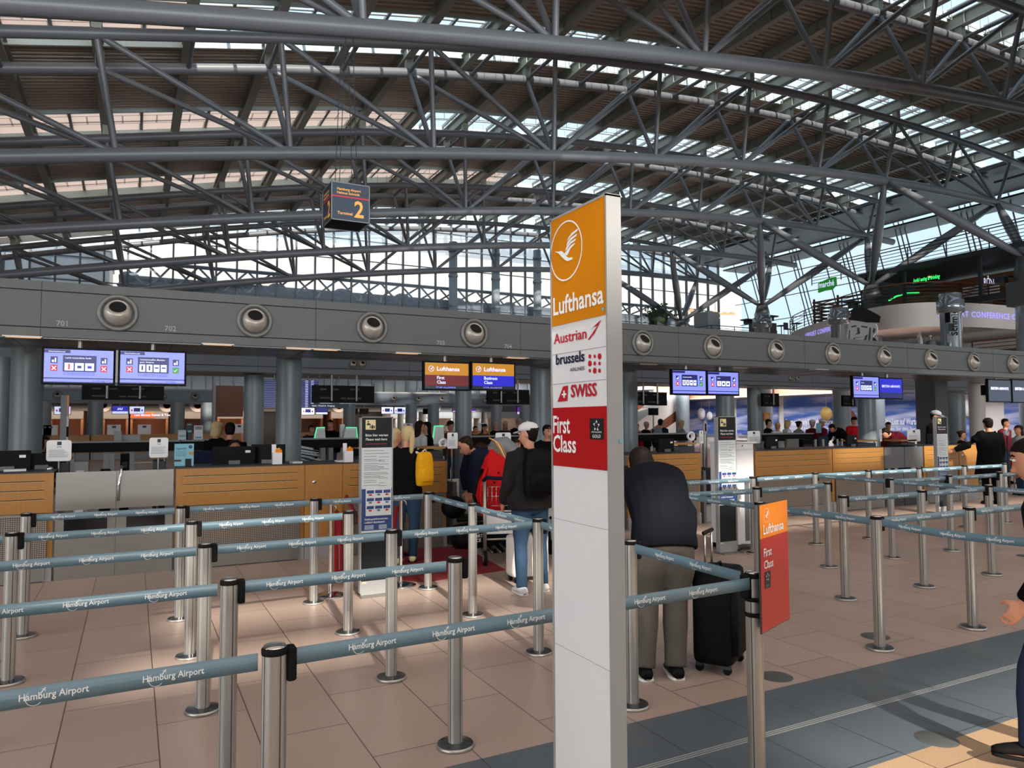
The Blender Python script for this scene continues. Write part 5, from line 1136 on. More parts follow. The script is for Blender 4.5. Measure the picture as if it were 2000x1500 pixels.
# ================================================================== WAIT-HERE BOARDS
def board(cx, cy, label, rz=0, hgt=1.715, w=.30, full=True):
    r = thing('information_board', label, 'information board', (cx, cy, 0), 'wait here information boards'); y = cy-.03; x0, x1 = cx-w/2, cx+w/2
    b = B(); b.box((x0-.012, y, .03), (x0, y+.06, hgt), 'pale_grey'); b.box((x1, y, .03), (x1+.012, y+.06, hgt), 'pale_grey'); b.box((x0-.012, y, hgt-.008), (x1+.012, y+.06, hgt), 'pale_grey'); b.box((x0, y+.02, .1), (x1, y+.05, hgt-.008), 'charcoal_sign'); b.build('frame', r)
    b = B(); b.box((x0, y, hgt-.30), (x1, y+.02, hgt-.01), 'charcoal_sign'); hp_ = b.build('head_panel', r)
    b = B(); b.box((x0, y, .60), (x1, y+.02, hgt-.30), 'paper'); np_ = b.build('notice', r)
    b = B(); b.box((x0-.02, y-.09, 0), (x1+.02, y+.15, .012), 'steel'); b.box((x0, y+.005, .012), (x1, y+.05, .14), 'pale_grey'); b.box((x0+.01, y+.003, .12), (x0+.05, y+.006, .135), 'cream'); b.build('foot', r)
    b = B(); o = (x0, y, 0); rect(b, o, X_, Z_, .035, hgt-.125, .135, hgt-.03, 'cream', .001)
    q = lambda pts, m='logo_black': poly(b, o, X_, Z_, [(.035+x*.1, hgt-.125+z*.095) for x, z in pts], m, .002)
    disc(b, o, X_, Z_, .06, hgt-.048, .008, 'logo_black', .002, 10); q([(.08, .5), (.2, .68), (.34, .68), (.55, .5), (.5, .45), (.12, .45)])
    q([(.42, .12), (.5, .12), (.5, .4), (.42, .4)]); q([(.56, .1), (.8, .1), (.8, .42), (.56, .42)]); q([(.84, .12), (.93, .12), (.93, .4), (.84, .4)]); q([(.63, .42), (.73, .42), (.73, .5), (.63, .5)])
    text(b, 'Bitte hier warten', (x0+.035, y, hgt-.19), X_, Z_, .024, 'print_white', width=.225); text(b, 'Please wait here', (x0+.035, y, hgt-.23), X_, Z_, .024, 'print_white', width=.215, shear=.25)
    rect(b, o, X_, Z_, .035, hgt-.265, .25, hgt-.262, 'line_red', .002); b.build('wait_lettering', hp_)
    b = B(); rn = random.Random(5); z = hgt-.33
    if full:
        while z > 1.04:
            rect(b, o, X_, Z_, .02, z, .02+rn.uniform(.12, .25), z+.004, 'ink', .001)
            if rn.random() < .5: rect(b, o, X_, Z_, .17, z-.008, .17+rn.uniform(.04, .1), z-.004, 'ink', .001)
            z -= rn.choice([.014, .018, .028])
    rect(b, o, X_, Z_, 0, .62, .3, 1.02, 'ink_blue', .001); rect(b, o, X_, Z_, .04, .76, .295, 1.02, 'paper', .002)
    for i in range(3):
        for j in range(3):
            xx = .05+.083*i; zz_ = .975-.075*j; rect(b, o, X_, Z_, xx, zz_, xx+.07, zz_+.03, 'ink_blue', .003); rect(b, o, X_, Z_, xx+.02, zz_-.022, xx+.05, zz_-.006, 'ink' if (i+j) % 2 else 'logo_red', .003)
    text(b, 'Gefahrgutinformationen', (x0+.03, y, .72), X_, Z_, .018, 'print_white', width=.23); text(b, 'Luftfahrt Bundesamt', (x0+.03, y, .69), X_, Z_, .018, 'print_white', width=.2)
    for i in range(4): rect(b, o, X_, Z_, .03, .665-.011*i, .12, .669-.011*i, 'print_white', .002); rect(b, o, X_, Z_, .17, .665-.011*i, .25, .669-.011*i, 'print_white', .002)
    rect(b, o, X_, Z_, 0, .6, .3, .62, 'paper', .003); b.build('notice_print', np_)
board(2.11, 6.95, 'tall grey information board in the left field, beside the velvet rope stands')
board(6.70, 7.02, 'tall grey information board in front of the white cabinet, middle one of the three', w=.29)
x_ = atY(1838, 880, 8.0)[0]; board(x_, 8.0, 'tall grey information board at the right, nearly hiding the capped agent')

# velvet rope stands and red carpet
def rope_stand(x, y, label):
    r = thing('rope_stand', label, 'rope stand', (x, y, 0), 'chrome velvet rope stands'); b = B(); b.lathe([(0, 0), (.155, 0), (.155, .01), (.12, .02), (.03, .035), (.0, .035)], (x, y, 0), 'chrome', 32); b.build('base', r)
    b = B(); b.lathe([(.021, .03), (.021, .86), (.03, .865), (.03, .88), (0, .885)], (x, y, 0), 'chrome', 20); b.build('pole', r); b = B(); b.ball((x, y, .9), .02, 'chrome', 12, 8); b.path([(x+.03, y, .86), (x+.05, y, .845), (x+.06, y, .81)], .008, 'chrome', 8); b.build('hook', r)
rope_stand(1.71, 7.10, 'chrome rope stand left of the first wait-here board'); rope_stand(2.45, 7.2, 'chrome rope stand right of the first wait-here board, beside the red carpet')
b = B(); b.path([(1.77, 7.10, .8), (1.78, 7.16, .5), (1.82, 7.3, .2), (1.92, 7.6, .06), (2.1, 8.2, .03), (2.25, 8.8, .1), (2.3, 9.05, .5)], .022, 'velvet', 10); single(b, 'velvet_rope', 'dark red velvet rope hanging from the left chrome stand', 'rope')
b = B(); b.path([(2.42, 7.24, .8), (2.40, 7.3, .5), (2.38, 7.6, .3), (2.36, 8.2, .4), (2.36, 9.0, .75)], .022, 'velvet', 10); single(b, 'velvet_rope', 'dark red velvet rope hanging behind the right chrome stand', 'rope')
b = B(); b.add([(2.68, 9.1, .006), (2.55, 7.4, .006), (2.72, 7.22, .006), (3.74, 7.38, .006), (3.95, 9.1, .006), (2.68, 9.1, 0), (2.55, 7.4, 0), (2.72, 7.22, 0), (3.74, 7.38, 0), (3.95, 9.1, 0)], [(0, 1, 2, 3, 4), (1, 6, 7, 2), (2, 7, 8, 3), (3, 8, 9, 4), (0, 5, 6, 1)], 'carpet_red'); single(b, 'red_carpet', 'dark red carpet mat in front of the desk of the blonde woman', 'carpet')
# white cabinet beside the middle board
xa, xb = 6.84, 7.26; r = thing('white_cabinet', 'tall white metal cabinet with a slanted top tray behind the middle wait-here board', 'cabinet', (7.05, 7.2, 0)); y = 7.1
b = B(); b.box((xa, y, .06), (xb, y+.35, 1.28), 'white'); b.build('body', r); b = B(); b.box((xa-.03, y-.03, 1.37), (xb+.05, y+.38, 1.385), 'white'); b.box((xa, y, 1.28), (xb, y+.35, 1.37), 'white'); b.build('tray', r)
b = B(); b.box((xa+.02, y-.012, 1.29), (xb-.02, y, 1.36), 'white'); b.lathe([(0, -.016), (.007, -.014), (.007, 0)], ((xa+xb)/2, y-.01, 1.335), 'black', 10, 'Y'); b.build('drawer', r)
b = B(); b.box((xa+.25, y-.004, .10), (xa+.33, y, .85), 'mid_grey'); b.lathe([(0, -.004), (.05, -.004)], (xa+.29, y, .87), 'mid_grey', 12, 'Y'); b.build('stripe', r)
b = B(); b.box((xb+.0, y+.02, 1.20), (xb+.06, y+.2, 1.34), 'brown_wood'); b.build('side_box', r); b = B(); b.box((xa, y+.02, .0), (xb, y+.33, .06), 'black'); b.path([(xa+.02, y-.08, .03), (xa+.1, y-.1, .06), (xa+.2, y-.08, .05), (xa+.3, y-.03, .03)], .03, 'dark_grey', 8); b.build('castor', r)

# hanging cube sign
cy_ = 14.45; p = atY(648, 354, cy_); q = atY(721, 434, cy_); s = q[0]-p[0]; zt2 = (atY(648, 354, cy_)[2]+atY(721, 364, cy_)[2])/2; zb2 = (atY(721, 434, cy_)[2]+atY(648, 431, cy_)[2])/2; h = zt2-zb2; x0 = p[0]
sc_ = .93; r = thing('cube_sign', 'dark blue Terminal 2 cube sign hanging from the roof on thin wires', 'sign', (x0+s/2, cy_, zb2))
b = B(); yb = cy_+s; b.box((x0, cy_, zb2+.02), (x0+s, yb, zt2), 'navy_sign'); b.box((x0+.03, cy_+.03, zb2+.01), (x0+s-.03, yb-.03, zb2+.02), 'black'); b.build('box', r)
b = B()
for X1, Y1 in ((x0, cy_), (x0+s, cy_), (x0, yb), (x0+s, yb)): b.box((X1-.008, Y1-.008, zb2), (X1+.008, Y1+.008, zt2+.005), 'pale_grey')
for z in (zb2, zt2-.01):
    for Y1 in (cy_, yb): b.box((x0-.008, Y1-.008, z), (x0+s+.008, Y1+.008, z+.016), 'pale_grey')
    for X1 in (x0, x0+s): b.box((X1-.008, cy_-.008, z), (X1+.008, yb+.008, z+.016), 'pale_grey')
b.build('edge_profile', r)
b = B()
for o, u_ in (((x0, cy_, zb2), (1, 0, 0)), ((x0, yb, zb2), (0, -1, 0))):
    u_ = Vector(u_); o = Vector(o); zv = Vector((0, 0, 1))
    text(b, 'Hamburg Airport', o+u_*s*.14+zv*h*.80, u_, Z_, .062*h/.6*.6, 'amber', width=s*.63, bold=.02, lift=.006); text(b, 'Helmut Schmidt', o+u_*s*.14+zv*h*.70, u_, Z_, .062*h/.6*.6, 'amber', width=s*.60, bold=.02, lift=.006)
    text(b, 'Terminal', o+u_*s*.15+zv*h*.16, u_, Z_, .075*h, 'amber', width=s*.40, bold=.02, lift=.006); text(b, '2', o+u_*s*.60+zv*h*.13, u_, Z_, .42*h, 'amber', width=s*.25, bold=.02, lift=.006)
b.build('lettering', r); b = B()
for o, u_ in (((x0, cy_, zb2), (1, 0, 0)), ((x0, yb, zb2), (0, -1, 0))): rect(b, o, u_, Z_, .0, h*.615, s, h*.65, 'line_red', .005)
b.build('red_line', r); b = B()
for X1, Y1 in ((x0+.2, cy_+.2), (x0+s-.2, cy_+.2), (x0+.2, yb-.2), (x0+s-.2, yb-.2)): b.cyl((X1, Y1, zt2), (x0+s/2+(X1-x0-s/2)*.4, Y1, zb(x0+s/2)-.1), .008, 'dark_grey', 5)
b.build('wire', r)

# ================================================================== THINGS ON THE DESKS
TZ = 1.155
def monitor(x, y, label, w=.5, rz=0, z=.93, h=.32, lift=.12):
    zf = bz(x)
    r = thing('monitor', label, 'monitor', (x, y, z), 'black desk monitors seen from behind'); b = B(); b.obox((x, y, z+lift+h/2), (w, .04, h), 'black', bev=.004, rz=rz); hs_ = b.build('housing', r)
    c, s_ = math.cos(rz), math.sin(rz); b = B(); b.obox((x+.04*s_, y-.04*c, z+.14), (.13, .03, .26), 'mid_grey', rz=rz); (b.cyl((x, y, 0), (x, y, z), .03, 'mid_grey', 10) if zf == 0 else None); b.lathe([(0, .0), (.11, 0), (.11, .01), (0, .012)], (x, y, z), 'dark_grey', 20); b.build('stand', r)
    b = B(); b.obox((x+w*.32*c+.022*s_, y+w*.32*s_-.022*c, z+lift+h*.8), (.06, .002, .03), 'white', rz=rz); b.build('sticker', hs_)
monitor(ux(457, 9.62, 890), 9.62, 'black monitor hiding the seated desk agent\'s chin'); monitor(1.52, 9.6, 'black monitor turned sideways beside the leaflet holder', w=.42, rz=-.5, h=.34)
monitor(-1.2, 9.6, 'black monitor cut by the left edge of the picture', w=.42); monitor(-.9, 9.75, 'black low screen second from the left edge', w=.3, h=.28)
for u, l in ((1300, 'black monitor behind the bending person\'s head'), (1507, 'black monitor on the first sunlit desk'), (1663, 'black monitor on the second sunlit desk')):
    monitor(ux(u, 9.6, 880), 9.6, l, w=.40, rz=.2)
for u, l in ((1945, 'black monitor behind the man in the long coat'), (1822, 'black monitor behind the third wait-here board')): monitor(ux(u, 9.7), 9.7, l, w=.45)
def card(u0, v0, u1, v1, Y, label, lean=0):
    p, q = atY(u0, v0, Y), atY(u1, v1, Y); x0, x1, z1, z0 = p[0], q[0], p[2], q[2]; w, h = x1-x0, z1-z0; r = thing('notice_card', label, 'notice', ((x0+x1)/2, Y, z0), 'white notice cards on stands'); c = .12*min(w, h)
    pl = []
    for cx, cz, a0 in ((x1-c, z1-c, 0), (x0+c, z1-c, 90), (x0+c, z0+c, 180), (x1-c, z0+c, 270)):
        for k in range(4): a = math.radians(a0+30*k); pl.append((cx+c*math.cos(a), cz+c*math.sin(a)))
    b = B(); b.prism(pl, (0, Y+.012, 0), X_, Z_, .012, 'white'); cd_ = b.build('card', r)
    b = B(); o = (x0, Y, z0); rect(b, o, X_, Z_, w*.42, h*.76, w*.60, h*.93, 'logo_navy', .001); rn = random.Random(int(u0))
    for i in range(7): rect(b, o, X_, Z_, w*.1, h*(.52-.055*i), w*(.1+.8*rn.uniform(.75, 1)), h*(.535-.055*i), 'ink', .001)
    rect(b, o, X_, Z_, w*.42, h*.66, w*.6, h*.69, 'ink', .001); b.build('print', cd_)
    b = B(); b.cyl(((x0+x1)/2, Y+.03, bz((x0+x1)/2)), ((x0+x1)/2, Y+.03, z0+.02), .012, 'steel', 8); b.build('stand', r)
card(91, 860, 139, 900, 9.7, 'white notice card with rounded corners above the left steel gate'); card(292, 855, 328, 893, 9.7, 'white notice card with rounded corners above the right steel gate')
card(874, 845, 894, 876, 9.8, 'narrow turned white notice card in front of the round column'); card(968, 845, 998, 875, 9.8, 'white notice card between the leaning person and the white capped man'); card(1366, 841, 1374, 866, 9.8, 'thin edge-on white notice card left of the middle wait-here board')
card(1460, 842, 1485, 866, 9.8, 'white notice card with rounded corners above the white cabinet'); card(1772, 839, 1798, 862, 9.8, 'white notice card above the dark grey gates'); card(1976, 835, 1984, 856, 9.8, 'thin turned white notice card at the right edge'); card(1718, 839, 1723, 862, 9.8, 'edge-on white notice card right of the sunlit column')
for u, v, zz_, l in ((88, 835, 0, 'left'), (100, 838, 1, 'second'), (223, 833, 0, 'third'), (282, 833, 0, 'fourth'), (466, 833, 0, 'right of the couple'), (794, 830, 0, 'above the blonde woman'), (938, 830, 0, 'right of the big column')):
    p = atY(u, v, 39.2); b = B(); b.box((p[0]-.28, 38.9, 1.14), (p[0]+.28, 38.93, 1.6), 'white'); b.box((p[0]-.08, 38.895, 1.45), (p[0]+.08, 38.9, 1.55), 'logo_navy'); single(b, 'far_notice', 'tiny white notice card on the far island counter, '+l, 'notice', 'distant notice cards')
# turquoise poster board
p, q = atY(341, 867, 9.35), atY(378, 914, 9.35); r = thing('tabletop_poster', 'turquoise poster standing on the wide desk beside the steel gate', 'poster', ((p[0]+q[0])/2, 9.35, TZ)); M('turq', (120, 178, 196), .5, var=.05); x0, x1 = p[0], q[0]; z1 = p[2]; w = x1-x0; h = z1-TZ
b = B(); b.box((x0, 9.35, TZ), (x1, 9.36, z1), 'turq'); b.box((x0, 9.35, TZ), (x1, 9.45, TZ+.006), 'turq'); b.build('sheet', r)
b = B(); o = (x0, 9.35, TZ); disc(b, o, X_, Z_, .82*w, .86*h, .1*w, 'ink_blue'); text(b, 'Upgrade?', (x0+.07*w, 9.349, TZ+.76*h), X_, Z_, .08*h, 'ink_blue', width=.55*w, shear=.2); rect(b, o, X_, Z_, 0, .22*h, .36*w, .31*h, 'dark_grey', .002); rect(b, o, X_, Z_, .56*w, .02*h, .88*w, .34*h, 'charcoal_sign', .002); rect(b, o, X_, Z_, .75*w, .5*h, w, .64*h, 'gold_pack', .002)
for i in range(5): rect(b, o, X_, Z_, .07*w, (.66-.05*i)*h, .6*w, (.67-.05*i)*h, 'ink_blue', .002)
b.build('print', r)
def leaflet(u, v, Y, label, h=.24):
    p = atY(u, v, Y); x, z = p[0], TZ; r = thing('leaflet_rack', label, 'leaflet holder', (x, Y, z), 'white leaflet holders'); b = B()
    b.obox((x, Y, z+.07), (.11, .08, .14), 'white'); b.obox((x-.03, Y+.04, z+h/2), (.05, .012, h), 'white', rx=-.12); b.build('holder', r); b = B(); b.obox((x+.02, Y+.0, z+.15), (.07, .05, .05), 'sign_orange', rx=.2); b.ball((x+.02, Y, z+.18), (.02, .02, .02), 'sign_orange', 8, 6); b.build('leaflets', r)
leaflet(541, 895, 9.3, 'white leaflet holder with an orange figure beside the sideways monitor'); leaflet(680, 890, 9.3, 'white leaflet holder with orange leaflets just left of the wait-here board')
for u, Y, l, w in ((30, 9.45, 'flat grey keyboard shelf with papers at the left edge', .2), (578, 9.4, 'small white stack of papers behind the plain door panel', .12), (665, 9.4, 'white paper pile left of the orange leaflets', .1)):
    x = ux(u, Y, 905); b = B(); b.obox((x, Y, TZ+.01), (w, .15, .02), 'paper', rz=.1); single(b, 'paper_stack', l, 'papers')
# arms with scanners, round tape coils and small desks behind
def side_shelf(u0, u1, v, Y, label):
    xa, xb = ux(u0, Y), ux(u1, Y); z = atY(u0, v, Y)[2]; r = thing('raised_shelf', label, 'shelf', ((xa+xb)/2, Y, .93), 'raised wooden printer shelves'); b = B(); b.box((xa, Y, z), (xb, Y+.4, z+.03), 'beech'); b.build('board', r)
    b = B(); b.box((xa+.03, Y+.02, bz((xa+xb)/2)), (xb-.03, Y+.35, z-.03), 'dark_grey'); b.box((xa+.02, Y-.01, 1.0), (xb-.1, Y+.02, 1.05), 'pale_grey'); b.build('printer', r)
    b = B(); b.cyl((xb-.04, Y+.05, .93), (xb-.04, Y+.05, z), .015, 'chrome', 8); b.path([(xa+.02, Y-.03, .97), (xa+.08, Y-.03, 1.06), (xb-.1, Y-.03, 1.06)], .012, 'chrome', 8); b.build('support', r)
side_shelf(65, 140, 900, 9.8, 'raised wooden shelf with printer behind the left notice card'); side_shelf(833, 870, 877, 9.8, 'raised wooden shelf right of the yellow backpack'); side_shelf(1312, 1360, 869, 9.8, 'raised wooden shelf right of the bending person\'s head'); side_shelf(1675, 1714, 863, 9.8, 'raised wooden shelf below the sunlit round column'); side_shelf(1760, 1790, 862, 9.8, 'raised wooden shelf under the notice card above the dark gates'); side_shelf(296, 330, 896, 9.8, 'raised wooden shelf right of the black printer gap'); side_shelf(985, 1010, 876, 9.9, 'raised wooden shelf beside the white capped man\'s shoulder')
b = B(); p = atY(97, 916, 9.5); b.ball(p, (.035, .03, .025), 'chrome', 12, 8); single(b, 'desk_bell', 'small shiny silver bell shaped scanner above the left wooden desk', 'scanner')
b = B(); p = atY(215, 905, 12); b.lathe([(.06, 0), (.06, p[2]), (.05, p[2]+.03), (0, p[2]+.03)], (p[0], 10.0, 0), 'black', 14); single(b, 'bottle', 'slim black flask standing between the two gates', 'bottle', at=(0, 0, 0))
for u, v, Y, rr_, l in ((1350, 852, 9.9, .07, 'large white coil of baggage tags above the wooden shelf right of the pillar'), (866, 866, 9.9, .06, 'white coil of baggage tags beside the narrow notice card'), (1967, 845, 9.9, .06, 'white coil of baggage tags near the right edge')):
    p = atY(u, v, Y); b = B()
    for k in range(3): b.path([(p[0]+rr_*(1-.15*k)*math.cos(a), Y+.02*k, p[2]+rr_*(1-.15*k)*math.sin(a)) for a in np.linspace(0, 2*PI, 20)[:-1]], .018, 'white', 6, closed=True)
    b.cyl((p[0]+rr_, Y+.03, bz(p[0])), (p[0]+rr_, Y+.03, p[2]), .02, 'dark_grey', 6); single(b, 'tag_coil', l, 'tag roll', 'coils of white baggage tags')
# pale pole sign tilting behind the left desk
r = thing('pole_sign', 'slim tilted pole sign with a coloured edge rising behind the left notice card', 'pole sign', (ux(127, 13), 13, 0)); p, q = atY(127, 772, 13), atY(124, 862, 13)
b = B(); b.box((q[0]-.05, 13, 0), (p[0]+.03, 13.06, p[2]), 'pale_grey'); b.build('post', r); b = B()
for i, m in enumerate(('poster_white', 'black', 'poster_white', 'sign_red', 'sign_orange')): z0 = 1.3+(p[2]-1.3)/5*i; b.box((p[0]+.03, 13, z0), (p[0]+.055, 13.05, z0+(p[2]-1.3)/5), m)
b.build('printed_edge', r)
# glowing self service kiosks, easel, misc
for u0, u1, v, Y, l in ((617, 636, 836, 16.6, 'left glowing white kiosk head with green rim on the standing desk'), (673, 696, 836, 16.6, 'right glowing white kiosk head with green rim on the standing desk'), (847, 868, 833, 14.5, 'glowing white kiosk head with green rim beside the young women')):
    p, q = atY(u0, v, Y), atY(u1, v+16, Y); z0 = 1.31 if Y > 16 else 1.2; r = thing('kiosk', l, 'kiosk', ((p[0]+q[0])/2, Y, z0), 'glowing kiosks'); b = B(); z1 = p[2]
    b.prism([(p[0]-.02, z0), (q[0], z0), (q[0]-.02, z1), (p[0]+.03, z1)], (0, Y+.1, 0), X_, Z_, .1, 'white'); b.build('head', r); b = B(); sgn = 1 if '73' not in str(u0) or True else -1
    if z0 < 1.25:
        c3 = B(); c3.box((p[0]+.02, Y+.02, 0), (q[0]-.04, Y+.09, z0), 'pale_grey'); c3.build('pedestal', r)
    b.path([(p[0]-.03, Y-.0, z0), (p[0]+.02, Y, z1+.01), (q[0]-.02, Y, z1+.01)] if u0 != 673 else [(q[0]+.02, Y, z0), (q[0], Y, z1+.01), (p[0]+.03, Y, z1+.01)], .015, 'lamp_mint', 6); b.build('light_rim', r)
b = B(); p = atY(1510, 865, 13); b.prism([(ux(1526, 13), 0), (ux(1560, 13), 0), (ux(1560, 13), 1.2), (ux(1537, 13), 1.2)], (0, 13, 0), X_, Z_, -.05, 'steel'); single(b, 'steel_board', 'slanted brushed steel board behind the first sunlit desk', 'board')
for i, u in enumerate((1592, 1607, 1635, 1644)):
    b = B(); x = ux(u, 13.5); b.cyl((x, 13.5, 0), (x, 13.5, 1.16), .04 if i < 2 else .03, 'alu', 12); single(b, 'steel_post', 'short steel post behind the second sunlit desk, '+['leftmost', 'second', 'third', 'rightmost'][i], 'post', 'steel posts behind the desks')
b = B(); b.prism([(ux(1600, 15), .2), (ux(1618, 15), .2), (ux(1618, 15), 1.2), (ux(1600, 15), 1.2)], (0, 15, 0), X_, Z_, -.05, 'navy_sign'); single(b, 'blue_screen_wall', 'dark blue partition between the steel posts', 'partition')
b = B(); p, q = atY(1492, 806, 20), atY(1504, 823, 20); b.box((p[0], 20, q[2]), (q[0], 20.05, p[2]), 'sign_yellow'); b.box((p[0], 20, 1.1), (q[0], 20.05, q[2]), 'poster_white'); b.cyl((p[0]+.05, 20.03, 0), (p[0]+.05, 20.03, 1.2), .02, 'steel', 6); crane(b, (p[0], 20, q[2]), X_, Z_, (q[0]-p[0])/2, (p[2]-q[2])/2, .09, 'print_white', .14); single(b, 'yellow_card', 'yellow airline card on a pole before the blue banner', 'sign')
p, q = atY(1268, 797, 20), atY(1286, 811, 20); b = B(); b.box((p[0], 20, q[2]), (q[0], 20.06, p[2]), 'black'); b.cyl(((p[0]+q[0])/2, 20.03, 0), ((p[0]+q[0])/2, 20.03, q[2]), .025, 'steel', 6); single(b, 'pole_screen', 'small black screen on a thin pole before the wooden staircase', 'screen')
b = B(); p = atY(1376, 850, 13.2); b.cyl((p[0], 13.2, 0), (p[0], 13.2, 1.35), .06, 'alu', 12); pl = [(p[0]+.06*math.cos(a), 1.5+.17*math.sin(a)) for a in np.linspace(0, 2*PI, 16)[:-1]]; b.prism(pl, (0, 13.2, 0), X_, Z_, .04, 'white'); b.box((p[0]-.02, 13.15, 1.42), (p[0]+.02, 13.16, 1.6), 'cloth_maroon'); single(b, 'oval_terminal', 'slim white oval terminal on a steel pole left of the middle wait-here board', 'terminal')
# newspaper rack with trays behind the left column pair
r = thing('magazine_pile', 'messy pile of papers and cables on a black trolley behind the right round column', 'papers', (ux(600, 12.5), 12.5, 1.0)); b = B(); rn = random.Random(4); cx = ux(603, 12.5)
for i in range(14): b.obox((cx+rn.uniform(-.12, .12), 12.5+rn.uniform(-.05, .05), 1.02+.018*i), (.3, .22, .012), rn.choice(['paper', 'turq', 'white', 'cloth_grey']), rz=rn.uniform(-.5, .5), ry=.2)
b.build('sheets', r); b = B(); b.box((cx-.2, 12.3, 0), (cx+.2, 12.7, .98), 'black'); b.build('trolley_box', r)
# white cards on the far long desk
for u0, v0, u1, v1, m, l in ((348, 840, 366, 855, 'paper', 'left small white info panel on the standing desk, dark header'), (379, 831, 396, 858, 'white', 'white poster frame standing on the long black desk'), (364, 826, 376, 846, 'dark_grey', 'small dark framed sign with lilac card between two white panels')):
    p, q = atY(u0, v0, 17), atY(u1, v1, 17); b = B(); b.box((p[0], 17, 1.31), (q[0], 17.03, p[2]), m); b.box((p[0]+.02, 16.99, (q[2]+p[2])/2+.06), (q[0]-.02, 17, p[2]-.02), 'charcoal_sign' if m == 'paper' else 'pale_grey'); b.box((p[0]+.02, 16.99, q[2]+.02), (q[0]-.02, 17, q[2]+.06), 'turq'); single(b, 'desk_poster', l, 'sign')
b = B(); p, q = atY(223, 846, 16.5), atY(274, 858, 16.5); b.box((p[0], 16.5, 1.31), (p[0]+.13, 16.9, 1.50), 'pale_grey'); b.box((p[0]+.13, 16.6, 1.31), (q[0], 16.65, 1.43), 'pale_grey'); single(b, 'desk_divider', 'low pale divider panel on the long standing desk', 'divider')
b = B(); x = ux(669, 16.8); b.box((x-.05, 16.8, 1.31), (x+.05, 16.9, 1.62), 'white'); single(b, 'white_tower', 'slim white upright device between the two glowing kiosks', 'device')
b = B(); x = ux(150, 12); b.box((x-.02, 12, 0), (x+.15, 12.3, 1.12), 'pale_grey'); b.box((x, 11.99, .2), (x+.1, 12, 1.0), 'white'); single(b, 'steel_cabinet', 'narrow grey cabinet with an open white door left of the flask', 'cabinet')
x = ux(645, 10); 
# person-height chairs of the agents
def chair(u, Y, label, z=1.28):
    x = ux(u, Y); r = thing('office_chair', label, 'chair', (x, Y, 0), 'black office chairs'); b = B(); b.obox((x, Y, .98), (.42, .07, z-.62), 'cloth_navy', bev=.03); b.build('backrest', r); b = B(); b.obox((x, Y-.2, .62), (.45, .42, .08), 'cloth_navy', bev=.03); b.build('seat', r)
    b = B(); b.cyl((x, Y-.2, .08), (x, Y-.2, .6), .03, 'dark_grey', 10); b.box((x-.02, Y-.03, .55), (x+.02, Y, .9), 'dark_grey'); b.build('gas_lift', r); b = B()
    for k in range(5): a = 2*PI*k/5; b.cyl((x, Y-.2, .08), (x+.28*math.cos(a), Y-.2+.28*math.sin(a), .05), .02, 'dark_grey', 8); b.ball((x+.28*math.cos(a), Y-.2+.28*math.sin(a), .03), .03, 'rubber', 8, 6)
    b.build('base', r)
chair(386, 10.2, 'black office chair beside the turquoise poster'); 
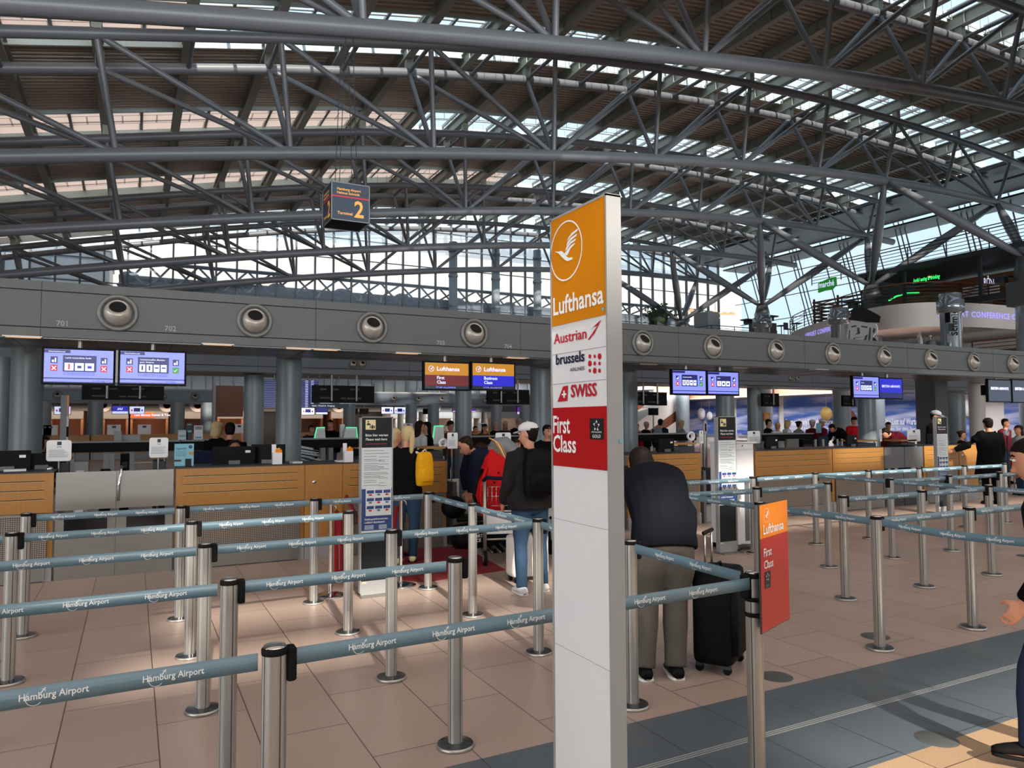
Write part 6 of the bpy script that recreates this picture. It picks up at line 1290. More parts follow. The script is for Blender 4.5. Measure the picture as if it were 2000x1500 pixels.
# ================================================================== PEOPLE
def lerp(a, b, t): return a+(b-a)*t
DEF = dict(pelvis=(0, 0, .52), waist=(0, .005, .60), chest=(0, .012, .72), neck=(0, 0, .825), head=(0, .018, .925),
           sh=(.102, 0, .80), elR=(.125, -.015, .63), wrR=(.13, .03, .49), elL=(-.125, -.015, .63), wrL=(-.13, .03, .49),
           hip=(.05, 0, .52), knR=(.055, .012, .28), anR=(.058, -.01, .045), knL=(-.055, .012, .28), anL=(-.058, -.01, .045), face=(0, 1, 0), shd=None)
def t_ok(t): return t >= .29
def remesh(o, vox):
    m = o.modifiers.new('remesh', 'REMESH'); m.mode = 'VOXEL'; m.voxel_size = vox; m.use_smooth_shade = True
    m = o.modifiers.new('smooth', 'SMOOTH'); m.factor = .5; m.iterations = 3
def person(x, y, face, H, label, top='cloth_black', legs='denim', shoes='black', hair='hair_dark', style='short', skin='skin', pose=None, vox=.016, bulk=1.0, z=0, topkind='sweater', head_turn=0, group=None, extra=None, hand=True, topless_arm=False):
    P = dict(DEF); P.update(pose or {}); F = Vector((math.sin(math.radians(face)), math.cos(math.radians(face)), 0)); Sd = Vector((F.y, -F.x, 0)); Uv = Vector((0, 0, 1)); o0 = Vector((x, y, z)); k = H/1.75
    def J(p): return o0+Sd*(p[0]*H)+F*(p[1]*H)+Uv*(p[2]*H)
    root = thing('person', label, 'person', (x, y, z), group); N = 12 if vox > .02 else 18
    pel, wai, che, nec, hea = [J(P[q]) for q in ('pelvis', 'waist', 'chest', 'neck', 'head')]
    shd = P['shd'] or (0, 0, 0)
    shR = J((P['sh'][0]+shd[0], P['neck'][1]-.004+shd[1], P['neck'][2]-.028+shd[2])); shL = J((-P['sh'][0]+shd[0], P['neck'][1]-.004-shd[1], P['neck'][2]-.028-shd[2]))
    side = (shR-shL).normalized()
    def ring_(c, t, rx, ry, s=None):
        s = (s or side); t = t.normalized(); s2 = (s-t*s.dot(t)).normalized(); return (c, s2*rx, t.cross(s2)*ry)
    def torso(b, g, mat, top_neck=True, hem=None, flare=0):
        up0 = (wai-pel); up1 = (che-wai); up2 = (nec-che); S_ = []
        w = [(pel-up0.normalized()*.07*k, up0, .150+g, .105+g), (pel, up0, .168+g, .118+g), (wai, (up0+up1), .145+g*1.1, .105+g), (che, up1+up2, .168+g, .118+g), (lerp(che, nec, .55), up2, .185+g, .112+g), (lerp(che, nec, .86), up2, .150+g*.8, .085+g*.8), (nec, up2, .075+g*.4, .065+g*.4)]
        if hem is not None: w = [(hem, up0, .165+g+flare, .115+g+flare)]+w[1:]
        b.loft([ring_(c, t, rx*k*bulk, ry*k*bulk) for c, t, rx, ry in w], mat, N)
    def limb(b, pts, rr, mat, s=None): 
        P_ = [Vector(p) for p in pts]; n = len(P_); secs = []
        for i, (p, r_) in enumerate(zip(P_, rr)):
            t = (P_[min(i+1, n-1)]-P_[max(i-1, 0)]).normalized(); a = t.orthogonal().normalized(); ra, rb = (r_ if isinstance(r_, tuple) else (r_, r_))
            if s is not None: a = (s-t*s.dot(t)).normalized()
            secs.append((p, a*ra*k, t.cross(a)*rb*k))
        b.loft(secs, mat, 10 if N == 12 else 14)
    # head frame
    hf = Vector(P['face']); hf = (Sd*hf[0]+F*hf[1]+Uv*hf[2]).normalized(); hf = Matrix.Rotation(-math.radians(head_turn), 3, 'Z') @ hf
    hu0 = (hea-nec).normalized(); hu = (Uv*.6+hu0*.7).normalized() if not P.get('headup') else Vector(P['headup']); hf = (hf-hu*hf.dot(hu)).normalized(); hs = hf.cross(hu).normalized()
    hh = .232*k
    HS = [(-.5, .022, .030, .030), (-.43, .018, .045, .050), (-.3, .010, .058, .074), (-.15, .004, .066, .088), (0, .0, .070, .094), (.15, -.003, .073, .098), (.3, -.006, .069, .092), (.42, -.008, .052, .068), (.49, -.008, .022, .03)]
    def headloft(b, mat, g=1, dt=-1, off=0, up=0): b.loft([(hea+hu*(t*hh+up)+hf*((f+off)*k), hs*rx*k*g, hf*ry*k*g) for t, f, rx, ry in HS if t >= dt], mat, N)
    b = B(); torso(b, 0, skin); headloft(b, skin)
    limb(b, [nec-hu0*.04*k, lerp(nec, hea, .35), lerp(nec, hea, .75)-hf*.012*k], [.062, .054, .056], skin)
    nz = hea-hu*.045*k+hf*.098*k; limb(b, [nz+hu*.035*k-hf*.012*k, nz+hu*.0*k+hf*.004*k, nz-hu*.014*k+hf*.004*k], [.008, .013, .011], skin)
    for s in (-1, 1): b.ball(hea+hs*s*.073*k-hu*.02*k-hf*.005*k, (.014*k, .014*k, .03*k), skin, 8, 6)
    arms = []
    for sgn, sh_, el, wr in ((1, shR, J(P['elR']), J(P['wrR'])), (-1, shL, J(P['elL']), J(P['wrL']))):
        limb(b, [lerp(sh_, nec, .35), sh_, lerp(sh_, el, .5), el, lerp(el, wr, .4), wr], [.05, .053, .046, .038, .037, .026], skin); arms.append((sh_, el, wr))
        if not hand: continue
        d = (wr-el).normalized(); pn = P.get('palm', None); a = (side*-sgn*.9+F*.0); a = (a-d*a.dot(d)).normalized(); w_ = d.cross(a).normalized()   # a: palm normal (towards thigh), w_: across knuckles
        if w_.dot(F) < 0: w_ = -w_
        cl = P.get('curl', .35)
        limb(b, [wr-d*.01*k, wr+d*.03*k, wr+d*.085*k], [(.026, .018), (.040, .016), (.042, .014)], skin, w_)
        for i in range(4):
            q = wr+d*.08*k+w_*(.030-.0195*i)*k; L_ = [.070, .078, .072, .056][i]*k; dd = d.copy(); pts = [q]
            for j in range(3): dd = (dd+a*cl*(.6+.5*j)).normalized(); pts.append(pts[-1]+dd*L_*(.42, .32, .26)[j])
            limb(b, pts, [.0095, .0092, .0085, .007], skin)
        q = wr+d*.02*k+w_*.028*k; limb(b, [q, q+(d*.5+w_*.7+a*.3).normalized()*.035*k, q+(d*.7+w_*.6+a*.5).normalized()*.065*k, q+(d+w_*.4+a*.6).normalized()*.09*k], [.014, .0125, .0105, .008], skin)
    hR, hL = J(P.get('hipR', P['hip'])), J(P.get('hipL', (-P['hip'][0], P['hip'][1], P['hip'][2])))
    legl = []
    for hp, kn, an in ((hR, J(P['knR']), J(P['anR'])), (hL, J(P['knL']), J(P['anL']))):
        limb(b, [lerp(hp, pel, .3), hp, lerp(hp, kn, .45), kn, lerp(kn, an, .35), an], [.085, .09, .075, .055, .055, .038], skin); legl.append((hp, kn, an))
        ft = P.get('toe', F if not isinstance(P.get('toe'), tuple) else P['toe']); ft = Vector(ft)
        limb(b, [an-ft*.03*k+Vector((0, 0, -.03*k)), an+ft*.06*k-Uv*.04*k, an+ft*.14*k-Uv*.055*k], [.035, .038, .028], skin)
    o = b.build('body', root); remesh(o, vox); body = o
    # clothes
    b = B(); g = {'sweater': .022, 'jacket': .036, 'coat': .040, 'shirt': .016}[topkind]
    updir = (wai-pel).normalized()
    torso(b, g, top, hem=(pel-updir*.06*k if topkind != 'coat' else J((0, 0, .30))), flare=.0 if topkind != 'coat' else .05)
    for sh_, el, wr in arms:
        e = g*.8; end = lerp(el, wr, .96 if topkind != 'shirt' or not topless_arm else .1)
        limb(b, [lerp(sh_, nec, .45), sh_, lerp(sh_, el, .5), el, lerp(el, end, .45), end], [.058+e, .062+e, .054+e, .046+e, .042+e, .034+e*.6], top)
    limb(b, [nec-hu0*.05*k, nec+hu0*.012*k], [.085+g*.3, .066+g*.2], top)
    o = b.build({'sweater': 'sweater', 'jacket': 'jacket', 'coat': 'coat', 'shirt': 'shirt'}[topkind], root); remesh(o, max(vox*.9, .011))
    if legs:
        b = B(); b.loft([ring_(pel+updir*.06*k, updir, .155*k*bulk, .115*k*bulk), ring_(pel, updir, .172*k*bulk, .125*k*bulk), ring_(pel-Uv*.05*k, Uv, .165*k*bulk, .125*k*bulk), ring_(pel-Uv*.10*k, Uv, .14*k*bulk, .10*k*bulk)], legs, N)
        lw = P.get('legw', 1)
        for hp, kn, an in legl:
            limb(b, [lerp(hp, pel, .4)+Uv*.02, hp-Uv*.02, lerp(hp, kn, .5), kn, lerp(kn, an, .35), lerp(kn, an, .7), an-Uv*.01*k], [.095*bulk, .1*bulk, .085*lw*bulk, .068*lw, .068*lw, .06*lw, .058*lw], legs)
        o = b.build('trousers', root); remesh(o, max(vox*.9, .012))
    b = B(); s2 = B(); ft = Vector(P['toe']) if P.get('toe') else F
    for hp, kn, an in legl:
        up_ = Vector(P.get('toeup', (0, 0, 0))); q = an-Uv*.0*k; fs = ft.cross(Uv).normalized(); n_ = fs.cross(ft)
        gz = an.z-.079*k
        secs = [(-.075, .028, .035, .030), (-.05, .036, .045, .038), (0, .042, .052, .04), (.06, .036, .044, .036), (.12, .028, .044, .026), (.165, .020, .036, .018), (.185, .016, .018, .012)]
        b.loft([(Vector((an.x, an.y, gz))+ft*t*k+Uv*(.012+zc)*k, fs*w*k, Uv*h*k) for t, zc, w, h in secs], shoes, 12)
        s2.loft([(Vector((an.x, an.y, gz))+ft*t*k+Uv*.010*k, fs*(w+.004)*k, Uv*.010*k) for t, zc, w, h in secs], 'sole_white' if shoes in ('cloth_white', 'black') and vox < .013 else 'rubber', 12, sq=4)
    s2.build('soles', b.build('shoes', root))
    b = B(); e = B()
    for s in (-1, 1):
        e.ball(hea+hu*.012*k+hf*.088*k+hs*s*.031*k, (.011*k, .011*k, .007*k), 'black' if vox > .013 else 'print_white', 8, 5); limb(b, [hea+hu*.036*k+hf*.092*k+hs*s*.018*k, hea+hu*.040*k+hf*.090*k+hs*s*.034*k, hea+hu*.032*k+hf*.082*k+hs*s*.05*k], [.004, .005, .003], hair if hair in MATS and style != 'bald' else 'hair_dark')
        if vox <= .013: e.ball(hea+hu*.012*k+hf*.096*k+hs*s*.031*k, .005*k, 'black', 8, 5)
    e.build('eyes', body); b.build('eyebrows', body)
    b = B(); limb(b, [hea-hu*.078*k+hf*.078*k-hs*.024*k, hea-hu*.080*k+hf*.093*k, hea-hu*.078*k+hf*.078*k+hs*.024*k], [.004, .007, .004], 'lip'); b.build('lips', body)
    b = B()
    if style != 'bald':
        tt = [(t, f-(.012 if style == 'short' else .003), rx*1.10, ry*1.06) for t, f, rx, ry in [(.22, -.004, .072, .096)]+[q for q in HS if t_ok(q[0])]]; b.loft([(hea+hu*((t+(.03 if t > .4 else 0))*hh)+hf*f*k, hs*rx*k, hf*ry*k) for t, f, rx, ry in tt], hair, N)
        b.loft([(hea+hu*(t*hh)+hf*(f-.034)*k, hs*rx*k, hf*ry*k) for t, f, rx, ry in ((-.36, .0, .045, .04), (-.2, 0, .068, .06), (0, 0, .078, .074), (.2, 0, .080, .082), (.35, .01, .07, .08), (.46, .02, .04, .05))], hair, N)
    if style == 'long':
        b.loft([(hea+hu*(.1*hh)-hf*.04*k, hs*.078*k, hf*.06*k), (hea-hu*.12*k-hf*.05*k, hs*.085*k, hf*.05*k), (hea-hu*.22*k-hf*.07*k, hs*.08*k, hf*.035*k), (hea-hu*.30*k-hf*.07*k, hs*.04*k, hf*.02*k)], hair, N)
    if style == 'pony':
        limb(b, [hea+hu*.05*k-hf*.10*k, hea+hu*.02*k-hf*.14*k, hea-hu*.08*k-hf*.14*k, hea-hu*.2*k-hf*.12*k, hea-hu*.27*k-hf*.11*k], [.022, .03, .036, .028, .01], hair)
    if style == 'bun': b.ball(hea+hu*.06*k-hf*.11*k, .04*k, hair, 10, 8)
    if style == 'bob': b.loft([(hea+hu*(.2*hh)-hf*.02*k, hs*.088*k, hf*.085*k), (hea-hu*.04*k-hf*.025*k, hs*.1*k, hf*.082*k), (hea-hu*.12*k-hf*.03*k, hs*.092*k, hf*.07*k), (hea-hu*.15*k-hf*.03*k, hs*.06*k, hf*.05*k)], hair, N)
    if b.v:
        o = b.build('hair', root)
        if vox < .0165: remesh(o, max(vox*.8, .009))
    if extra and extra.get('cap'):
        b = B(); m_ = extra['cap']; b.loft([(hea+hu*(t*hh+.012*k)+hf*f*k, hs*rx*k*1.14, hf*ry*k*1.12) for t, f, rx, ry in ((.10, -.006, .073, .098), (.25, -.006, .073, .098), (.38, -.006, .062, .085), (.48, -.006, .036, .05), (.52, -.006, .01, .012))], m_, N)
        b.build('cap', root) if extra.get('nobrim') else None
        if not extra.get('nobrim'):
            p = hea+hu*(.12*hh); n = 9; ed = []; inn = []
            for i in range(n): a = PI*(i/(n-1)); ed.append(p+hf*(.085+.075*math.sin(a))*k+hs*.074*k*math.cos(a)-hu*.012*k*math.sin(a)); inn.append(p+hf*.06*k+hs*.07*k*math.cos(a))
            b.add(ed+inn+[q+hu*.006*k for q in ed+inn], [(i, i+1, n+i+1, n+i) for i in range(n-1)]+[(3*n+i, 3*n+i+1, 2*n+i+1, 2*n+i) for i in range(n-1)]+[(i+1, i, 2*n+i, 2*n+i+1) for i in range(n-1)], m_); b.ball(hea+hu*(.53*hh+.012*k), .008*k, m_, 8, 6)
            cp_ = b.build('cap', root)
            b = B(); c = hea+hu*.16*hh-hf*.112*k; pts = [c+hs*.038*k*math.cos(a)+hu*.03*k*math.sin(a)-hf*.004*k for a in np.linspace(0, PI, 8)]; b.quad(pts, hair); b.build('cap_opening', cp_)
    if extra and extra.get('glasses'):
        b = B()
        for s in (-1, 1): c = hea+hu*.012*k+hf*.102*k+hs*s*.032*k; b.path([c+hs*.024*k*math.cos(a)+hu*.017*k*math.sin(a) for a in np.linspace(0, 2*PI, 13)[:-1]], .002, 'black', 5, closed=True); b.cyl(c+hs*s*.024*k, hea+hs*s*.076*k, .002, 'black', 5)
        b.build('glasses', body)
    if extra and extra.get('beard'):
        b = B(); b.loft([(hea-hu*.15*k+hf*.03*k, hs*.03*k, hf*.03*k), (hea-hu*.11*k+hf*.025*k, hs*.052*k, hf*.064*k), (hea-hu*.06*k+hf*.012*k, hs*.066*k, hf*.078*k)], extra['beard'], N); b.build('beard', root)
    root['_'] = 0; del root['_']
    return root, dict(side=side, F=F, hea=hea, nec=nec, che=che, pel=pel, shR=shR, shL=shL, arms=arms, hf=hf, k=k, wai=wai)
def backpack(c, fwd, label, mat, w=.30, h=.44, d=.17, up=Vector((0, 0, 1)), pocket=True, strap=None):
    fwd = Vector(fwd).normalized(); s = fwd.cross(up).normalized(); c = Vector(c); r = thing('backpack', label, 'backpack', tuple(c)); b = B()
    secs = [(-.5, .40, .30), (-.46, .47, .44), (-.2, .5, .52), (.2, .49, .48), (.4, .42, .40), (.48, .32, .3), (.5, .15, .15)]
    b.loft([(c+up*t*h, s*rx*w, fwd*ry*d) for t, rx, ry in secs], mat, 20, sq=3.2); bg_ = b.build('bag', r)
    if pocket:
        b = B(); q = c-fwd*d*.42-up*h*.18; b.loft([(q+up*t*h*.4, s*rx*w*.8, fwd*ry*d*.5) for t, rx, ry in ((-.5, .4, .3), (-.4, .5, .5), (.3, .5, .5), (.5, .4, .3))], mat, 16, sq=3); b.build('front_pocket', bg_)
    b = B(); m = strap or mat
    for sg in (-1, 1):
        q = c+s*sg*w*.30; b.path([q+up*h*.46+fwd*d*.35, q+up*h*.50+fwd*(d*.5+.07), q+up*h*.36+fwd*(d*.5+.20), q-up*h*.05+fwd*(d*.5+.24), q-up*h*.34+fwd*(d*.5+.10), q-up*h*.42+fwd*d*.3], .016, m, 8)
    b.build('strap', r); b = B(); b.path([c+up*h*.49-s*.03, c+up*h*.56, c+up*h*.49+s*.03], .008, m, 6); b.build('grab_handle', bg_)
    return r

# man with white cap
r, g = person(3.47, 6.32, 2, 1.66, 'person in white cap, dark jacket and jeans with a black backpack, seen from behind', 'cloth_char', 'denim', 'cloth_white', 'hair_dark', 'short', vox=.0125, bulk=1.2, topkind='jacket', head_turn=-48, extra={'cap': 'cloth_white'},
              pose=dict(anR=(.085, .0, .045), knR=(.075, .012, .28), anL=(-.07, -.03, .045), wrR=(.13, .06, .50), wrL=(-.13, .09, .52), elL=(-.14, 0, .63)))
backpack(g['che']-g['F']*.20+Vector((0, 0, -.02)), g['F'], 'black backpack on the back of the person with the white cap', 'case_black', .30, .46, .17)
# blonde woman with yellow backpack, friend
xB = ux(795, 8.3); r, g = person(xB, 8.3, 22, 1.63, 'person with blond ponytail, black jumper and blue jeans with a yellow backpack', 'cloth_black', 'denim', 'cream', 'hair_blond', 'pony', vox=.0125, bulk=1.05, head_turn=-30,
              pose=dict(elR=(.13, .03, .64), wrR=(.10, .12, .60), elL=(-.13, .03, .64), wrL=(-.09, .13, .62), anR=(.04, .05, .045), anL=(-.05, -.03, .045)))
backpack(g['che']-g['F']*.12+g['side']*.21+Vector((0, 0, -.06)), (g['F']+g['side']*-.6), 'yellow backpack with white zip worn by the person with the ponytail', 'cloth_yellow', .21, .40, .14, strap='cloth_white')
person(ux(770, 8.75), 8.78, 75, 1.60, 'person with short white blond hair turned right, half hidden by the wait-here board', 'cloth_maroon', 'denim_dark', 'black', 'hair_blond', 'short', vox=.014)
# two people bending over their luggage
person(ux(962, 8.75), 8.7, -82, 1.74, 'person in a dark navy jacket bending forward over luggage, dark hair', 'cloth_navy', 'cloth_black', 'black', 'hair_brown', 'short', vox=.014, topkind='jacket', hand=True,
       pose=dict(pelvis=(0, -.06, .51), waist=(0, -.02, .575), chest=(0, .07, .65), neck=(0, .165, .725), head=(0, .225, .775), elR=(.11, .20, .57), wrR=(.10, .19, .43), elL=(-.11, .20, .57), wrL=(-.09, .21, .43), face=(0, .75, -.65), hip=(.05, -.06, .51)))
r, g = person(ux(1003, 9.05), 9.05, -75, 1.78, 'person bending low in a pale grey jacket with yellow stripes behind the red backpack', 'cloth_grey', 'cloth_black', 'black', 'hair_brown', 'short', vox=.016, topkind='jacket',
       pose=dict(pelvis=(0, -.06, .56), waist=(0, -.01, .66), chest=(0, .08, .735), neck=(0, .18, .72), head=(0, .25, .70), elR=(.11, .22, .57), wrR=(.10, .24, .43), elL=(-.11, .22, .57), wrL=(-.09, .24, .43), face=(0, .4, -.9), hip=(.05, -.06, .53)))
b = B()
for o_ in (-.05, 0, .05):
    q = [Vector((ux(u, 8.8), 8.78-.02, atY(u, v, 8.8)[2])) for u, v in ((958, 858), (968, 864), (976, 878), (982, 892), (986, 905))]; b.path([p+Vector((o_*.8, 0, o_*-.4)) for p in q], .012, 'sign_yellow' if o_ else 'cloth_white', 6)
b.build('sleeve_stripes', r)
# foreground person bending, black sweater
r, g = person(3.10, 3.93, 22, 1.72, 'person bending forward in black sweater and grey trousers beside the white sign pillar', 'bent_black', 'trouser_grey', 'black', 'hair_dark', 'bob', vox=.0115, bulk=1.22,
       pose=dict(pelvis=(.04, 0, .50), waist=(.04, .03, .58), chest=(.04, .09, .68), neck=(.03, .19, .755), head=(.025, .27, .785), elR=(.20, .17, .585), wrR=(.185, .13, .46), elL=(-.16, .20, .60), wrL=(-.12, .28, .52), face=(-.2, .8, -.55), hipR=(.09, 0, .5), hipL=(-.01, 0, .5), knR=(.085, .01, .27), knL=(-.03, .01, .27), anR=(.06, -.06, .045), anL=(-.06, -.06, .045), legw=1.25))
# suitcase
def suitcase(x, y, rz, w, d, h, label, mat, z0=.06, handle=.28, soft=True, hx=0):
    r = thing('suitcase', label, 'suitcase', (x, y, 0)); R_ = Matrix.Rotation(rz, 3, 'Z'); T = lambda p: R_ @ Vector(p)+Vector((x, y, 0)); b = B()
    b.loft([(T((0, 0, z0+t*h)), R_ @ Vector((w/2*q, 0, 0)), R_ @ Vector((0, d/2*q, 0))) for t, q in ((0, .88), (.03, .97), (.1, 1), (.9, 1), (.97, .97), (1, .86))], mat, 28, sq=7); b.build('shell', r)
    b = B(); pc = z0+h*.45
    if soft: b.loft([(T((0, -d/2-.0, z0+h*t)), R_ @ Vector((w*.42*q, 0, 0)), R_ @ Vector((0, .035*q, 0))) for t, q in ((.08, .6), (.12, 1), (.80, 1), (.84, .6))], mat, 20, sq=7)
    else:
        for i in range(5): b.obox(T((w*(-.36+.18*i), -d/2, pc)), (.015, .012, h*.8), mat, rz=rz)
    b.build('front_pocket' if soft else 'ribs', r)
    b = B()
    for sx in (-1, 1):
        for sy in (-1, 1): c = T((sx*w*.38, sy*d*.34, .028)); b.cyl(c-R_ @ Vector((.012, 0, 0)), c+R_ @ Vector((.012, 0, 0)), .027, 'rubber', 14); b.obox(c+Vector((0, 0, .025)), (.03, .045, .03), 'dark_grey', rz=rz)
    b.build('wheels', r); b = B()
    b.path([T((-.08, d*.25, z0+h)), T((-.08, d*.25, z0+h+handle))], .008, 'alu', 8); b.path([T((.08, d*.25, z0+h)), T((.08, d*.25, z0+h+handle))], .008, 'alu', 8); b.path([T((-.1, d*.25, z0+h+handle)), T((.1, d*.25, z0+h+handle))], .014, 'rubber', 10); b.build('pull_handle', r)
    b = B(); b.path([T((-.07, 0, z0+h-.01)), T((-.05, 0, z0+h+.03)), T((.05, 0, z0+h+.03)), T((.07, 0, z0+h-.01))], .009, 'rubber', 8); b.build('carry_grip', r)
    return r
suitcase(3.57, 3.83, .55, .42, .27, .60, 'large black fabric suitcase on four wheels beside the person in grey trousers', 'case_black', handle=.24)
suitcase(3.70, 6.80, -.05, .42, .22, .42, 'white ribbed hard case standing behind the legs of the person in the white cap', 'case_white', soft=False, handle=.05)
suitcase(4.30, 8.5, .3, .36, .26, .6, 'dark blue case behind the trolley', 'cloth_navy', handle=.2)
b = B(); b.ball((2.98, 4.05, .45), (.05, .04, .1), 'cloth_red', 10, 8); single(b, 'luggage_tag', 'small red pouch glimpsed between the grey trouser legs', 'pouch')
# walking woman at the right edge
r, g = person(3.98, 1.93, -36, 1.60, 'person with black hair in black jumper and blue trousers, cut by the right edge', 'cloth_black', 'denim_dark', 'rubber', 'hair_dark', 'bob', vox=.0085, topkind='sweater',
       pose=dict(chest=(0, .015, .72), neck=(0, .03, .82), head=(-.0, .065, .915), elL=(-.12, .03, .64), wrL=(-.11, .12, .50), elR=(.12, -.10, .65), wrR=(.12, -.17, .52), knL=(-.05, .09, .29), anL=(-.055, .10, .075), knR=(.05, -.03, .30), anR=(.05, -.16, .10), curl=.28, legw=1.15))
# seated agent and other people behind desks
zA = atY(458, 861, 10.3)[2]-1.70; person(ux(458, 10.3), 10.3, 180, 1.72, 'person with short dark hair seated behind the black monitor at the wide wooden desk', 'cloth_navy', 'cloth_black', 'black', 'hair_dark', 'short', 'skin_dark', vox=.015, z=zA, pose=dict(knR=(.055, .20, .50), knL=(-.055, .20, .50), anR=(.058, .2, .275), anL=(-.058, .2, .275), hip=(.05, 0, .52), face=(0, 1, -.15)))
FG = 'travellers behind the far desks'
def far(u, Y, H, face, label, **k): k.setdefault('vox', .024); k.setdefault('hand', False); return person(ux(u, Y), Y, face, H, label, **k)
far(421, 12.6, 1.70, 60, 'person with blond hair standing left in the couple behind the standing desk', top='cloth_black', hair='hair_blond', style='bob')
far(449, 12.0, 1.68, 10, 'person with dark hair and broad black jacket, right one of the couple seen from behind', top='cloth_black', hair='hair_dark', topkind='jacket', bulk=1.15)
far(80, 13.0, 1.50, 100, 'person with brown hair just right of the left round column', top='cloth_black', hair='hair_brown', style='bob')
far(12, 13.5, 1.72, 60, 'person in black and red between the two left columns', top='cloth_black', hair='hair_dark')
far(608, 18.5, 1.62, 160, 'person with reddish face behind the left glowing kiosk', top='cloth_navy', hair='hair_brown'); far(645, 19.5, 1.75, 200, 'person in dark clothes between the two glowing kiosks', top='cloth_black', hair='hair_dark')
far(818, 13.4, 1.70, 75, 'person with long brown hair and white shirt, left one of the two young women', top='cloth_white', hair='hair_brown', style='long', topkind='shirt', vox=.018); far(835, 13.7, 1.68, -80, 'person with long black hair facing the one in the white shirt', top='cloth_black', hair='hair_dark', style='long', vox=.018)
far(824, 10.3, 1.28, 180, 'seated person with black hair beside the yellow backpack', top='cloth_navy', hair='hair_dark')
far(881, 16.5, 1.70, -120, 'person in a dark peaked cap left of the big round column', top='cloth_brown', hair='hair_grey', extra={'cap': 'cloth_char'}); far(928, 20, 1.55, 180, 'small person with brown hair right of the big round column', top='cloth_brown', hair='hair_brown')
far(946, 17.8, 1.62, 180, 'person with long dark hair facing the viewer left of the white papers', top='cloth_brown', hair='hair_dark', style='long'); far(968, 20, 1.68, 150, 'person in dark clothes behind the white notice card', top='cloth_black', hair='hair_grey')
far(987, 18.5, 1.70, 200, 'person with pale blond hair leaning behind the notice card', top='cloth_black', hair='hair_blond', style='long'); far(1013, 18.0, 1.78, 180, 'person with white hair and white beard behind the white cap', top='cloth_black', hair='hair_grey', extra={'beard': 'cloth_white'})
far(1010, 10.4, 1.40, -150, 'seated person with long brown hair at the desk left of the white cap', top='cloth_black', hair='hair_brown', style='long'); far(1068, 10.4, 1.62, 180, 'person in black standing behind the white capped one, by the pillar', top='cloth_black', hair='hair_dark')
far(1243, 19, 1.60, 180, 'person in red behind the standing desk, nearest the sign pillar', top='cloth_red', hair='hair_dark'); far(1262, 19.5, 1.66, 160, 'person in black with grey hair second from the sign pillar', top='cloth_black', hair='hair_grey')
r, g = far(1290, 17.6, 1.74, 65, 'person with dark hair and navy jacket carrying a grey rucksack behind the standing desk', top='cloth_navy', hair='hair_dark', topkind='jacket'); backpack(g['che']-g['F']*.2, g['F'], 'pale lilac grey rucksack on the back of the person in the navy jacket', 'cloth_grey', .28, .4, .16)
far(1332, 17.6, 1.70, -60, 'person with fair hair and light grey shirt leaning on the standing desk', top='cloth_grey', hair='hair_blond', topkind='shirt')
for a in ((1500, 16.2, 1.72, 150, 'person with dark hair and black jacket below the yellow card', 'cloth_black', 'hair_dark', 'short', None), (1518, 16.0, 1.62, 180, 'fair haired youth second in the line behind the sunlit desk', 'cloth_white', 'hair_blond', 'short', None), (1537, 16.2, 1.70, 120, 'person with blond hair and white padded jacket third in the line', 'cloth_white', 'hair_blond', 'bob', None),
          (1560, 16.2, 1.66, 110, 'person with dark tied hair and pale top fourth in the line', 'cloth_grey', 'hair_dark', 'bun', None), (1586, 16.2, 1.70, 100, 'person with white headscarf and maroon coat fifth in the line', 'cloth_maroon', 'hair_grey', 'short', {'cap': 'cloth_white', 'nobrim': 1}), (1605, 16.0, 1.72, 175, 'person with white bonnet and maroon cardigan holding something blue, sixth in the line', 'cloth_maroon', 'hair_grey', 'short', {'cap': 'cloth_white', 'nobrim': 1})):
    far(a[0], a[1], a[2], a[3], a[4], top=a[5], hair=a[6], style=a[7], extra=a[8])
b = B(); p = atY(1599, 838, 15.7); b.box((p[0]-.1, 15.7, p[2]-.12), (p[0]+.12, 15.72, p[2]+.18), 'toy_cyan'); single(b, 'blue_folder', 'bright blue folder held by the person with the white bonnet', 'folder')
LEAN = dict(pelvis=(0, -.08, .52), waist=(0, -.04, .60), chest=(0, .06, .70), neck=(0, .15, .775), head=(0, .22, .80), face=(0, .6, -.8), elR=(.12, .2, .62), wrR=(.1, .28, .55), elL=(-.12, .2, .62), wrL=(-.1, .28, .55), hip=(.05, -.08, .52))
far(1648, 14.8, 1.78, -75, 'person in black leaning to the left over the desk in front of the long banner', top='cloth_black', hair='hair_dark', pose=LEAN, topkind='jacket', vox=.018); far(1668, 16, 1.78, 200, 'person in black cap with a bright red scarf', top='cloth_red', hair='hair_dark', extra={'cap': 'cloth_black', 'nobrim': 1})
far(1735, 14, 1.62, -140, 'desk agent with dark hair in a bun and light blouse below the Keine Lust banner', top='cloth_grey', hair='hair_dark', style='bun', vox=.018); far(1762, 10.6, 1.70, -60, 'person bending low in black and maroon behind the dark gates', top='cloth_maroon', hair='hair_dark', pose=LEAN, topkind='jacket', vox=.018, bulk=1.3)
far(1826, 10.2, 1.88, 170, 'tall person in black wearing a light cap behind the third wait-here board', top='cloth_black', hair='hair_dark', extra={'cap': 'cloth_grey'}, vox=.016); far(1877, 10.3, 1.42, 150, 'seated desk agent with dark hair, glasses and red neckerchief', top='cloth_black', hair='hair_brown', style='bun', extra={'glasses': 1}, vox=.016)
xC = ux(1932, 8.5); r, g = person(xC, 8.5, 30, 1.70, 'person in long black coat and dark cap leaning an arm on the sunlit desk', 'cloth_black', 'cloth_black', 'black', 'hair_dark', 'short', vox=.014, bulk=1.2, topkind='coat', extra={'cap': 'cloth_char', 'nobrim': 1}, pose=dict(elL=(-.21, .05, .685), wrL=(-.33, .13, .62)))
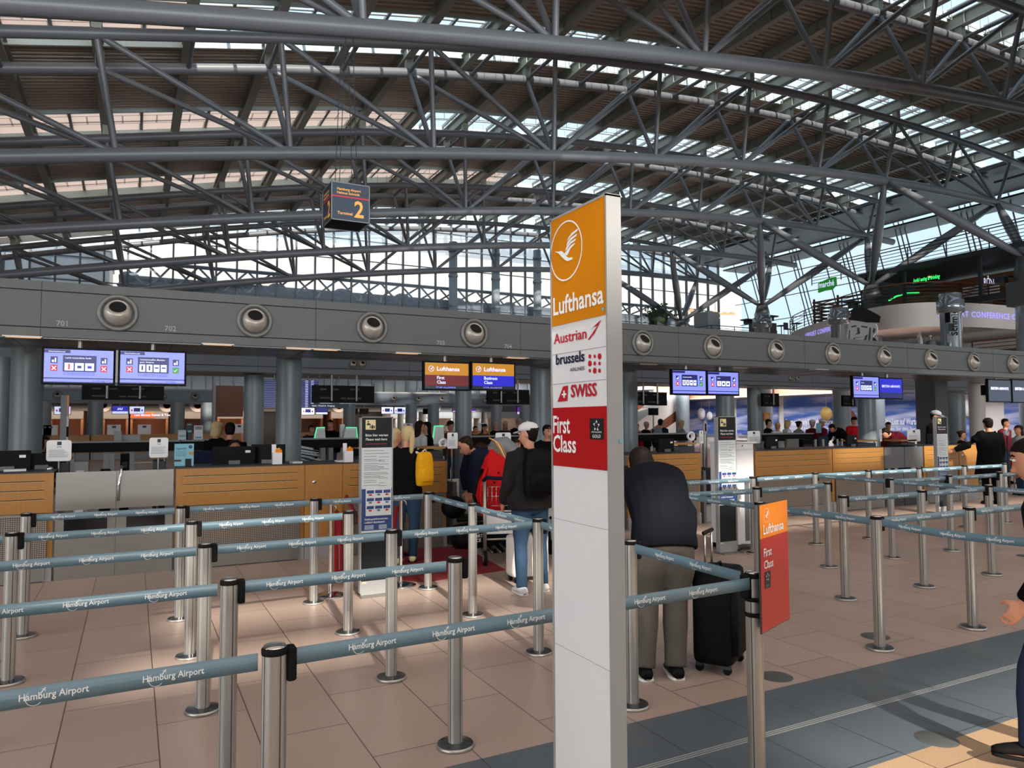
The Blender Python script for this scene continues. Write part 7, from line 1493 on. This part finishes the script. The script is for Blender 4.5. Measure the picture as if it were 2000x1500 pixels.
far(1963, 11.0, 1.70, 180, 'person with dark hair behind the long coat, right side', top='cloth_maroon', hair='hair_dark'); far(1992, 9.2, 1.55, -60, 'person with brown hair and light grey jacket at the right edge', top='cloth_grey', hair='hair_brown', style='long', topkind='jacket', vox=.018)
b = B(); p = Vector(atY(1985, 895, 8.9)); b.loft([(p+Vector((0, 0, t)), Vector((rx, 0, 0)), Vector((0, ry, 0))) for t, rx, ry in ((-.2, .08, .06), (-.1, .14, .09), (.08, .12, .08), (.14, .05, .04))], 'cloth_red', 14, sq=3); b.path([p+Vector((-.06, 0, .13)), p+Vector((0, 0, .32)), p+Vector((.06, 0, .13))], .01, 'cloth_red', 6); single(b, 'red_handbag', 'bright red bag carried at the right edge behind the walking person', 'bag')
pz_ = atX(1818, 672, 38); person(38, pz_[1], -90, 1.72, 'tiny person with a white hat on the conference level behind the railing', 'cloth_grey', 'cloth_black', 'black', 'hair_dark', 'short', vox=.04, z=4.5, hand=False, extra={'cap': 'cloth_white'})

# ------------------------------------------------ luggage trolley and bags
def trolley(x, y, rz, label):
    r = thing('luggage_trolley', label, 'trolley', (x, y, 0)); R_ = Matrix.Rotation(rz, 3, 'Z'); T = lambda p: tuple(R_ @ Vector(p)+Vector((x, y, 0)))   # front looks along +y
    b = B()
    for s in (-1, 1): b.path([T((s*.24, -.38, .12)), T((s*.24, -.36, .98))], .021, 'alu', 12); b.path([T((s*.24, -.38, .14)), T((s*.24, .1, .12)), T((s*.14, .55, .16))], .016, 'alu', 10)
    for z in (.3, .62): b.path([T((-.24, -.37, z)), T((.24, -.37, z))], .012, 'alu', 8)
    b.build('frame', r); b = B(); b.box((-.22, 0, 0), (-.22, 0, 0), 'alu') if False else b.add([T((sx*.24, -.36-dy, z)) for z in (.36, .60) for sx, dy in ((-1, 0), (1, 0), (1, .012), (-1, .012))], [(3, 2, 1, 0), (4, 5, 6, 7), (0, 1, 5, 4), (1, 2, 6, 5), (2, 3, 7, 6), (3, 0, 4, 7)], 'white'); b.build('back_panel', r)
    b = B(); b.path([T((-.25, -.36, .98)), T((-.23, -.44, 1.02)), T((-.12, -.47, 1.01)), T((.12, -.47, 1.01)), T((.23, -.44, 1.02)), T((.25, -.36, .98))], .022, 'cloth_navy', 12); b.build('handle_bar', r)
    b = B(); lo, hi = .68, .90
    for z in (lo, (lo+hi)/2, hi): b.path([T((-.22, -.34, z)), T((.22, -.34, z)), T((.2, -.12, z)), T((-.2, -.12, z))], .005, 'chrome', 6, closed=True)
    for i in range(9): q = -.2+.05*i; b.path([T((q, -.34, hi)), T((q, -.34, lo)), T((q, -.12, lo)), T((q, -.12, hi))], .004, 'chrome', 6)
    b.build('wire_basket', r); b = B()
    for i in range(4): q = -.15+.1*i; b.path([T((q, -.34, .14)), T((q, .48, .12))], .012, 'steel', 8)
    b.path([T((-.2, .48, .13)), T((.2, .48, .13))], .014, 'rubber', 8); b.build('deck_bars', r)
    for s, yy in ((-1, -.38), (1, -.38), (0, .42)):
        b = B(); c = T((s*.24, yy, .09)); e = R_ @ Vector((.018, 0, 0)); b.cyl(Vector(c)-e, Vector(c)+e, .09, 'rubber', 24); b.cyl(Vector(c)-e*1.2, Vector(c)+e*1.2, .04, 'pale_grey', 14); b.build('wheel', r)
    return r
TX, TY = 3.98, 8.0
trolley(TX, TY, -.3, 'silver luggage trolley with blue handle bar in front of the bending people')
r = thing('trekking_bag', 'bright red roll top backpack with black straps standing on the trolley', 'backpack', (TX, TY, .6)); b = B(); c = Vector((3.82, 7.9, 0))
b.loft([(c+Vector((dx, 0, z)), Vector((w, 0, 0)), Vector((0, d_, 0))) for z, w, d_, dx in ((.55, .14, .11, -.03), (.62, .18, .15, -.03), (.85, .19, .16, 0), (1.05, .18, .15, .03), (1.16, .15, .12, .05), (1.24, .12, .06, .04), (1.29, .05, .03, .01), (1.33, .03, .02, .0))], 'cloth_red', 20, sq=2.8); o = b.build('bag', r); remesh(o, .014)
b = B(); b.path([c+Vector((-.15, -.05, 1.1)), c+Vector((-.24, -.1, .98)), c+Vector((-.28, -.1, .8)), c+Vector((-.22, -.08, .66)), c+Vector((-.1, -.1, .58))], .022, 'case_black', 8); b.path([c+Vector((-.12, -.1, 1.12)), c+Vector((-.2, -.15, .95)), c+Vector((-.22, -.15, .75)), c+Vector((-.12, -.14, .6))], .018, 'cloth_red', 8); b.build('strap', r)
b = B(); b.ball(c+Vector((.02, -.15, 1.06)), .012, 'black', 8, 6); b.ball(c+Vector((-.04, -.16, .95)), .012, 'black', 8, 6); b.build('buckle', r)
b = B(); c = Vector((4.17, 7.75, .80)); b.loft([(c+Vector((0, 0, z)), Vector((w, 0, 0)), Vector((0, .06, 0))) for z, w in ((-.13, .07), (-.08, .1), (.08, .09), (.13, .05))], 'gold_pack', 12, sq=3); single(b, 'gold_packet', 'crumpled golden packet in the wire basket right of the red backpack', 'packet')
r = thing('duffel_bag', 'black duffel bag with white lettering lying on the lower deck of the trolley', 'bag', (3.55, 8.1, .2)); b = B(); c = Vector((3.62, 7.95, .32)); b.loft([(c+Vector((x, .05*x, 0)), Vector((0, .17*q, 0)), Vector((0, 0, .15*q))) for x, q in ((-.28, .5), (-.25, .9), (-.1, 1), (.1, 1), (.25, .9), (.28, .5))], 'case_black', 20, sq=2.6); b.build('bag', r)
b = B(); ul = Vector((.98, .1, 0)).normalized()
for i, s in enumerate(('THE', 'NORTH', 'FACE')): text(b, s, c+Vector((-.12, -.185, .05-.05*i)), ul, (0, .0, 1), .036, 'print_white', bold=.03)
b.build('lettering', r); b = B(); b.path([c+Vector((-.15, -.06, .12)), c+Vector((-.08, -.08, .24)), c+Vector((.08, -.08, .24)), c+Vector((.15, -.06, .12))], .012, 'case_black', 8); b.build('grip', r)
b = B(); b.ball((3.50, 8.3, .62), (.16, .13, .14), 'case_black', 14, 10); single(b, 'black_pouch', 'rounded black bag piled behind the duffel bag', 'bag')
# push chair behind the trolley
r = thing('pushchair', 'folded dark blue pushchair with pale grey seat shell right of the trolley', 'pushchair', (4.55, 8.0, 0)); b = B()
b.path([(4.42, 7.75, .1), (4.50, 7.8, .6), (4.62, 7.9, 1.02), (4.50, 7.8, 1.1)], .016, 'cloth_navy', 8); b.path([(4.68, 8.0, .1), (4.60, 7.9, .6), (4.50, 7.85, 1.0)], .016, 'cloth_navy', 8); b.path([(4.4, 7.75, 1.0), (4.55, 7.8, 1.14), (4.7, 7.9, 1.0), (4.72, 7.95, .8)], .02, 'cloth_navy', 8); b.build('frame', r)
b = B(); b.lathe([(.02, -.06), (.15, -.04), (.17, 0), (.12, .04), (.02, .05)], (4.42, 7.6, .52), 'pale_grey', 20, 'Y'); b.build('seat_shell', r); b = B()
for p in ((4.4, 7.72, .09), (4.68, 7.98, .09)): b.cyl((p[0]-.02, p[1], .09), (p[0]+.02, p[1], .09), .09, 'rubber', 20)
b.build('wheels', r)
